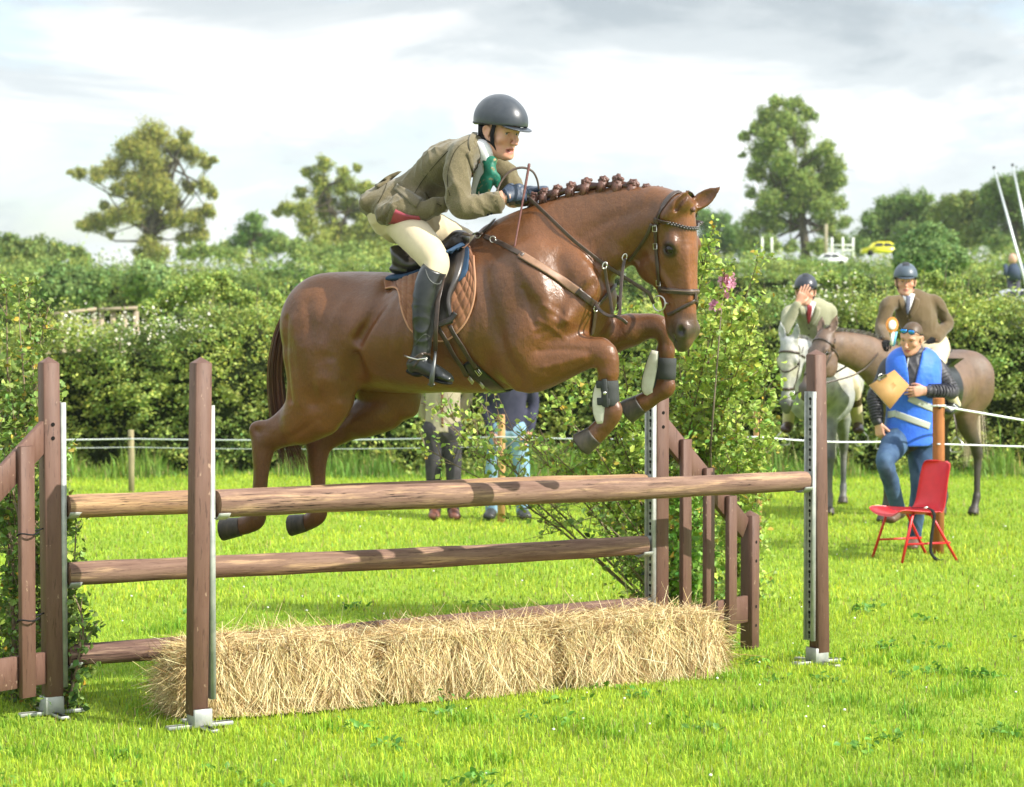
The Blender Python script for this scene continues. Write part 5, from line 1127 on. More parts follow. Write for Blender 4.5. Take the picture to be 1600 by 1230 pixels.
def build_rider():
    base = hp(640, 400, 0); root = empty('person', base, 'rider in olive tweed jacket and cream breeches, crouched over the leaping chestnut horse', 'person')
    N_ = arr(Ls); parts = []
    # head
    psi = R(45); fw = Vector((math.cos(psi), -math.sin(psi), 0)); pit = R(11); U = Vector((0, 0, 1)); lt = fw.cross(U); q = Quaternion(lt, -pit); fw2 = q @ fw; U2 = q @ U
    Ye = hp(770, 210, 0).y - .03; eye = P(792, 209, Ye); O = eye - fw2 * .078 - U2 * .003 - lt * .031 if lt.y < 0 else eye - fw2 * .078 - U2 * .003 + lt * .031
    nb = hp(748, 240, 0)
    V, Q, C, W, M = human_head(.0033, O, U2, fw2, 1.0, mouth_open=.009, hair=(.05, .03, .02), neckdir=arr(nb) - arr(O - U2 * .07 - fw2 * .028), neckr=.052)
    parts.append((V, Q, C))
    # body under the clothes, pelvis to hands and feet
    near_arm = [(722, 245, .165, 16, .045), (716, 285, .22, 15, .042), (722, 324, .25, 13.5, .038), (752, 319, .21, 12, .034), (778, 314, .165, 9.5, .028), (792, 308, .15, 8, .025)]
    tors = [(625, 325, 0, 22, .13), (655, 298, 0, 25, .13), (690, 268, 0, 30, .145), (720, 250, 0, 28, .16), (742, 238, 0, 16, .09)]
    thigh = [(622, 342, .09, 19, .065), (650, 368, .20, 20, .062), (678, 404, .31, 17, .052), (672, 440, .365, 15, .052), (664, 490, .385, 14, .045), (661, 545, .39, 9.5, .032), (655, 566, .39, 10, .033)]
    foot = [(650, 570, .39, 9, .033), (675, 580, .39, 9, .036), (698, 590, .395, 6, .034)]
    ch = [hrow(r_) for r_ in (near_arm, tors, thigh, foot)]
    mir = lambda rows: [(*mirp(p[:3], *MIR), p[3], p[4]) for p in rows]
    # far arm differs from a mirror of the near one only by where the hand is
    farm = hrow([(768, 250, -.16, 16, .045), (788, 282, -.22, 15, .042), (800, 312, -.22, 13, .036), (818, 305, -.14, 10, .030), (828, 300, -.07, 8, .025)])
    allc = ch + [mir(ch[2]), mir(ch[3]), farm]; lo, hi = bounds(allc, .06); fd = Field(lo, hi, .011)
    for c in allc: fd.chain(c, N_, .04)
    V, Q = fd.mesh(); parts.append((V, Q, None)); V, Q, C = joinm(parts); mesh_np('body', V, Q, M_skinc, root, smooth=True, colors=C)
    add_eyes(root, W, M, 1.0, look=(.001, .0005))
    # hair at the nape
    b = MB(); 
    fd = Field(W(0, 0, 0) - .16, W(0, 0, 0) + .16, .005); fd.ell(W(0, -.040, .010), (.074, .070, .066), M, .02); fd.ell(W(0, .02, .0), (.0765, .03, .060), M, .02); fd.cut(W(0, .030, 0), M[:, 1]); fd.ell(W(0, .04, -.06), (.09, .07, .06), M, .01, 'sub')
    for g in (-1, 1): fd.ell(W(g * .085, -.002, -.004), (.03, .025, .034), M, .006, 'sub')
    V, Q = fd.mesh(); mesh_np('hair', V, Q, mat('dark_hair', (.020, .013, .010), .5, .4, bump=.6, bscale=200, bdist=.003), root, smooth=True)
    helmet(root, W, M, 1.06, M_shell, M_shell2, M_strapb, badge=True, h=.004)
    # jacket
    J = [(hrow([(742, 232, 0, 15, .085), (724, 246, 0, 29, .155), (700, 258, 0, 36, .175), (672, 282, 0, 32, .150), (645, 302, 0, 31, .160), (620, 314, 0, 32, .185), (598, 320, 0, 27, .20)]), N_, .03),
         (hrow([(738, 228, .02, 13, .05), (724, 238, .14, 20, .06), (716, 262, .19, 22, .062), (714, 290, .225, 21.5, .060), (717, 316, .245, 21, .056), (727, 324, .245, 20, .055), (745, 322, .215, 19, .050), (762, 319, .190, 18, .047), (774, 317, .175, 17.5, .046)]), N_, .04),
         ([(*mirp(q[:3], *MIR), q[3], q[4]) for q in hrow([(738, 228, .02, 13, .05), (724, 238, .14, 20, .06)])] + hrow([(783, 268, -.20, 21, .06), (798, 292, -.23, 20, .056), (806, 306, -.21, 18, .052), (816, 304, -.15, 15, .045)]), N_, .04),
         (hrow([(640, 322, .15, 24, .08), (620, 330, .185, 22, .075), (602, 334, .19, 18, .065)]), N_, .05), ([(*mirp(q[:3], *MIR), q[3], q[4]) for q in hrow([(630, 318, .13, 24, .07), (612, 330, .165, 17, .06), (598, 333, .17, 14, .055)])], N_, .05),
         (hrow([(635, 331, .19, 18, .07), (660, 330, .19, 16, .06), (690, 320, .15, 14, .05)]), N_, .04)]
    thd = arr(hp(680, 404, .3)) - arr(hp(622, 330, .1))
    hollow = [(hrow([(598, 376, .12, 24, .20), (650, 371, .19, 22, .20), (690, 364, .25, 22, .16)]), N_, .004), (hrow([(596, 376, 0, 19, .26), (640, 380, 0, 22, .26)]), N_, .01)]
    cp_ = hp(775, 317, .17); cd = arr(hp(775, 317, .17)) - arr(hp(745, 322, .215)); nbp = hp(747, 222, 0)
    jo, jb = garment('jacket', J, M_tweed, root, h=.0065, subs=hollow, cuts=(), folds=[(.016, 34, arr(hp(700, 300)) - arr(hp(715, 250)), 1.3), (.009, 66, (.5, .3, -.8), 4.2)])
    # cuff opening
    b = MB(); cdn = cd / np.linalg.norm(cd); b.tube([arr(cp_) - cdn * .012, arr(cp_) + cdn * .018], [.050, .052], 20, flat=None); b.build('cuff', M_tweed, jo, True)
    strap(jb, [(752, 206), (742, 210), (734, 224), (738, 248), (745, 268)], .013, .005, 'collar', M_tweed, jo, off=.006)
    patch(jb, [(745, 230), (752, 262), (752, 296)], [(729, 240), (737, 268), (748, 306)], 14, 6, .005, .004, 'lapel', M_tweed, jo)
    patch(jb, [(622, 288), (640, 300), (658, 312)], [(616, 297), (633, 311), (650, 326)], 10, 5, .004, .005, 'pocket_flap', M_tweed, jo)
    patch(jb, [(590, 296), (608, 284), (628, 268)], [(586, 291), (604, 276), (622, 268)], 10, 4, .010, .004, 'vent_flap', M_tweed, jo)
    M_lin = mat('maroon_lining', (.33, .055, .075), .45, .4, col2=(.26, .04, .06), nscale=20, bump=.3, bscale=40, bdist=.004)
    patch(jb, [(616, 326), (636, 335), (655, 338)], [(608, 348), (630, 349), (657, 343)], 12, 5, .003, .004, 'lining', M_lin, jo)
    strap(jb, [(617, 322), (611, 336), (606, 350)], .010, .004, 'folded_hem', M_tweed, jo, off=.006)
    M_seam = mat('dark_seam', (.045, .038, .022), .9, .1)
    for sm in ([(733, 218), (714, 232), (703, 256), (699, 284), (703, 306)], [(700, 236), (676, 262), (655, 290), (640, 318)], [(665, 300), (672, 312), (690, 322)], [(606, 282), (600, 300), (590, 318)]): strap(jb, sm, .0016, .0016, 'seam', M_seam, jo, off=.001)
    for (x, y) in ((768, 333), (762, 335)):
        p, n = hit(jb, x, y)
        if p is not None: b = MB(); b.ellip(p + n * .002, (.006, .006, .006), None, 8, 6); b.build('button', M_strapb, jo, True)
    # shirt collar and stock tie
    M_shirt = mat('white_shirt', (.78, .79, .80), .7, .2, bump=.2, bscale=40, bdist=.003)
    Nk = arr(nb); hb = W(0, -.02, -.075); axn = (hb - Nk) / np.linalg.norm(hb - Nk)
    b = MB(); b.tube([Nk - axn * .03 + arr(fw2) * .012, Nk + axn * .004 + arr(fw2) * .010, Nk + axn * .026 + arr(fw2) * .008, Nk + axn * .030 + arr(fw2) * .008], [.078, .070, .063, .058], 24); b.build('shirt_collar', M_shirt, root, True)
    fdir = arr(fw2) * .75 - np.array([0, 0, .6]); fdir /= np.linalg.norm(fdir); dn = arr(hp(748, 300)) - arr(hp(768, 250)); dn /= np.linalg.norm(dn)
    M_tie = mat('green_silk_tie', (.012, .16, .10), .5, .3, col2=(.01, .10, .06), nscale=15, col3=(.36, .22, .08), n3scale=32, bump=.4, bscale=24, bdist=.008)
    fd = Field(arr(hp(765, 268)) - .2, arr(hp(765, 268)) + .2, .0045); t0 = arr(P(765, 252, Ye + .0)); t1 = arr(P(766, 266, Ye - .02)); t2 = arr(P(761, 282, Ye - .01)); t3 = arr(P(752, 304, Ye + .01))
    fd.chain([(*t0, .024, .036), (*t1, .018, .024), (*t2, .026, .038), (*t3, .020, .034)], fdir, .01); fd.ell(t1, (.026, .024, .024), None, .015); fd.chain([(*(t1 + [.0, 0, -.01]), .014, .018), (*(t1 + [.028, -.01, -.035]), .020, .014), (*(t1 + [.03, 0, -.07]), .012, .010)], fdir, .012)
    V, Q = fd.mesh(); V = wrinkle(V, Q, .006, 90, dn, 2.); tie = mesh_np('stock_tie', V, Q, M_tie, root, smooth=True)
    fd = Field(arr(hp(756, 275)) - .22, arr(hp(756, 275)) + .22, .006); fd.chain([(*arr(P(758, 248, Ye + .05)), .038, .050), (*arr(P(752, 285, Ye + .08)), .038, .045), (*arr(P(744, 312, Ye + .10)), .025, .04)], fdir, .02)
    V, Q = fd.mesh(); mesh_np('shirt_front', V, Q, M_shirt, root, smooth=True)
    # breeches
    th_n = [(616, 336, .09, 27, .085), (634, 354, .14, 29, .085), (655, 376, .23, 27.5, .082), (673, 398, .30, 24.5, .072), (681, 413, .325, 21, .066), (677, 432, .35, 17, .06), (671, 450, .37, 14, .05)]
    tr = hrow(th_n); pel = hrow([(628, 318, 0, 26, .17), (612, 338, 0, 30, .18), (622, 355, 0, 26, .15)])
    garment('breeches', [(tr, N_, .03), (mir(tr), N_, .03), (pel, N_, .03)], M_breech, root, h=.0075, folds=[(.006, 40, thd + np.array([.3, 0, .5]), .5)])
    # boots
    def boot(mf, nm):
        lg = mf(hrow([(680, 419, .345, 19.5, .068), (672, 438, .365, 21.0, .070), (666, 462, .38, 20.5, .068), (662, 490, .39, 18, .062), (661, 515, .395, 15.5, .054), (660, 538, .395, 14.2, .046), (657, 556, .395, 15, .044), (652, 568, .395, 14, .042)]))
        ft = mf(hrow([(648, 570, .395, 12, .036), (662, 573, .395, 14, .043), (678, 581, .395, 12.5, .046), (693, 588, .397, 9.5, .045), (702, 592, .397, 7, .036)]))
        heel = mf(hrow([(646, 572, .395, 9, .034), (647, 580, .395, 7.5, .034)]))
        top = mf([(*hp(680, 413, .345), .01, .01)])[0][:3]; nrm = mf([(*(hp(680, 413, .345) + (hp(692, 398, .345) - hp(682, 419, .345)) * 1.0), 0, 0)])[0][:3]
        upv = arr(nrm) - arr(top); s0 = mf([(*hp(675, 600, .395), .01, .01)])[0][:3]; s1 = mf([(*(hp(675, 600, .395) + (hp(680, 585.5, .395) - hp(675, 600, .395))), 0, 0)])[0][:3]
        o, bb = garment('riding_boot', [(lg, N_, .02), (ft, N_, .02), (heel, N_, .01)], M_black_leather, root, h=.0055, cuts=[(arr(top) - upv * .25, upv)], folds=[(.006, 60, (1, 0, .25), 1.)])
        sole = mf(hrow([(640, 580, .395, 4.5, .030), (652, 585, .395, 4.5, .034), (662, 584, .395, 3, .032), (676, 591, .395, 3.2, .041), (692, 597, .397, 3.2, .042), (703, 599, .397, 2.6, .030)]))
        garment('sole', [(sole, N_, .004)], M_strapb, o, h=.004)
        return o, bb
    bo_, bb_ = boot(lambda r_: r_, '')
    boot(mir, '')
    strap(bb_, [(639, 566), (648, 560), (660, 552), (672, 555)], .0055, .002, 'spur_strap', M_leather, bo_, off=.002)
    strap(bb_, [(660, 552), (652, 566), (646, 573)], .0055, .002, 'spur_strap', M_leather, bo_, off=.002)
    b = MB(); b.tube([hp(668, 560, .445), hp(652, 562, .445), hp(640, 559, .44), hp(632, 556, .41), hp(636, 557, .37)], .0035, 8); b.build('spur', M_metal, bo_, True)
    strap(bb_, [(664, 415), (668, 432), (676, 442), (686, 444), (690, 438)], .0022, .0015, 'piping', mat('boot_piping', (.07, .075, .07), .4), bo_, off=.001)
    strap(bb_, [(647, 541), (655, 530), (664, 522), (672, 527)], .0018, .0012, 'seam', mat('boot_seam', (.05, .055, .05), .4), bo_, off=.001)
    # hands
    wn = hp(789, 307, .15); kn = hp(823, 298, .085); dr = kn - wn
    V, Q = hand(.003, wn, dr, (-.25, .80, -.35), (0.2, .1, 1), curl=(.95, 1.0, 1.05, 1.1), tcurl=.5, fore=arr(hp(768, 318, .175)), s=1.0, thick=1.12)
    k = (V - arr(wn)) @ (arr(dr) / dr.length); sel = k > -.006
    # glove mesh from the knuckle side of the wrist onwards, skin behind
    C = np.tile(SKIN, (len(V), 1)); f_ = sel[Q].all(1); 
    mesh_np('glove', V + vnorm(V, Q) * .002, Q[f_], M_glove, root, smooth=True); mesh_np('hand', V, Q[~sel[Q].any(1)], M_skinc, root, smooth=True, colors=C)
    b = MB(); b.tube([arr(wn) + arr(dr) * .0, arr(wn) + arr(dr) * .10], [.034, .0345], 16); b.build('glove_cuff', M_glove, root, True)
    wf = hp(826, 298, -.07); V, Q = hand(.0035, wf, hp(852, 294, -.05) - wf, (0, .2, -1), (0, -1, .3), curl=(.9, .95, 1.0, 1.0), tcurl=.5, fore=arr(hp(808, 304, -.16)), s=.97, thick=1.1)
    mesh_np('glove', V, Q, M_glove, root, smooth=True)
    return root, jb, Ye, kn
RIDER, JB, RYE, HANDP = build_rider()
print('rider', time.time() - T0)
# ---------------------------------------------------------------- saddle, breastplate, bridle, whip
def build_tack():
    N_ = arr(Ls); K = (HO, Ls); HK = (HEADO, Vector(HM[:, 2]))
    M_seat = mat('saddle_leather', (.022, .019, .018), .36, .5, col2=(.045, .036, .030), nscale=12, bump=.3, bscale=60, bdist=.003, coat=.1)
    M_blue = mat('navy_pad', (.018, .045, .085), .7, .2, col2=(.03, .06, .11), nscale=30, bump=.2, bscale=120, bdist=.003)
    M_quilt = mat('rust_quilting', (.25, .112, .055), .75, .2, col2=(.19, .082, .042), nscale=20, bump=.3, bscale=120, bdist=.003, sheen=.2)
    M_bind = mat('pad_binding', (.42, .22, .13), .7, .2)
    sad = empty('saddle', hp(670, 415, 0), 'black jumping saddle over a rust coloured quilted cloth on the chestnut horse', 'saddle')
    o, sb = garment('seat', [(hrow([(636, 410, 0, 16, .13), (655, 415, 0, 15, .14), (682, 406, 0, 15, .12), (704, 390, 0, 17, .10), (718, 372, 0, 13, .085)]), N_, .02),
                         (hrow([(624, 389, 0, 6, .10), (634, 398, 0, 12, .135), (648, 408, 0, 10, .14)]), N_, .03), (hrow([(628, 421, 0, 9, .13), (652, 425, 0, 9, .13)]), N_, .015)], M_seat, sad, h=.006)
    garment('gel_pad', [(hrow([(624, 436, 0, 8, .15), (650, 434, 0, 9, .16), (690, 420, 0, 9, .16), (728, 396, 0, 8, .12)]), N_, .01)], M_blue, sad, h=.007)
    patch(HB, [(655, 415), (690, 396), (722, 378)], [(690, 446), (712, 445), (731, 428), (735, 392)][::1], 22, 14, .010, .008, 'gel_pad', M_blue, sad, K)
    q = lambda u, v: .0055 * (abs(math.sin(u * math.pi * 15)) * abs(math.sin(v * math.pi * 8))) ** .45
    patch(HB, [(600, 440), (650, 428), (700, 404), (733, 380)], [(602, 453), (624, 452), (630, 488), (648, 521), (688, 533), (714, 520), (734, 490), (742, 455), (740, 402)], 106, 57, .004, .003, 'saddle_cloth', M_quilt, sad, K, lift=q)
    strap(HB, [(602, 453), (624, 453), (630, 488), (648, 521), (688, 533), (714, 521), (735, 490), (743, 455), (741, 402)], .0045, .0035, 'cloth_binding', M_bind, sad, off=.010, mirror=K)
    fl = lambda u, v: .012 * max(0, math.sin(math.pi * min(1, u * 1.0))) * math.exp(-((v - .82) / .13) ** 2)
    patch(HB, [(664, 402), (668, 440), (677, 480), (688, 510)], [(718, 366), (729, 392), (722, 432), (706, 470), (710, 504)], 30, 20, .018, .006, 'saddle_flap', M_seat, sad, K, lift=lambda u, v: .014 * math.exp(-((v - .85) / .12) ** 2) * (1 if u < .7 else max(0, (1 - u) / .3)))
    # girth
    M_g = M_leather; pts = [(694, 512), (712, 540), (735, 572), (752, 592)]
    strap(HB, [(686, 510), (700, 536), (718, 566), (730, 585)], .0105, .0025, 'girth_strap', M_g, sad, off=.014, mirror=K); strap(HB, [(703, 508), (716, 530), (734, 558), (746, 574)], .0105, .0025, 'girth_strap', M_g, sad, off=.014, mirror=K)
    strap(HB, [(728, 566), (752, 588), (776, 608), (792, 620)], .036, .004, 'girth', M_black_leather, sad, off=.007, mirror=K)
    strap(HB, [(672, 512), (690, 507), (708, 498), (716, 490)], .013, .003, 'surcingle', M_seat, sad, off=.028)
    for (x, y, a) in ((737, 589, .9), (748, 577, .9), (753, 596, .9)):
        p, n = hit(HB, x, y); d = arr(hp(748, 592)) - arr(hp(728, 566)); d /= np.linalg.norm(d); s_ = np.cross(d, arr(n)); c = arr(p + n * .019); b = MB()
        b.tube([c + d * .016 + s_ * .014, c + d * .016 - s_ * .014, c - d * .016 - s_ * .014, c - d * .016 + s_ * .014, c + d * .016 + s_ * .014], .0028, 6); b.tube([c - d * .014, c + d * .018], .0018, 6); b.build('buckle', M_metal, sad, True)
    # girth centre under the belly
    bot = []; up = []
    pa, _ = hit(HB, 788, 616); u0 = (arr(pa) - arr(HO)) @ arr(Hd)
    for v in np.linspace(-.30, .30, 21):
        o_ = HO + Hd * float(u0) + Ls * float(v); o_ = Vector((o_.x, o_.y, .3)); h_ = HB.ray_cast(o_, Vector((0, 0, 1)))
        if h_[0] is not None and h_[0].z < 1.75: bot.append(arr(h_[0]) - ZU * .007); up.append(arr(Hd))
    if len(bot) > 3: b = MB(); b.tube(bot, [1] * len(bot), 8, flat=(.05, .004), up=np.array(up)); b.build('girth_centre', M_black_leather, sad, True)
    # stirrups
    for mf in (lambda p: arr(p), lambda p: mirp(p, *K)):
        b = MB(); A = [mf(hp(693, 430, .345)), mf(hp(684, 470, .40)), mf(hp(681, 510, .425)), mf(hp(680, 549, .415))]; b.tube(A, [1] * 4, 8, flat=(.011, .002), up=arr(Hd)); so_ = b.build('stirrup_leather', M_leather, sad, True)
        b = MB(); L_ = [(680, 549, .405), (680, 556, .42), (678, 572, .452), (675, 590, .462), (674, 601, .445), (674, 602, .395), (674, 601, .345), (675, 590, .335), (678, 572, .345), (680, 556, .385), (680, 549, .405)]
        b.tube([mf(hp(x, y, v)) for x, y, v in L_], [.006, .007, .009, .012, .012, .010, .010, .010, .009, .007, .006], 8); b.tube([mf(hp(674, 601, v)) for v in (.345, .45)], [1, 1], 8, flat=(.017, .004), up=arr(Hd)); b.build('stirrup_iron', mat('dull_steel', (.10, .105, .105), .35, .5, .6), so_, True)
    # breastplate
    bp = empty('breastplate', hp(900, 460, .1), 'tan leather breastplate with dark edges across the horse\'s chest', 'breastplate')
    A = strap(HB, [(812, 398), (845, 418), (880, 440), (906, 457)], .0185, .0030, 'shoulder_strap', M_leather_tan, bp, off=.009, mirror=K)
    strap(HB, [(812, 398), (845, 418), (880, 440), (906, 457)], .0215, .0026, 'strap_backing', M_leather, bp, off=.006, mirror=K)
    strap(HB, [(758, 371), (775, 378), (795, 388), (818, 401)], .0125, .0035, 'upper_strap', M_leather, bp, off=.009, mirror=K)
    strap(HB, [(722, 365), (740, 368), (757, 370)], .0075, .003, 'saddle_strap', M_leather, bp, off=.02, mirror=K, dflt=10.4); strap(HB, [(750, 371), (765, 355), (778, 340), (790, 322)], .0085, .003, 'neck_strap', M_leather, bp, off=.008, mirror=K)
    strap(HB, [(902, 454), (914, 464), (926, 474), (932, 479)], .017, .004, 'shoulder_strap_end', M_leather, bp, off=.011, mirror=K)
    strap(HB, [(930, 480), (942, 466), (955, 452), (965, 440)], .009, .003, 'chest_strap', M_leather, bp, off=.008)
    strap(HB, [(928, 484), (927, 498), (925, 512), (923, 522)], .0125, .003, 'girth_attachment', M_leather, bp, off=.008)
    p, n = hit(HB, 927, 480); b = MB(); c = arr(p + n * .016); s_ = np.cross(arr(n), ZU); s_ /= np.linalg.norm(s_); uu = np.cross(s_, arr(n)); b.tube([c + (s_ * math.cos(t) + uu * math.sin(t)) * .017 for t in np.linspace(0, 2 * math.pi, 17)], .0028, 6); b.build('ring', M_metal, bp, True)
    for x, y in ((750, 371), (773, 378)):
        p, n = hit(HB, x, y, 10.45); b = MB(); c = arr(p + n * .018); b.tube([c + (arr(Hd) * math.cos(t) + ZU * math.sin(t)) * .014 for t in np.linspace(0, 2 * math.pi, 15)], .0024, 6); b.build('ring', M_metal, bp, True)
    yb = hit(HB, 927, 480)[0].y
    # running martingale forks hanging in front of the chest
    m1 = [P(930, 474, yb - .02), P(937, 484, yb - .05), P(948, 492, yb - .07), P(960, 494, yb - .08), P(968, 490, yb - .08), P(969, 470, yb - .07), P(972, 430, yb - .04), P(976, 404, yb - .02)]
    m2 = [P(957, 494, yb - .075), P(954, 470, yb - .075), P(948, 440, yb - .07), P(945, 418, yb - .08)]; m3 = [P(962, 494, yb - .08), P(972, 499, yb - .085), P(980, 506, yb - .085)]
    for nm, mm in (('martingale_fork', m1), ('martingale_fork', m2), ('martingale_end', m3)):
        b = MB(); A = [arr(q) for q in spline([tuple(q) for q in mm], 5)]; b.tube(A, [1] * len(A), 8, flat=(.0075, .002), up=np.array([1., -.2, .2])); b.build(nm, M_leather, bp, True)
    for (x, y, yy) in ((945, 415, yb - .08), (976, 402, yb - .02)):
        b = MB(); c = arr(P(x, y, yy)); b.tube([c + (np.array([.9, 0, -.35]) * math.cos(t) * .6 + np.array([.35, 0, .9]) * math.sin(t)) * .016 for t in np.linspace(0, 2 * math.pi, 15)], .003, 6); b.build('rein_ring', M_metal, bp, True)
    # bridle ------------------------------------------------------
    br = empty('bridle', HEADO, 'dark brown leather bridle with plaited browband and loose ring bit', 'bridle')
    strap(HB, [(1062, 301), (1052, 304), (1040, 318), (1031, 334), (1026, 350)], .0145, .004, 'headpiece', M_leather, br, off=.005, mirror=HK, step=3)
    strap(HB, [(1025, 350), (1025.5, 375), (1027, 400), (1029, 425), (1031, 446)], .0085, .003, 'cheekpiece', M_leather, br, off=.006, mirror=HK, step=3)
    strap(HB, [(1019, 350), (1012, 366), (1002, 382), (990, 398), (982, 407)], .0075, .0025, 'throat_lash', M_leather, br, off=.006, mirror=HK, step=3)
    strap(HB, [(1023, 343), (1034, 345), (1044, 347)], .0095, .003, 'browband', M_leather, br, off=.006, mirror=HK, step=3)
    pl = dens([tuple(q) for q in spline([(1043, 347), (1058, 352), (1072, 356), (1084, 357), (1090, 356)], 6)], 1.6); b = MB()
    for i, (x, y) in enumerate(pl):
        p, n = hit(HB, x, y)
        if p is None: continue
        for c, g in ((arr(p), 1), (mirp(p, *HK), 1)): b.ellip(c + arr(n) * .005 * (1 if c is not None else 1) + np.array([0, 0, .0035 * (1 if i % 2 else -1)]), (.0075, .006, .0055), None, 8, 5)
    b.build('plaited_band', mat('plaited_leather', (.045, .040, .038), .35, .5, coat=.2), br, True)
    strap(HB, [(1030, 452), (1040, 453), (1055, 455), (1075, 456.5), (1086, 456)], .0125, .005, 'noseband', M_leather, br, off=.005, mirror=HK, step=3); strap(HB, [(1036, 452), (1055, 454), (1075, 455.5), (1086, 455)], .0035, .0065, 'noseband_padding', mat('worn_leather', (.16, .11, .085), .45), br, off=.006, mirror=HK, step=3)
    strap(HB, [(1086, 469), (1078, 474), (1066, 481), (1052, 489), (1044, 492)], .0075, .003, 'flash_strap', M_leather, br, off=.006, mirror=HK, step=3); strap(HB, [(1085, 456), (1085.5, 462), (1085, 469)], .008, .003, 'flash_loop', M_leather, br, off=.007, step=3)
    bits = []
    for g in (0, 1):
        c = arr(HW(.452, -.150, .066 * (1 if np.dot(HM[:, 2], [0, -1, 0]) > 0 else -1))); c = mirp(c, *HK) if g else c; D_, F_ = HM[:, 0], HM[:, 1]
        b = MB(); b.tube([c + (arr(D_) * math.cos(t) + arr(F_) * math.sin(t)) * .034 for t in np.linspace(0, 2 * math.pi, 25)], .0038, 8); b.tube([c + arr(F_) * .030, c + arr(F_) * .034 - arr(HM[:, 2]) * (.03 if not g else -.03)], .006, 8); b.build('bit_ring', M_metal, br, True); bits.append(c)
    for (x, y) in ((1025, 357), (1030, 441), (1026, 384)):
        p, n = hit(HB, x, y); b = MB(); c = arr(p + n * .011); d = -arr(HM[:, 0]); s_ = np.cross(d, arr(n)); b.tube([c + d * .012 + s_ * .011, c + d * .012 - s_ * .011, c - d * .012 - s_ * .011, c - d * .012 + s_ * .011, c + d * .012 + s_ * .011], .002, 6); b.build('buckle', M_metal, br, True)
    # reins
    h0 = arr(hp(826, 309, .075)); bt = bits[0] - arr(HM[:, 1]) * .03; b = MB(); L = []
    for t in np.linspace(0, 1, 36):
        x = 826 + (1014 - 826) * t; y = float(np.interp(x, [826, 862, 895, 920, 945, 975, 1014], [309, 343, 375, 395, 414, 433, 458])); yy = h0[1] + (bt[1] - h0[1]) * t; p, n = hit(HB, x, y)
        if p is not None and p.y - .012 < yy: yy = p.y - .012
        L.append(P(x, y, yy))
    A = np.array([arr(q) for q in L]); 
    for _ in range(3): A[1:-1] = A[1:-1] * .5 + (A[:-2] + A[2:]) * .25
    b.tube(list(A) + [bt], [1] * (len(A) + 1), 8, flat=(.0085, .0025), up=np.array([.35, -.3, .9])); b.build('rein', mat('worn_rein', (.095, .065, .048), .5, .4, col2=(.06, .04, .03), nscale=30), br, True)
    b = MB(); b.box(A[27], (A[28] - A[26]) / 2 * .35, np.array([0, .004, 0]), np.array([-.01, 0, .022]), .002); b.build('rein_stop', mat('rein_stop', (.10, .075, .06), .6), br)
    # far rein
    fr = [arr(P(834, 300, h0[1] + .12))] + [arr(P(x, y, yy)) for x, y, yy in ((880, 318, 10.62), (930, 345, 10.66), (980, 395, 10.62))] + [bits[1]]
    b = MB(); A2 = [arr(q) for q in spline([tuple(q) for q in fr], 6)]; b.tube(A2, [1] * len(A2), 8, flat=(.0085, .0025), up=np.array([.1, -.3, .9])); b.build('rein', M_leather, br, True)
    # spare loop standing up from the hands
    lp = [P(x, y, h0[1] + dy) for x, y, dy in ((776, 300, -.02), (783, 284, .0), (797, 268, .01), (815, 262, .02), (831, 267, .03), (839, 280, .04), (842, 296, .05))]; b = MB(); A3 = [arr(q) for q in spline([tuple(q) for q in lp], 6)]; b.tube(A3, [1] * len(A3), 8, flat=(.0095, .0045), up=np.array([0, 1., .3])); b.build('rein_loop', mat('worn_rein'), br, True)
    # whip
    wh = MB(); w0, w1 = P(827, 256, h0[1] - .035), P(795, 437, h0[1] - .17); w0, w1 = arr(w0), arr(w1); ts = [0, .02, .03, .26, .27, .6, .97, 1]; rs = [.006, .0075, .0062, .0060, .0050, .0042, .0050, .004]
    wh.tube([w0 + (w1 - w0) * t for t in ts], rs, 10); wo = wh.build('riding_whip', mat('whip_leather', (.11, .040, .036), .45, .4, col2=(.17, .07, .06), nscale=60, bump=.3, bscale=300, bdist=.002), None, True)
    tag(wo, 'thin brown riding whip held upright in the rider\'s near hand', 'whip')
build_tack()
print('tack', time.time() - T0)
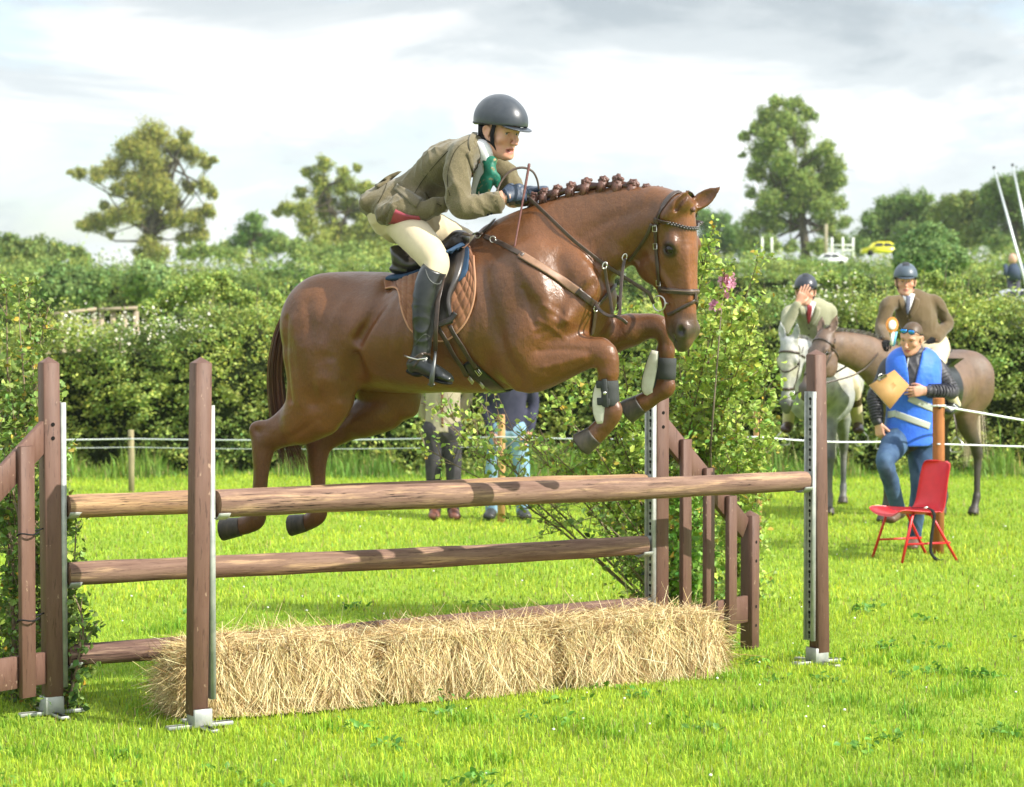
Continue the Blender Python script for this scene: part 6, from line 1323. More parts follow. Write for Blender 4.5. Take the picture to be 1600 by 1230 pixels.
# ---------------------------------------------------------------- figures, ponies and small things round the ring
def unit(v): v = arr(v); return v / np.linalg.norm(v)
def figure(label, J, Fw, U=(0, 0, 1), top=None, legs=None, shoe=None, hair=(.10, .07, .045), headgear=None, hs=1.0, group=None, hands=None, hv=.0055, build=1., boots=None, torso=None, hem=None, mouth=0., lowhead=False, skirt=.0, body_folds=(.010, 30), hip_r=.15):
    """J: dict of world points hip, neck, head, shL shR elL elR wrL wrR knL knR anL anR toL toR"""
    J = {k: arr(v) for k, v in J.items()}; lat = unit(J['shR'] - J['shL']); gz = min(J['anL'][2], J['anR'][2]); root = empty('person', (J['hip'][0], J['hip'][1], max(0, gz - .08)), label, 'person', group)
    parts = []; B = build
    V, Q, C, W, M = human_head(hv, J['head'], U, Fw, hs, mouth_open=mouth, hair=hair, neckdir=J['neck'] - (J['head'] - .07 * unit(U))); parts.append((V, Q, C))
    sp_ = J['neck'] - J['hip']; chest = J['hip'] + sp_ * .70; waist = J['hip'] + sp_ * .32
    def T(e): return [(*(J['hip'] - sp_ * .02), .105 * B + e, .16 * B + e), (*waist, .100 * B + e, .145 * B + e), (*chest, .112 * B + e, .165 * B + e), (*(J['neck'] - sp_ * .10), .075 * B + e, .135 * B + e), (*(J['neck']), .055 + e * .5, .065 + e * .5)]
    def A(s_, e): a, b, c = J['sh' + s_], J['el' + s_], J['wr' + s_]; return [(*(J['neck'] * .45 + a * .55), .045 + e, .045 + e), (*a, .058 * B + e, .058 * B + e), (*(a * .5 + b * .5), .048 * B + e, .048 * B + e), (*b, .042 * B + e, .042 * B + e), (*(b * .55 + c * .45), .038 + e, .038 + e), (*c, .026 + e, .028 + e)]
    def Lg(s_, e, lo=1.): k, a = J['kn' + s_], J['an' + s_]; g = -1 if s_ == 'L' else 1; h_ = J['hip'] + lat * g * .085 * B - unit(sp_) * .04; return [(*h_, .088 * B + e, .088 * B + e), (*(h_ * .5 + k * .5), .072 * B + e, .074 * B + e), (*k, .052 + e, .054 + e), (*(k * .6 + a * .4), .050 + e, .050 + e), (*(k * .15 + a * .85), .034 + e * lo, .036 + e * lo), (*a, .033 + e * lo, .035 + e * lo)]
    def Ft(s_, e): a, t = J['an' + s_], J['to' + s_]; hl = a - unit(t - a) * .045 + np.array([0, 0, -.035]); return [(*hl, .030 + e, .032 + e), (*(a * .5 + t * .5 + np.array([0, 0, -.008])), .032 + e, .040 + e), (*t, .022 + e, .040 + e)]
    ch = [T(0), A('L', 0), A('R', 0), Lg('L', 0), Lg('R', 0), Ft('L', 0), Ft('R', 0)]; lo, hi = bounds(ch, .06); fd = Field(lo, hi, .016)
    for c in ch: fd.chain(c, lat, .035)
    V, Q = fd.mesh(); parts.append((V, Q, None)); V, Q, C = joinm(parts); body = mesh_np('body', V, Q, M_skinc, root, smooth=True, colors=C)
    add_eyes(root, W, M, hs)
    hd = {}
    for s_ in 'LR':
        h_ = (hands or {}).get(s_, {}); a, b = J['el' + s_], J['wr' + s_]; d = h_.get('dir', unit(b - a)); pn = h_.get('palm', lat * (1 if s_ == 'L' else -1)); th = h_.get('thumb', unit(np.cross(d, pn)) if False else np.array(Fw, float))
        V, Q = hand(.0048, b, d, pn, th, curl=h_.get('curl', (.35, .4, .45, .5)), tcurl=.3, fore=a * .3 + b * .7, s=h_.get('s', 1.0))
        gl = h_.get('glove'); o = mesh_np('glove' if gl else 'hand', V, Q, gl or M_skinc, root, smooth=True, colors=np.tile(SKIN, (len(V), 1)))
    out = {'W': W, 'M': M, 'root': root, 'lat': lat}
    if top:
        tt = T(.020); tt[0] = (*(J['hip'] - sp_ * (.06 + skirt)), .118 * B + skirt * .15, .175 * B + skirt * .15)
        jo, jb = garment('jacket', [(tt, lat, .03), (A('L', .012)[:-1] + [(*(J['wrL'] * .93 + J['elL'] * .07), .040, .042)], lat, .035), (A('R', .012)[:-1] + [(*(J['wrR'] * .93 + J['elR'] * .07), .040, .042)], lat, .035)], top, root, h=.010, cuts=([(J['hip'] - sp_ * hem, -sp_)] if hem else ()), folds=[(body_folds[0], body_folds[1], sp_, 2.1)]); out['jb'] = jb; out['jo'] = jo
    if legs:
        hp_ = [(*(J['hip'] - lat * .07), .105 * B + .024, .10 * B + .022), (*(J['hip'] + lat * .07), .105 * B + .024, .10 * B + .022)]
        lo_, lb = garment('trousers', [(Lg('L', .014, 1.3), lat, .02), (Lg('R', .014, 1.3), lat, .02), (hp_, np.cross(lat, unit(sp_)), .03)], legs, root, h=.010, folds=[(.008, 36, (0, 0, 1), .7)])
    if boots:
        for s_ in 'LR':
            k, a = J['kn' + s_], J['an' + s_]; garment('riding_boot', [([(*(k * .85 + a * .15), .063, .065), (*(k * .6 + a * .4), .066, .066), (*(k * .2 + a * .8), .047, .048), (*a, .042, .044)], lat, .02), (Ft(s_, .012), lat, .02)], boots, root, h=.009)
    elif shoe:
        for s_ in 'LR': garment('shoe', [(Ft(s_, .012), lat, .015), ([(*J['an' + s_], .040, .042), (*(J['an' + s_] * .5 + J['to' + s_] * .5), .036, .042)], lat, .015)], shoe, root, h=.009)
    return out
# --- ponies
def std_horse(label, C0, H, s, col, poll, D, Fh, tailc, mane, group=None, legdark=(.05, .04, .035), dap=None, hv=.012, ear=None, steps=((0, 0, 0), (0, 0, 0), (0, 0, 0), (0, 0, 0))):
    C0, H = arr(C0), unit(H); Lr = np.array([H[1], -H[0], 0.]); Wd = lambda u, v, z: C0 + (H * u + Lr * v) * s + ZU * z * s
    root = empty('horse', C0, label, 'horse', group); poll = arr(poll)
    lo = np.minimum(np.minimum(Wd(-1, -.4, 0), Wd(.7, .4, 0)), poll - .5) - .3; hi = np.maximum(np.maximum(Wd(-1, .4, 1.6), Wd(.8, -.4, 1.6)), poll + .4) + .3; lo[2] = -.02
    fd = Field(lo, hi, hv)
    def c(rows, k=.04, n=4, lat=Lr): fd.chain([(*Wd(u, v, z), a * s, b * s) for u, v, z, a, b in rows], lat, k, n)
    c([(-.68, 0, 1.16, .16, .13), (-.55, 0, 1.17, .25, .22), (-.32, 0, 1.14, .26, .27), (0, 0, 1.08, .275, .29), (.25, 0, 1.08, .29, .27), (.45, 0, 1.12, .27, .22), (.60, 0, 1.12, .19, .16)], .04)
    c([(.15, 0, 1.32, .07, .06), (.32, 0, 1.36, .08, .05), (.45, 0, 1.34, .10, .06)], .08)
    for g in (-1, 1): fd.ell(Wd(-.52, g * .13, 1.14), np.array([.20, .14, .26]) * s, None, .08); fd.ell(Wd(.42, g * .14, 1.08), np.array([.16, .11, .26]) * s, None, .08)
    D, Fh = unit(D), arr(Fh); Fh = unit(Fh - D * np.dot(D, Fh)); Lh = np.cross(D, Fh); 
    if np.dot(Lh, [0, -1, 0]) < 0: Lh = -Lh
    nb = Wd(.46, 0, 1.18); e = poll - Fh * .10 * s + D * .11 * s; mid = nb * .5 + e * .5 + ZU * .07
    fd.chain([(*nb, .27 * s, .17 * s), (*(nb * .72 + e * .28 + ZU * .04), .21 * s, .125 * s), (*mid, .165 * s, .10 * s), (*(nb * .22 + e * .78 + ZU * .05), .13 * s, .085 * s), (*e, .105 * s, .08 * s)], np.cross(unit(e - nb), ZU), .06)
    sgn = 1
    for i, g in enumerate((-1, 1)):
        du, dv, dz = steps[i]; v = g * .15 + dv
        c([(.42, g * .15, 1.0, .13, .10), (.42 + du * .3, v, .86, .085, .075), (.42 + du * .7, v, .66, .058, .052), (.43 + du, v, .50, .050, .046)], .05)
        c([(.43 + du, v, .50, .050, .046), (.43 + du, v, .43, .038, .036), (.43 + du, v, .33, .031, .028), (.43 + du, v, .21, .030, .027), (.43 + du, v, .155, .040, .034), (.46 + du, v, .09, .032, .032), (.475 + du, v, .06, .038, .038)], .02)
        du, dv, dz = steps[2 + i]; v = g * .14 + dv
        c([(-.50, g * .13, 1.05, .20, .12), (-.44 + du * .2, v, .90, .15, .10), (-.46 + du * .5, v, .76, .095, .072), (-.56 + du, v, .62, .060, .048), (-.62 + du, v, .53, .052, .042)], .05)
        c([(-.60 + du, v, .55, .050, .040), (-.62 + du, v, .47, .042, .034), (-.61 + du, v, .35, .034, .028), (-.61 + du, v, .21, .032, .027), (-.605 + du, v, .155, .040, .034), (-.575 + du, v, .09, .032, .032), (-.56 + du, v, .06, .038, .038)], .02)
    O = poll; ears = [(O + Lh * g * .055 * s - Fh * .07 * s + D * .0, O + Lh * g * .075 * s - Fh * (.05) * s - D * .15 * s, ear if ear is not None else Fh) for g in (-1, 1)]
    W, M = horse_head(fd, O, D, Fh, Lh, s * .95, ears)
    V, Q = fd.mesh(); V = relax(V, Q, 1); CC = np.tile(np.array(col), (len(V), 1)); z = V[:, 2] / s
    k = np.clip((.92 - z) / .35, 0, 1)[:, None]; CC = CC * (1 - k) + np.array(legdark) * k
    k = np.clip(.11 * s * 1.1 - np.linalg.norm(V - W(.61, -.05, 0), axis=1), 0, .05)[:, None] / .05 * .8; CC = CC * (1 - k) + np.array([.06, .055, .055]) * k
    mt = coat_mat('coat_' + ('grey' if col[2] > .3 else 'roan'), .5, dap); mesh_np('body', V, Q, mt, root, smooth=True, colors=CC)
    for g in (-1, 1): b = MB(); b.ellip(W(.216, -.066, g * .0835), np.array((.021, .024, .0185)) * s, M); b.build('eye', M_eye, root, True)
    for i, g in enumerate((-1, 1)):
        du, dv, _ = steps[i]; hoof(root, Wd(.478 + du, g * .15 + dv, .062), Wd(.50 + du, g * .15 + dv, .004), H, .050 * s, M_hoof, voxel=.008)
        du, dv, _ = steps[2 + i]; hoof(root, Wd(-.562 + du, g * .14 + dv, .062), Wd(-.54 + du, g * .14 + dv, .004), H, .048 * s, M_hoof, voxel=.008)
    st, cl = [], []
    for i in range(260):
        e_ = RNG.normal(0, 1, 3); P_ = [Wd(-.66, 0, 1.30), Wd(-.76, 0, 1.26), Wd(-.80, 0, 1.05), Wd(-.79, 0, .80), Wd(-.77, 0, .52)]
        st.append(np.array(spline([p + e_ * w for p, w in zip(P_, (0, .012, .03, .045, .06))], 3))); cl.append(np.array(tailc) * RNG.uniform(.7, 1.3))
    ribbons('tail', st, .005, M_hair, root, cl)
    st, cl = [], []; bv = bvh_of(V, Q)
    for i in range(240):
        t = RNG.random(); p0 = nb * (1 - t) + (e) * t + ZU * (.10 + .27 * s * (1 - t) + .06 * math.sin(t * 3)) ; h_ = bv.ray_cast(Vector(p0 + ZU * .4), Vector((0, 0, -1)))
        if h_[0] is None: continue
        q = arr(h_[0]); d = unit([RNG.normal(0, .5), -.6, 1.0 + RNG.normal(0, .2)]); st.append(np.array([q - d * .01, q + d * .03, q + d * .05 + np.array([0, -.02, -.01])])); cl.append(np.array(mane) * RNG.uniform(.7, 1.3))
    ribbons('mane', st, .006, M_hair, root, cl)
    return dict(root=root, bv=bv, W=W, M=M, Wd=Wd, H=H, L=Lr, s=s, O=O)
def tack_simple(hz, label_b, label_s, hand, seat_u=.08, pad=(.05, .045, .04)):
    W, M, bv = hz['W'], hz['M'], hz['bv']; br = empty('bridle', hz['O'], label_b, 'bridle')
    def ring(a, f, tilt, w, nm):
        pts, up = [], []; c = arr(W(a, f, 0)); D_, F_, L_ = M[:, 0], M[:, 1], M[:, 2]; ax1 = unit(F_ + D_ * tilt); n_ = unit(np.cross(ax1, L_))
        for t in np.linspace(0, 2 * math.pi, 29):
            d = ax1 * math.cos(t) + L_ * math.sin(t); h_ = bv.ray_cast(Vector(c + d * .30), Vector(-d), .30)
            if h_[0] is not None and (arr(h_[0]) - c) @ d < .21: pts.append(arr(h_[0]) + d * .004); up.append(n_)
        if len(pts) > 4: b = MB(); b.tube(pts, [1] * len(pts), 6, flat=(w, .003), up=np.array(up)); b.build(nm, M_leather, br, True)
    ring(.44, -.09, .1, .012, 'noseband'); ring(.12, -.07, -.15, .010, 'browband'); ring(.19, -.10, 1.05, .008, 'throat_lash')
    D_, F_, L_ = M[:, 0], M[:, 1], M[:, 2]
    for g in (-1, 1):
        pts = []
        for a in np.linspace(.05, .44, 12):
            c = arr(W(a, -.115, 0)); h_ = bv.ray_cast(Vector(c + L_ * g * .3), Vector(-L_ * g), .3)
            if h_[0] is not None: pts.append(arr(h_[0]) + L_ * g * .004)
        if len(pts) > 3: b = MB(); b.tube(pts, [1] * len(pts), 6, flat=(.008, .003), up=F_); b.build('cheekpiece', M_leather, br, True)
        c = arr(W(.49, -.13, g * .055)); b = MB(); b.tube([c + (D_ * math.cos(t) + F_ * math.sin(t)) * .032 for t in np.linspace(0, 2 * math.pi, 19)], .004, 6); b.build('bit_ring', M_metal, br, True)
        hd = arr(hand); md = (c + hd) / 2 - ZU * .06 + hz['L'] * 0; h_ = [arr(q) for q in spline([tuple(c), tuple(md + unit(np.cross(hd - c, ZU)) * .10 * (1 if np.dot(np.cross(hd - c, ZU), L_ * g) > 0 else -1)), tuple(hd)], 8)]
        b = MB(); b.tube(h_, [1] * len(h_), 6, flat=(.008, .002), up=ZU); b.build('rein', M_leather, br, True)
    sd = empty('saddle', hz['Wd'](seat_u, 0, 1.36), label_s, 'saddle'); Wd = hz['Wd']; s = hz['s']
    garment('seat', [([(*Wd(seat_u - .26, 0, 1.42), .035, .12), (*Wd(seat_u - .10, 0, 1.38), .03, .14), (*Wd(seat_u + .08, 0, 1.39), .03, .12), (*Wd(seat_u + .20, 0, 1.43), .035, .09)], hz['L'], .02)], M_black_leather, sad_root(sd), h=.012)
    for g in (-1, 1):
        grid, nn = [], []
        for i in range(10):
            for j in range(8):
                u = seat_u - .12 + .34 * i / 9 + .05 * j / 7; z = 1.36 - .46 * j / 7; o_ = Vector(Wd(u, g * .6, z)); h_ = bv.ray_cast(o_, Vector(-hz['L'] * g)); p = arr(h_[0]) if h_[0] is not None and abs((arr(h_[0]) - Wd(u, 0, z)) @ hz['L']) > .05 else Wd(u, g * .28, z); grid.append(p + hz['L'] * g * .012)
        b = MB(); b.add(grid, [(i * 8 + j, (i + 1) * 8 + j, (i + 1) * 8 + j + 1, i * 8 + j + 1) for i in range(9) for j in range(7)]); b.add([q + hz['L'] * g * .012 for q in grid], [(i * 8 + j, i * 8 + j + 1, (i + 1) * 8 + j + 1, (i + 1) * 8 + j) for i in range(9) for j in range(7)]); b.build('saddle_flap', M_black_leather, sd, True)
        b = MB(); b.tube([Wd(seat_u + .1, g * .30, 1.0), Wd(seat_u + .1, g * .345, .80), Wd(seat_u + .10, g * .35, .72)], [1, 1, 1], 6, flat=(.012, .003), up=hz['H']); b.build('stirrup_leather', M_leather, sd)
        c = Wd(seat_u + .10, g * .35, .64); b = MB(); b.tube([c + hz['L'] * x + ZU * y for x, y in ((0, .08), (.05, .03), (.06, -.04), (.045, -.055), (-.045, -.055), (-.06, -.04), (-.05, .03), (0, .08))], .006, 6); b.build('stirrup_iron', M_metal, sd)
    b = MB(); pts = []
    for t in np.linspace(0, math.pi, 15):
        c = Wd(seat_u + .2, 0, 1.1); d = hz['L'] * math.cos(t) - ZU * math.sin(t); h_ = bv.ray_cast(Vector(c + d * .8), Vector(-d)); pts.append((arr(h_[0]) if h_[0] is not None else c + d * .29) + d * .006)
    b.tube(pts, [1] * len(pts), 6, flat=(.035, .004), up=hz['H']); b.build('girth', M_black_leather, sd, True)
def sad_root(s): return s
def build_ponies():
    g = 'ponies waiting by the hedge'
    # roan pony
    H = unit([-.62, -.78, 0]); C0 = np.array([3.58, 19.75, 0])
    hz = std_horse('brown roan pony with dark legs and pale tail, behind the man in the vest', C0, H, 1.02, (.140, .088, .064), P(1283, 512, 18.75), (-.33, -.42, -.84), (-.66, -.62, .38), (.50, .42, .30), (.40, .38, .36), g, dap=(9, (.80, .78, .76)), steps=((0, .0, 0), (.02, 0, 0), (-.05, .03, 0), (.10, -.02, 0)), ear=np.array([-.3, -.9, 0]))
    # grey pony
    H2_ = unit([-.2, -.98, 0]); C2 = np.array([2.82, 20.8, 0])
    hg = std_horse('dappled grey pony facing the camera, left of the roan pony', C2, H2_, 1.0, (.40, .41, .41), P(1229, 530, 19.6), (-.04, -.06, -1), (-.42, -.90, 0), (.55, .53, .48), (.50, .49, .47), g, legdark=(.13, .13, .135), dap=(11, (.62, .63, .66)), steps=((.16, .06, 0), (-.10, -.10, 0), (0, 0, 0), (.08, 0, 0)))
    M_j1 = tweed('sage_tweed', (.27, .27, .17), (.33, .33, .22), (.40, .40, .29)); M_j2 = tweed('brown_tweed', (.105, .072, .036), (.13, .09, .047), (.19, .135, .08))
    M_bb = mat('dark_navy_shell', (.018, .022, .035), .4, .5, coat=.2, bump=.15, bscale=300, bdist=.001); M_gs = mat('grey_blue_shell', (.060, .085, .115), .45, .5, coat=.1)
    M_sh = mat('white_shirt', (.78, .79, .80), .7, .2)
    def seated(hz, hipu, lean, px_head, Yh, facing, spec, label, jk, shell, glove=None, hands=None, sho=.165, boots=None):
        Wd, s = hz['Wd'], hz['s']; hip = Wd(hipu, 0, 1.46); kz, az, lt_ = spec.get('legz', (1.20, .76, .30)); neck = arr(P(*spec['neck'], Yh)); 
        J = dict(hip=hip, neck=neck, head=arr(P(*px_head, Yh)), shL=P(*spec['shL']), shR=P(*spec['shR']), elL=P(*spec['elL']), elR=P(*spec['elR']), wrL=P(*spec['wrL']), wrR=P(*spec['wrR']))
        L_ = hz['L']; 
        gL = -1 if np.dot(arr(J['shL']) - arr(J['shR']), L_) < 0 else 1
        for n_, g_ in (('L', gL), ('R', -gL)):
            J['kn' + n_] = Wd(hipu + .36, g_ * lt_, kz); J['an' + n_] = Wd(hipu + .12, g_ * (lt_ + .04), az); J['to' + n_] = Wd(hipu + .27, g_ * (lt_ + .05), az - .05)
        f = figure(label, J, facing, top=jk, legs=M_breech, boots=boots or M_black_leather, hair=(.03, .02, .015), hands=hands, group='mounted riders waiting by the hedge', skirt=.03, hv=.005, build=spec.get('b', 1.0))
        helmet(f['root'], f['W'], f['M'], 1.0, shell, M_shell2, M_strapb, h=.006)
        # collar, tie and lapels laid on the jacket front
        return f, J
    Yr = 19.9; fr = figure
    f2, J2 = seated(hz, .02, 0, (1415, 441), 19.62, (-.12, -1, -.06), dict(neck=(1420, 464), shL=(1462, 474, 19.72), shR=(1388, 477, 19.50), elL=(1481, 505, 19.85), elR=(1376, 512, 19.42), wrL=(1462, 530, 19.62), wrR=(1385, 534, 19.18), b=.98, legz=(1.30, .98, .27)),
        'mounted rider in brown tweed jacket and blue-grey helmet, above the man in the vest', M_j2, M_gs, hands={'R': dict(glove=M_strapb, palm=(0, .2, -1), curl=(1, 1, 1, 1), dir=unit([-.1, -1, -.1])), 'L': dict(glove=M_strapb, palm=(-.5, .5, 0), dir=unit([-.8, -.2, -.6]))})
    f1, J1 = seated(hg, .02, 0, (1259, 457), 20.35, (-.10, -1, -.30), dict(neck=(1265, 477), shL=(1296, 486, 20.50), shR=(1234, 488, 20.28), elL=(1301, 522, 20.55), elR=(1225, 516, 20.05), wrL=(1285, 545, 20.25), wrR=(1247, 474, 20.02), b=.9, legz=(1.16, .78, .27)),
        'mounted rider in pale sage jacket with one hand over the face', M_j1, M_bb, hands={'R': dict(palm=(.15, 1, .15), dir=unit([.42, -.05, .9]), thumb=(1, 0, 0), curl=(.12, .12, .15, .2), s=1.0), 'L': dict(palm=(0, .2, -1), curl=(1, 1, 1, 1), dir=unit([-.1, -1, -.1]), glove=M_strapb)}, boots=mat('brown_boot', (.045, .018, .014), .35, .5, coat=.15))
    for f, J, tc, nk, px0 in ((f2, J2, (.05, .055, .08), (1420, 464), 0), (f1, J1, (.14, .015, .02), (1265, 477), 0)):
        jb, root = f['jb'], f['root']; x, y = nk; Yn = J['neck'][1] if not hasattr(J['neck'], 'y') else J['neck'].y
        patch(jb, [(x - 11, y - 4), (x - 5, y + 10), (x - 2, y + 26)], [(x + 9, y - 4), (x + 5, y + 10), (x - 1, y + 26)], 8, 5, .004, .003, 'shirt_front', M_sh, root, dflt=Yn)
        patch(jb, [(x - 4, y + 0), (x - 5, y + 14), (x - 3, y + 27)], [(x + 3, y + 0), (x + 2, y + 14), (x - 1, y + 28)], 8, 4, .012, .006, 'tie', mat('tie_%d' % int(tc[0] * 100), tc, .5, col2=tuple(3 * q for q in tc), nscale=90), root, dflt=Yn)
        b = MB(); nb = arr(J['neck']); ax = unit(f['W'](0, -.02, -.075) - nb); b.tube([nb - ax * .01, nb + ax * .035], [.068, .060], 16); b.build('shirt_collar', M_sh, root, True)
        for g_ in (-1, 1):
            patch(jb, [(x + g_ * 10, y + 1), (x + g_ * 6, y + 14), (x - 1, y + 30)], [(x + g_ * 16, y + 4), (x + g_ * 15, y + 15), (x + g_ * 3, y + 33)], 8, 4, .006, .004, 'lapel', f['jo'].data.materials[0], f['jo'], dflt=Yn)
        for q in (36, 46):
            p, n = hit(jb, x - 1, y + q)
            if p is not None: b = MB(); b.ellip(p + n * .003, (.009, .005, .009), None, 8, 5); b.build('button', M_leather, f['jo'])
    tack_simple(hz, 'dark brown bridle on the roan pony\'s head', 'black saddle on the roan pony under the brown-jacketed rider', J2['wrR']); tack_simple(hg, 'black bridle on the grey pony\'s head', 'black saddle on the grey pony', J1['wrL'])
    # rosette
    ro = empty('rosette', P(1394, 509, 19.1), 'round orange and white show rosette beside the brown-jacketed rider\'s gloved hand', 'rosette'); c = arr(P(1394, 508, 19.08)); Mo, Mw, Mb = mat('orange_ribbon', (.80, .30, .06), .5), mat('white_ribbon', (.8, .8, .78), .5), mat('blue_ribbon', (.12, .40, .65), .5)
    b = MB(); n = 24; V = [c + np.array([math.cos(t) * .052, (.006 if i % 2 else -.006), math.sin(t) * .066]) for i, t in enumerate(np.linspace(0, 2 * math.pi, n, endpoint=False))] + [c + np.array([math.cos(t) * .030, -.004, math.sin(t) * .038]) for t in np.linspace(0, 2 * math.pi, n, endpoint=False)]
    b.add(V, [(i, (i + 1) % n, n + (i + 1) % n, n + i) for i in range(n)]); b.build('ruffle', Mo, ro); b = MB(); b.ellip(c + [0, -.008, 0], (.032, .006, .040)); b.build('centre', Mw, ro, True)
    b = MB(); b.box(c + [.0, 0, -.11], (.014, 0, .004), (0, .001, 0), (.006, 0, .055)); b.build('ribbon_tail', Mw, ro); b = MB(); b.box(c + [.022, .004, -.115], (.012, 0, .0), (0, .001, 0), (.012, 0, .06)); b.build('ribbon_tail', Mb, ro)
build_ponies(); print('ponies', time.time() - T0)

def build_steward():
    Y = 17.2; q = lambda px, py, dy=0.: arr(P(px, py, Y + dy))
    M_puf = mat('black_quilted_nylon', (.028, .028, .036), .5, .3, col2=(.055, .053, .06), nscale=10, bump=.3, bscale=25, bdist=.01); M_den = mat('blue_denim', (.035, .070, .14), .85, .2, col2=(.08, .14, .23), nscale=6, contrast=(.42, .66), bump=.3, bscale=30, bdist=.006)
    J = dict(hip=q(1422, 676, .03), neck=q(1428, 555, .02), head=q(1424, 529, -.04), shR=q(1391, 573, .05), shL=q(1461, 573, .10), elR=q(1366, 622, .02), elL=q(1487, 612, .02), wrR=q(1372, 662, -.06), wrL=q(1446, 611, -.16),
             knL=q(1437, 760, -.02), anL=q(1428, 842, .06), toL=q(1424, 855, -.10), knR=q(1383, 722, -.34), anR=q(1404, 797, -.16), toR=q(1390, 811, -.34))
    f = figure('man in a bright blue reflective vest, jeans and black jacket, reading a clipboard', J, (-.52, -.80, -.36), U=(-.05, -.30, .95), top=M_puf, legs=M_den, shoe=mat('brown_shoe', (.11, .06, .035), .5), hair=(.085, .055, .03), hv=.0045, mouth=.003, build=1.08,
        hands={'L': dict(palm=(-.25, .95, -.1), dir=unit([-.95, -.2, -.05]), thumb=(0, .0, 1), curl=(.35, .4, .45, .5)), 'R': dict(palm=(.6, .6, .1), dir=unit([.15, -.1, -1]), curl=(.7, .75, .8, .8), thumb=(.6, -.7, 0))}, body_folds=(.012, 48))
    W, M, root, jb, lat = f['W'], f['M'], f['root'], f['jb'], f['lat']
    # quilting rolls on the sleeves
    for s_ in 'LR':
        a, b_, c_ = J['sh' + s_], J['el' + s_], J['wr' + s_]
        for k in range(16):
            t = .10 + k * .054; p = a + (b_ - a) * t * 2 if t < .5 else b_ + (c_ - b_) * (t - .5) * 2; d = unit(b_ - a) if t < .5 else unit(c_ - b_); r = .070 - .022 * t; b = MB(); s1 = unit(np.cross(d, [.3, 1, .2])); s2 = np.cross(d, s1)
            b.tube([p + (s1 * math.cos(x) + s2 * math.sin(x)) * r for x in np.linspace(0, 2 * math.pi, 17)], .0045, 6, cap=False); b.build('quilted_roll', M_puf, f['jo'], True)
    # collar
    b = MB(); nb = J['neck']; ax = unit(W(0, -.02, -.06) - nb); b.tube([nb - ax * .03, nb + ax * .03, nb + ax * .055], [.088, .082, .074], 18); b.build('collar', M_puf, f['jo'], True)
    # vest: torso shell opened by a V at the front
    hip, neck = J['hip'], J['neck']; sp_ = neck - hip; B = 1.08; M_v = mat('blue_reflective_vest', (.020, .115, .62), .55, .3, col2=(.035, .17, .72), nscale=7, bump=.4, bscale=14, bdist=.015, sheen=.3); M_ref = mat('reflective_tape', (.40, .43, .38), .35, .5)
    tor = [(*(hip - sp_ * .13), .160, .205), (*(hip + sp_ * .1), .152, .198), (*(hip + sp_ * .32), .148, .190), (*(hip + sp_ * .68), .160, .215), (*(hip + sp_ * .90), .120, .212), (*(neck + sp_ * .0), .075, .17)]
    fwd = unit(np.cross(ZU, lat)); fwd = fwd if fwd[1] < 0 else -fwd
    subs = [([(*(hip - sp_ * .30), .135, .180), (*(hip + sp_ * .32), .126, .162), (*(hip + sp_ * .68), .132, .176), (*(hip + sp_ * .92), .085, .165)], lat, .005)]
    vtop = neck + fwd * .12 + ZU * .06 + lat * .03; vbot = hip + sp_ * .48 + fwd * .16 + lat * .06
    subs.append(([(*(vtop + lat * .0), .13, .080), (*((vtop + vbot) / 2), .10, .036), (*vbot, .08, .010)], lat, .004)); subs.append(([(*(neck + ZU * .05), .09, .085), (*(neck - ZU * .02), .08, .075)], lat, .004))
    vo, vb = garment('vest', [(tor, lat, .02)], M_v, root, h=.008, subs=subs, cuts=[(hip - sp_ * .17, -ZU)], folds=[(.007, 26, sp_, .4)])
    for t0, px0, py0, px1, py1 in ((0, 1388, 648, 1401, 646), (0, 1400, 647, 1452, 666), (0, 1420, 622, 1460, 640)):
        strap(vb, [(px0, py0), ((px0 + px1) / 2, (py0 + py1) / 2), (px1, py1)], .026, .003, 'reflective_band', M_ref, vo, off=.005, dflt=Y - .1)
    # zip
    strap(jb, [(1419, 560), (1417, 575), (1413, 590)], .005, .003, 'zip', M_galv, f['jo'], off=.006, dflt=Y - .15)
    # sunglasses pushed up
    sg = empty('sunglasses', W(0, .08, .06), 'blue mirrored sunglasses pushed up on the forehead of the man in the vest', 'sunglasses'); M_mir = mat('blue_mirror_lens', (.05, .32, .85), .08, .8, .6)
    for g_ in (-1, 1):
        b = MB(); b.ellip(W(g_ * .031, .081, .079), (.026, .010, .0165), M); b.build('lens', M_mir, sg, True); b = MB(); b.tube([W(g_ * .056, .068, .080), W(g_ * .080, .030, .052), W(g_ * .084, -.02, .035)], .0035, 6)
        b.tube([W(g_ * (.031 + .028 * math.cos(t)), .084 - .010 * abs(math.cos(t)), .079 + .018 * math.sin(t)) for t in np.linspace(0, 2 * math.pi, 17)], .003, 6); b.build('frame', M_strapb, sg, True)
    # clipboard
    cb = empty('clipboard', q(1391, 606, -.2), 'tan hardboard clipboard with a metal clip, held by the man in the vest', 'clipboard'); c = [q(1397.5, 578, -.18), q(1421, 602, -.20), q(1391.4, 639, -.34), q(1358, 602, -.32)]; nrm = unit(np.cross(c[1] - c[0], c[3] - c[0])); nrm = nrm if nrm[1] < 0 else -nrm
    b = MB(); b.add(c + [p - nrm * .004 for p in c], [(0, 1, 2, 3), (7, 6, 5, 4), (0, 4, 5, 1), (1, 5, 6, 2), (2, 6, 7, 3), (3, 7, 4, 0)]); b.build('board', mat('hardboard', (.42, .245, .085), .6, .3, col2=(.37, .21, .07), nscale=12), cb)
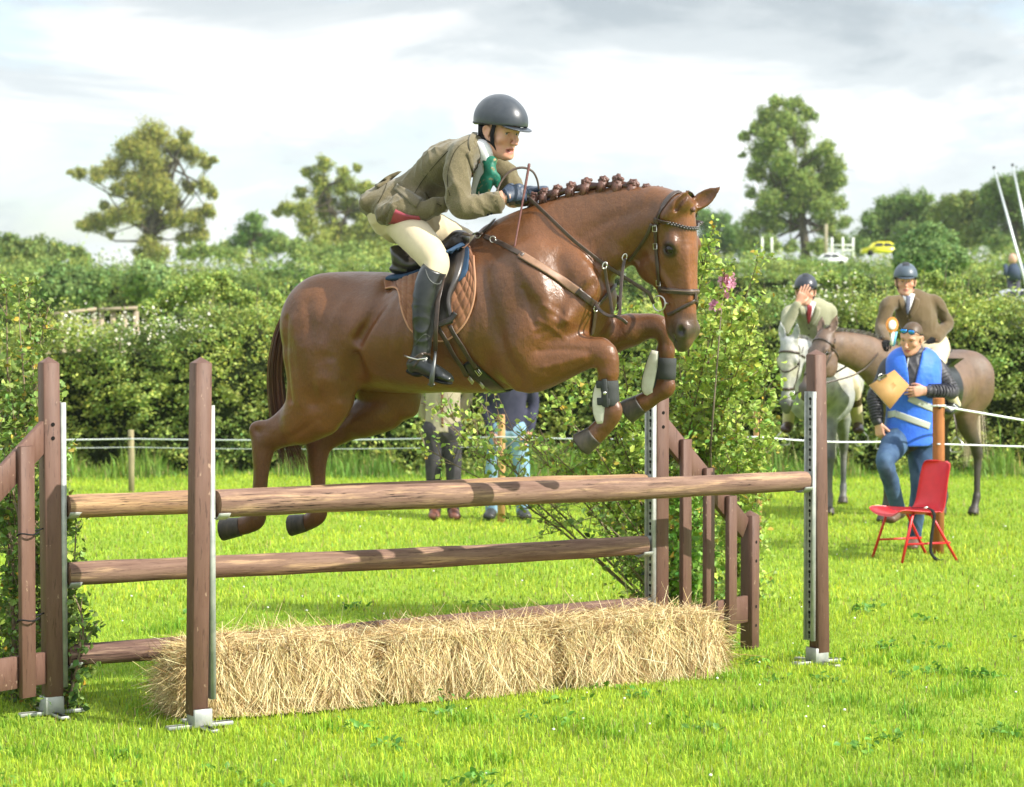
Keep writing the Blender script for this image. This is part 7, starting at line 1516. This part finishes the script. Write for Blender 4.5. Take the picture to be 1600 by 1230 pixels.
    m_ = (c[0] + c[3]) / 2 + (c[1] - c[0]) * .03; e1 = unit(c[3] - c[0]); e2 = unit(c[1] - c[0]); b = MB(); b.box(m_ + nrm * .004, e1 * .045, e2 * .012, nrm * .004, .002); b.tube([m_ + e1 * .03 - e2 * .0, m_ + e1 * .015 - e2 * .03 + nrm * .01, m_ - e1 * .015 - e2 * .03 + nrm * .01, m_ - e1 * .03], .004, 6); b.build('clip', M_metal, cb)
    b = MB(); b.add([p - nrm * .006 + (p - sum(c) / 4) * .0 for p in c] + [p - nrm * .008 for p in c], [(0, 1, 2, 3), (7, 6, 5, 4)]); b.build('paper', M_white, cb)
build_steward()
def build_chair():
    root = empty('chair', G(1425, 868), 'red plastic stacking chair with red tubular legs, in front of the man in the vest', 'chair'); c = arr(G(1424, 874)); c[2] = 0
    M_r = mat('red_plastic', (.68, .022, .030), .35, .5, col2=(.60, .018, .025), nscale=14, bump=.1, bscale=300, bdist=.001); f = unit([-.93, -.36, 0]); l = np.array([f[1], -f[0], 0])
    prof = [(.235, .330), (.225, .352), (.17, .362), (.05, .350), (-.07, .342), (-.135, .352), (-.175, .40), (-.20, .48), (-.222, .58), (-.245, .675), (-.252, .70)]; n = 15; V = []
    pp = spline(prof, 3)
    for k, (u, z) in enumerate(pp):
        t = k / (len(pp) - 1); hw = .205 - .03 * max(0, (t - .5)) * 2 - (.035 * max(0, 1 - t * 9) ** 2) - (.07 * max(0, (t - .88) / .12) ** 2)
        for j in range(n):
            w = -1 + 2 * j / (n - 1); lip = abs(w) ** 4 * (.028 if t < .5 else .0); fr = abs(w) ** 3 * (.045 if t > .45 else 0) * math.sin(min(1, (t - .4) * 2) * math.pi * .5) if t > .4 else 0; bow = .012 * (1 - w * w) if t < .5 else 0
            V.append(c + f * (u + fr - (.012 * (1 - w * w) if t > .5 else 0)) + l * (hw * w) + ZU * (z + lip * .6 - bow - abs(w) ** 8 * .0))
    m = len(pp); top = np.array(V); me_n = vnorm(top, np.array([(i * n + j, (i + 1) * n + j, (i + 1) * n + j + 1, i * n + j + 1) for i in range(m - 1) for j in range(n - 1)])); bot = top - me_n * .006; F_ = []
    for i in range(m - 1):
        for j in range(n - 1): a = (i * n + j, (i + 1) * n + j, (i + 1) * n + j + 1, i * n + j + 1); F_.append(a); F_.append(tuple(m * n + x for x in a[::-1]))
    ring = [i * n for i in range(m)] + [(m - 1) * n + j for j in range(1, n)] + [i * n + n - 1 for i in range(m - 2, -1, -1)] + [j for j in range(n - 2, 0, -1)]
    for a, b_ in zip(ring, ring[1:] + ring[:1]): F_.append((a, b_, m * n + b_, m * n + a))
    b = MB(); b.add(np.concatenate([top, bot]), F_); b.build('seat_shell', M_r, root, True)
    for g_ in (-1, 1):
        for (u0, u1) in ((.10, .20), (-.06, -.25)):
            b = MB(); b.tube([c + f * u0 * .6 + l * g_ * .13 + ZU * .340, c + f * u0 + l * g_ * .175 + ZU * .325, c + f * u1 + l * g_ * .205 + ZU * .0], .0105, 10); b.build('leg', M_r, root, True)
        b = MB(); b.tube([c + f * .165 + l * g_ * .193 + ZU * .13, c - f * .20 + l * g_ * .193 + ZU * .13], .008, 8); b.build('rail', M_r, root, True)
    b = MB(); b.tube([c + f * .10 * .6 - l * .13 + ZU * .340, c + f * .10 * .6 + l * .13 + ZU * .340], .010, 8); b.build('cross_bar', M_r, root, True)
    ld = empty('lead_rope', c, 'black webbing strap with a metal clip, hanging over the side of the red chair', 'strap'); x0 = c - f * .04 - l * .17 + ZU * .368
    b = MB(); A = [x0 + l * .25 - f * .02 + ZU * -.006, x0 + ZU * .008, c - f * .055 - l * .215 + ZU * .33, c - f * .03 - l * .225 + ZU * .20, c - f * .02 - l * .23 + ZU * .08, c - f * .06 - l * .24 + ZU * .02, c - f * .12 - l * .22 + ZU * .015]
    A = [arr(q) for q in spline([tuple(q) for q in A], 5)]; b.tube(A, [1] * len(A), 6, flat=(.013, .003), up=f); b.build('webbing', M_strapb, ld, True)
    b = MB(); b.tube([x0 + ZU * .012, x0 + f * .02 - l * .01 + ZU * .02, x0 + f * .05 - l * .02 + ZU * .014], .007, 8); b.build('clip', M_metal, ld, True)
build_chair()
def build_spectators():
    Y = 19.9; q = lambda px, py, dy=0.: arr(P(px, py, Y + dy)); gr = 'spectators behind the jump'
    M_dk = mat('charcoal_trousers', (.035, .032, .036), .8, .2, col2=(.06, .055, .06), nscale=8, bump=.3, bscale=30, bdist=.006); M_bg = mat('beige_gilet', (.38, .33, .23), .8, .2, col2=(.31, .27, .19), nscale=8, bump=.3, bscale=20, bdist=.01)
    M_nv = mat('navy_sweatshirt', (.030, .032, .055), .85, .2, col2=(.05, .05, .08), nscale=8, bump=.3, bscale=20, bdist=.01); M_ld = mat('light_denim', (.20, .34, .46), .85, .2, col2=(.27, .42, .54), nscale=5, contrast=(.42, .62), bump=.3, bscale=30, bdist=.006)
    def stand_(px, w, fy=808): 
        return dict(hip=q(px, 672, 0), neck=q(px, 555, 0), head=q(px, 528, -.02), shR=q(px - w, 570, 0), shL=q(px + w, 570, 0), elR=q(px - w - 8, 618, .14), elL=q(px + w + 8, 618, .14), wrR=q(px - w + 4, 652, .16), wrL=q(px + w - 4, 652, .16),
                    knL=q(px + 17, 738, -.02), anL=q(px + 16, fy - 10, .02), toL=q(px + 19, fy - 1, -.16), knR=q(px - 15, 738, -.02), anR=q(px - 12, fy - 10, .02), toR=q(px - 14, fy - 1, -.16))
    f = figure('spectator in beige gilet and charcoal trousers, mostly hidden behind the horse\'s belly', stand_(692, 31), (.1, -1, 0), top=M_bg, legs=M_dk, shoe=mat('brown_leather_shoe', (.14, .05, .03), .5), group=gr, skirt=.10, hem=.03, build=.88)
    strap(f['jb'], [(692, 560), (691, 620), (692, 680)], .010, .003, 'zip', mat('brown_zip', (.16, .06, .035), .6), f['jo'], off=.006, dflt=Y)
    J = stand_(795, 31); J['wrL'] = q(826, 678, -.06); J['elL'] = q(834, 632, .04); J['wrR'] = q(770, 678, -.06); J['elR'] = q(758, 632, .04)
    for a, x in (('knL', 816), ('anL', 816), ('toL', 822), ('knR', 770), ('anR', 768), ('toR', 764)): J[a][0] = q(x, 700)[0]
    figure('spectator in dark navy top and pale blue jeans, standing behind the wooden fence stake', J, (-.1, -1, 0), top=M_nv, legs=M_ld, shoe=mat('black_shoe', (.03, .03, .03), .5), group=gr, skirt=.08, hem=.02, build=.88)
    # tiny far walker beyond the hedges
    Yf = 58.; zz = float(terr(0, Yf)); r_ = lambda px, py: arr(P(px, py, Yf)); 
    root = empty('person', (r_(1584, 430)[0], Yf, zz), 'tiny distant person in dark top by the leaning poles at the right edge', 'person'); b = MB(); X = r_(1584, 430)[0]
    b.ellip((X - .03, Yf, HC + (493 - 405) / S(Yf)), (.11, .12, .14), col=(.55, .33, .24)); b.tube([(X, Yf, HC + (493 - 412) / S(Yf)), (X, Yf, HC + (493 - 425) / S(Yf)), (X + .02, Yf, HC + (493 - 438) / S(Yf))], [.09, .20, .17], 10, col=(.03, .05, .09))
    for g_ in (-1, 1): b.tube([(X + g_ * .08, Yf, HC + (493 - 436) / S(Yf)), (X + g_ * .09, Yf, zz + .3)], [.09, .06], 8, col=(.05, .05, .07)); b.tube([(X + g_ * .2, Yf, HC + (493 - 414) / S(Yf)), (X + g_ * .24, Yf - .1, HC + (493 - 430) / S(Yf))], [.06, .045], 8, col=(.03, .05, .09))
    b.build('body', mat('far_clothes', (1, 1, 1), .8, attr=True), root, True, True)
build_spectators(); print('people', time.time() - T0)

# ---------------------------------------------------------------- fence posts, wires, far bits
M_stake = mat('new_round_timber', (.52, .31, .13), .7, .2, col2=(.40, .22, .09), nscale=7, stretch=(6, 6, 1), bump=.4, bscale=30, bdist=.004); M_stake2 = mat('orange_round_timber', (.36, .145, .045), .7, .2, col2=(.27, .10, .035), nscale=7, stretch=(6, 6, 1), bump=.4, bscale=30, bdist=.004)
def fence_post(px, pyb, pyt, r, m, label, Y=None):
    g_ = arr(G(px, pyb)); Y = g_[1]; zt = HC - (pyt - 493) / S(Y); root = empty('fence_post', (g_[0], Y, 0), label, 'fence post', 'fence posts of the ring'); b = MB(); b.tube([(g_[0], Y, -.1), (g_[0] + .004, Y, zt * .5), (g_[0], Y, zt - .008), (g_[0], Y, zt)], [r, r, r * .98, r * .9], 14); b.build('stake', m, root, True)
    ins = MB(); ins.tube([(g_[0], Y - r, zt - .07), (g_[0], Y - r - .02, zt - .07)], .008, 6); ins.build('insulator', M_strapb, root); return np.array([g_[0], Y, zt])
pA = fence_post(205, 768, 672, .030, mat('grey_timber', (.33, .28, .17), .85, .1, col2=(.25, .21, .13), nscale=8), 'thin weathered fence stake at the hedge foot, between the two left posts')
pB = fence_post(783, 814, 648, .034, M_stake, 'pale round fence stake between the two spectators')
pC = fence_post(1183, 842, 640, .034, M_stake, 'pale round fence stake behind the leafy branches right of the jump')
pD = fence_post(1465, 866, 622, .044, M_stake2, 'thick orange-brown fence post the man in the vest leans on')
fence_post(-420, 790, 690, .03, M_stake, 'fence stake beyond the left edge'); 
M_tape = mat('white_fence_rope', (.72, .75, .76), .6, .3)
def wire(pts, r, label, sag=.02):
    b = MB(); A = []
    for a, c in zip(pts[:-1], pts[1:]):
        a, c = arr(a), arr(c)
        for t in np.linspace(0, 1, 12, endpoint=False): A.append(a + (c - a) * t - ZU * sag * math.sin(math.pi * t))
    A.append(arr(pts[-1])); b.tube(A, r, 6); o = b.build('fence_rope', M_tape, None, True); tag(o, label, 'fence rope', 'ropes of the ring fence'); return o
lf = P(-700, 690, 23.5)
wire([lf, P(205, 686, pA[1] - .04), P(783, 683, pB[1] - .05), P(1183, 683, pC[1] - .05), P(1400, 690, 18.9), P(1465, 692, pD[1] + .06)], .0075, 'upper white fence rope running left to right behind the horse\'s legs')
wire([P(-700, 703, 23.5), P(205, 699, pA[1] - .04), P(783, 698, pB[1] - .05)], .0035, 'thin lower fence wire on the left, just under the white rope')
wire([P(1465, 634, pD[1] - .06), P(1600, 657, 17.6), P(1900, 700, 18.2)], .0085, 'white rope from the top of the orange-brown post to the right edge', .0)
wire([P(1465, 694, pD[1] - .06), P(1600, 698, 17.6), P(1900, 712, 18.2)], .0065, 'lower white rope right of the orange-brown post', .0)
b = MB(); c = arr(P(1466, 634, pD[1])); 
b.tube([c + np.array([math.cos(t), math.sin(t), 0]) * .05 for t in np.linspace(0, 2 * math.pi, 17)], .0075, 6); b.tube([c + [.045, -.03, 0], c + [.09, -.05, -.03], c + [.13, -.05, -.012], c + [.10, -.05, .01]], .006, 6)
tag(b.build('rope_knot', M_tape, None, True), 'white rope knot tied round the top of the orange-brown post', 'knot')
def far_box(name, label, cat, parts, Y, group=None):
    """parts: (part name, px0, py0, px1, py1, depth, material)"""
    zg = float(terr(0, Y)); root = empty(name, (P((parts[0][1] + parts[0][3]) / 2, 400, Y).x, Y, zg), label, cat, group)
    for (nm, x0, y0, x1, y1, dp, m) in parts:
        a, c = P(x0, y0, Y), P(x1, y1, Y); b = MB(); b.box(((a.x + c.x) / 2, Y + dp / 2, (a.z + c.z) / 2), (abs(c.x - a.x) / 2, 0, 0), (0, dp / 2, 0), (0, 0, abs(a.z - c.z) / 2), min(.04, abs(a.z - c.z) / 5, abs(c.x - a.x) / 5)); b.build(nm, m, root)
Mcar = mat('white_car_paint', (.72, .73, .74), .25, .5, coat=.5); Mgl = mat('car_glass', (.03, .035, .04), .08, .7); My = mat('yellow_paint', (.72, .66, .03), .35, .5, coat=.3)
gp = 'white posts in the far field'
for (x, lab) in ((1191, 'leftmost thin white post, alone in the grass behind the hedge'), (1206, 'short white post just right of the leftmost one'), (1300, 'white post beside the dead branch below the tall ash'), (1317, 'middle white post of the three carrying bars'), (1333, 'right white post of the three, next to the yellow car')):
    far_box('white_post', lab, 'post', [('post', x - 1.6, 371, x + 1.6, 402, .07, M_white)], 88, gp)
far_box('white_barrier', 'low white rail barrier between the far white posts', 'barrier', [('rail', 1302, 382, 1332, 384, .05, M_white), ('rail', 1302, 390, 1332, 392, .05, M_white)], 88.3)
far_box('dead_branch', 'bare pale dead trunk leaning at the foot of the tall ash', 'dead trunk', [('trunk', 1289, 350, 1293, 404, .2, mat('dead_wood', (.36, .31, .22), .9))], 89)
def far_car(name, label, pxs, y0, y1, Y, paint):
    zg = float(terr(0, Y)); a, c = P(pxs[0], y1, Y), P(pxs[1], y1, Y); L = c.x - a.x; root = empty(name, ((a.x + c.x) / 2, Y, zg), label, 'car', 'cars parked in the far field'); h_ = L * .33; zt = HC + (493 - y0) / S(Y); zb = zt - h_; W_ = L * .2
    prof = [(0, .18), (.02, .50), (.20, .60), (.30, .92), (.40, 1.0), (.68, .99), (.84, .66), (.98, .60), (1, .2)]
    V = []; n = len(prof)
    for sgn, ins in ((-1, 0), (-1, 1), (1, 1), (1, 0)): pass
    for yy in (0, W_ * 2):
        for (u, v) in prof: V.append((a.x + L * u, Y + yy, zb + h_ * v))
    Fq = [tuple(range(n - 1, -1, -1)), tuple(range(n, 2 * n))] + [(i, (i + 1) % n, n + (i + 1) % n, n + i) for i in range(n)]
    b = MB(); b.add(V, Fq); b.build('car_body', paint, root)
    b = MB(); b.add([(a.x + L * u, Y - .012, zb + h_ * v) for u, v in ((.27, .66), (.34, .90), (.50, .92), (.50, .66))], [(0, 3, 2, 1)]); b.build('window', Mgl, root); b = MB(); b.add([(a.x + L * u, Y - .012, zb + h_ * v) for u, v in ((.53, .66), (.53, .92), (.66, .91), (.78, .66))], [(0, 3, 2, 1)]); b.build('window', Mgl, root)
    for u in (.2, .8):
        b = MB(); cc = np.array([a.x + L * u, Y - .02, zb + h_ * .2]); b.tube([cc, cc + [0, .2, 0]], L * .075, 16); w = b.build('wheel', M_strapb, root)
far_car('parked_car', 'white car roof showing above the hedge below the tall ash', (1270, 1326), 396, 410, 80, Mcar)
far_car('parked_car', 'bright yellow car beside the rounded bright bush', (1347, 1412), 378, 400, 84, My)
far_car('parked_car', 'pale silver car roof half hidden by the hedge at the right edge', (1540, 1640), 452, 480, 34, mat('silver_paint', (.45, .47, .50), .3, .5, coat=.4))
Mpole = mat('aluminium_pole', (.55, .58, .60), .4, .5, .5)
for (x0, y0, x1, y1, lab, Y) in ((1553, 262, 1606, 455, 'taller leaning silver pole at the right edge', 55), (1582, 258, 1612, 400, 'thinner dark leaning pole furthest right', 56)):
    root = empty('leaning_pole', P(x1, y1, Y), lab, 'pole', 'leaning metal poles'); b = MB(); a, c = arr(P(x1, y1, Y)), arr(P(x0, y0, Y)); e = a + (a - c) * .25; b.tube([e, a, c], [.036, .036, .020], 8); b.build('pole', Mpole, root, True); b = MB(); b.ellip(c, (.035, .035, .04), None, 8, 6); b.build('pulley', M_strapb, root, True)
# weathered planks and rail showing over the hedge on the left
Mpl = mat('pale_plank', (.42, .34, .24), .85, .1, col2=(.32, .26, .19), nscale=3); Yq = 32.
for (x0, y0, x1, y1, lab) in ((70, 493, 150, 483, 'grey plank rail just above the hedge at far left'), (155, 484, 215, 481, 'yellowish plank rail right of the grey one, above the hedge')):
    root = empty('plank_rail', P((x0 + x1) / 2, 560, Yq), lab, 'rail', 'plank rails behind the hedge'); a, c = arr(P(x0, y0, Yq)), arr(P(x1, y1, Yq)); b = MB(); b.box((a + c) / 2, (c - a) / 2, (0, .06, 0), (0, 0, .022)); b.build('plank', Mpl, root)
    for t in (.05, .35, .65, .95): p = a + (c - a) * t; b = MB(); b.box((p[0], p[1] + .03, p[2] / 2), (.035, 0, 0), (0, .03, 0), (0, 0, p[2] / 2 - .03)); b.build('support', Mpl, root)
print('misc', time.time() - T0)

# ---------------------------------------------------------------- leafy saplings tied to the wings
def sapling(base, tips, Y, leaf, per, colr, label, group, stem_r=.010, droop=.0, twl=.22, zmin=.02, flowers=None, ydv=.25, bare=0.):
    root = empty('leafy_branch', base, label, 'branch', group); segs = []; L = []; base = arr(base); fl = []
    for (tx, ty, ty_dy) in tips:
        tip = arr(P(tx, ty, Y + ty_dy)); tip[2] = max(tip[2], .05); md = (base + tip) / 2 + np.array([RNG.normal(0, .05), RNG.normal(0, .05), .08]); A = np.array(spline([tuple(base + RNG.normal(0, .01, 3)), tuple(md), tuple(tip)], 8)); n = len(A); segs.append((list(A), list(np.linspace(stem_r, .0022, n))))
        ln = np.linalg.norm(tip - base); k = int(ln / .048)
        for i in range(k):
            t = RNG.uniform(bare, 1); p = A[min(n - 1, int(t * n))]; d = unit(tip - base) * .6 + RNG.normal(0, .55, 3) + np.array([0, 0, .15 - droop]); d = unit(d); l = twl * RNG.uniform(.4, 1.2) * (1.1 - .4 * t); q1 = p + d * l * .5; q2 = p + d * l + np.array([0, 0, -droop * l * .6]); segs.append(([p, q1, q2], [.0028, .002, .0012]))
            m = max(6, int(per * 1.9 * l / twl)); tt = RNG.random(m)[:, None]; L.append(p + (q2 - p) * tt + (q1 - (p + q2) / 2) * 4 * tt * (1 - tt) * .5 + RNG.normal(0, .020, (m, 3)))
            if flowers and RNG.random() < flowers: fl.append(q2 + RNG.normal(0, .02, (10, 3)))
    C = np.concatenate(L); C[:, 2] = np.maximum(C[:, 2], .02); twigs_mesh(segs, 'stem', mat('twig_bark', (.14, .085, .05), .8, .2, col2=(.24, .20, .13), nscale=30), root, 5)
    col = vary(colr, len(C), .24, .16); k = RNG.random(len(C)) < .04; col[k] = vary((.45, .33, .05), k.sum(), .2); leaves('foliage', C, RNG.uniform(.55, 1.25, len(C)) * leaf, col, M_leaf, root, near=True, up=.35, asp=.72)
    return root
gR = 'leafy branches tied to the right wing'; gL = 'leafy branches tied to the left wing'
sapling(G(1038, 966), [(690, 640, .9), (730, 690, .7), (760, 640, .8), (665, 700, .9), (800, 660, .6), (830, 700, .4)], 12.4, .038, 4, (.34, .45, .085), 'long thin sprigs reaching left in front of the two spectators', gR, .009, .0, .30, bare=.35)
Yb = 12.3
sapling(G(1045, 968), [(880, 640, .2), (930, 700, .1), (900, 600, .3), (845, 690, .2), (960, 660, .2)], Yb, .040, 11, (.31, .42, .075), 'leafy branch spreading low to the left under the near front hoof', gR, .011, .1)
sapling(G(1050, 960), [(1000, 560, .3), (960, 500, .4), (1035, 470, .3), (985, 640, .2), (940, 610, .3)], Yb, .040, 15, (.33, .44, .080), 'leafy branch rising between the horse\'s front legs', gR, .012)
sapling(G(1058, 955), [(1105, 385, .3), (1085, 440, .5), (1130, 430, .2), (1060, 560, .3), (1110, 520, .1)], Yb, .040, 15, (.34, .45, .085), 'tallest leafy branch just right of the horse\'s muzzle', gR, .013)
sapling(G(1066, 952), [(1185, 405, .4), (1150, 470, .3), (1165, 540, .1), (1192, 470, .4), (1140, 560, .3)], Yb, .038, 14, (.35, .45, .085), 'leafy branch with upright tips, left of the pale stake top', gR, .012)
sapling(G(1150, 935), [(1198, 570, .2), (1188, 640, .0), (1175, 600, .3), (1150, 660, .2), (1120, 600, .4)], Yb, .038, 14, (.33, .45, .085), 'rightmost leafy branch, hanging in front of the grey pony\'s shoulder', gR, .010)
sapling(G(1060, 950), [(1100, 640, .4), (1080, 700, .3), (1140, 720, .3), (1115, 760, .2), (1060, 640, .5)], Yb, .038, 9, (.29, .41, .075), 'bushy lower branch behind the sloping wing rail', gR, .010)
sapling(G(1040, 965), [(920, 800, .0), (945, 860, -.1), (960, 780, .1)], Yb, .040, 5, (.16, .25, .045), 'sparse darker sprigs drooping left near the right end of the bales', gR, .008, .25)
sapling(G(1075, 958), [(1080, 850, .0), (1095, 800, .1), (1062, 760, 0)], 12.0, .045, 14, (.17, .33, .045), 'short green tuft at the foot of the right wing', gR, .008)
Yl = 10.25
sapling(G(95, 1112), [(75, 760, 0), (60, 640, .1), (95, 700, -.08), (120, 800, .1)], Yl, .036, 14, (.20, .30, .055), 'leafy stem leaning on the far-left brown post', gL, .009, .05, .13)
sapling(G(70, 1105), [(50, 560, .3), (30, 500, .4), (80, 600, .2), (15, 590, .3)], Yl + .2, .034, 15, (.22, .31, .065), 'tall leafy branch reaching above the left wing', gL, .011, .05, .18)
sapling(G(20, 1090), [(10, 460, .4), (40, 450, .5), (-20, 520, .3), (75, 480, .5)], Yl + .3, .034, 15, (.23, .31, .070), 'tallest arching branch at the left edge of the picture', gL, .011, .1, .18)
sapling(G(30, 1100), [(5, 700, .1), (-20, 640, .2), (20, 780, .1), (-10, 860, 0), (30, 640, .3)], Yl + .1, .034, 13, (.17, .27, .05), 'leafy branch filling the gap behind the left wing slat', gL, .010)
sapling(G(108, 1112), [(100, 900, -.05), (120, 960, 0), (92, 830, -.05), (150, 975, .05), (130, 990, .1)], Yl - .05, .036, 9, (.15, .24, .05), 'bare-footed stem with a few low dark leaves at the left post', gL, .008, .1, .12)
# pink flowers in the branches right of the head
def flowers():
    root = empty('pink_flower', P(1125, 455, 12.6), 'cluster of bright pink flowers in the branches right of the horse\'s nose', 'flowers'); 
    for (x, y, r, m_) in ((1136, 440, 15, 150), (1118, 477, 10, 70), (1132, 458, 9, 50)):
        c = arr(P(x, y, 12.55)); q_ = RNG.normal(0, 1, (m_, 3)); q_ /= np.linalg.norm(q_, axis=1, keepdims=True); C = c + q_ * (r / S(12.5)) * RNG.random((m_, 1)) ** .5
        leaves('petals', C, RNG.uniform(.014, .030, m_), vary((.80, .40, .58), m_, .15, .05), M_leaf, root, near=True, asp=.95)
    b = MB(); b.tube([arr(G(1120, 940)), arr(P(1110, 700, 12.4)), arr(P(1130, 450, 12.55))], [.006, .005, .003], 6); b.build('stalk', M_bark, root, True)
flowers()
# black ties round the left slat
for y in (833, 967):
    b = MB(); c = arr(P(33, y, 9.93)); b.tube([c + w2 * .055 * math.cos(t) * 1.0 + q2 * (.045 + .03 * math.sin(t)) + ZU * .004 * math.sin(3 * t) for t in np.linspace(0, 2 * math.pi, 17)], .004, 6); b.tube([c + w2 * .05, c + w2 * .16 + ZU * .015], .0035, 6)
    tag(b.build('cable_tie', M_strapb, None, True), 'black tie round the left wing slat, ' + ('upper of two' if y < 900 else 'lower of two'), 'cable tie')
print('foliage', time.time() - T0)

# ---------------------------------------------------------------- air
def haze():
    b = MB(); b.box((0, 230, 19.5), (330, 0, 0), (0, 235, 0), (0, 0, 31.5)); m = bpy.data.materials.new('haze'); m.use_nodes = True; t = m.node_tree; t.nodes.clear(); o = N(t, 'ShaderNodeOutputMaterial'); v = N(t, 'ShaderNodeVolumePrincipled')
    v.inputs['Color'].default_value = (.93, .96, 1, 1); v.inputs['Density'].default_value = .0003; v.inputs['Anisotropy'].default_value = .3; t.links.new(v.outputs[0], o.inputs['Volume'])
    tag(b.build('haze', m), 'thin pale summer haze over the fields', 'haze', kind='stuff')
haze()
print('built in', round(time.time() - T0, 1), 's;', sum(len(o.data.polygons) for o in bpy.data.objects if o.type == 'MESH'), 'faces')
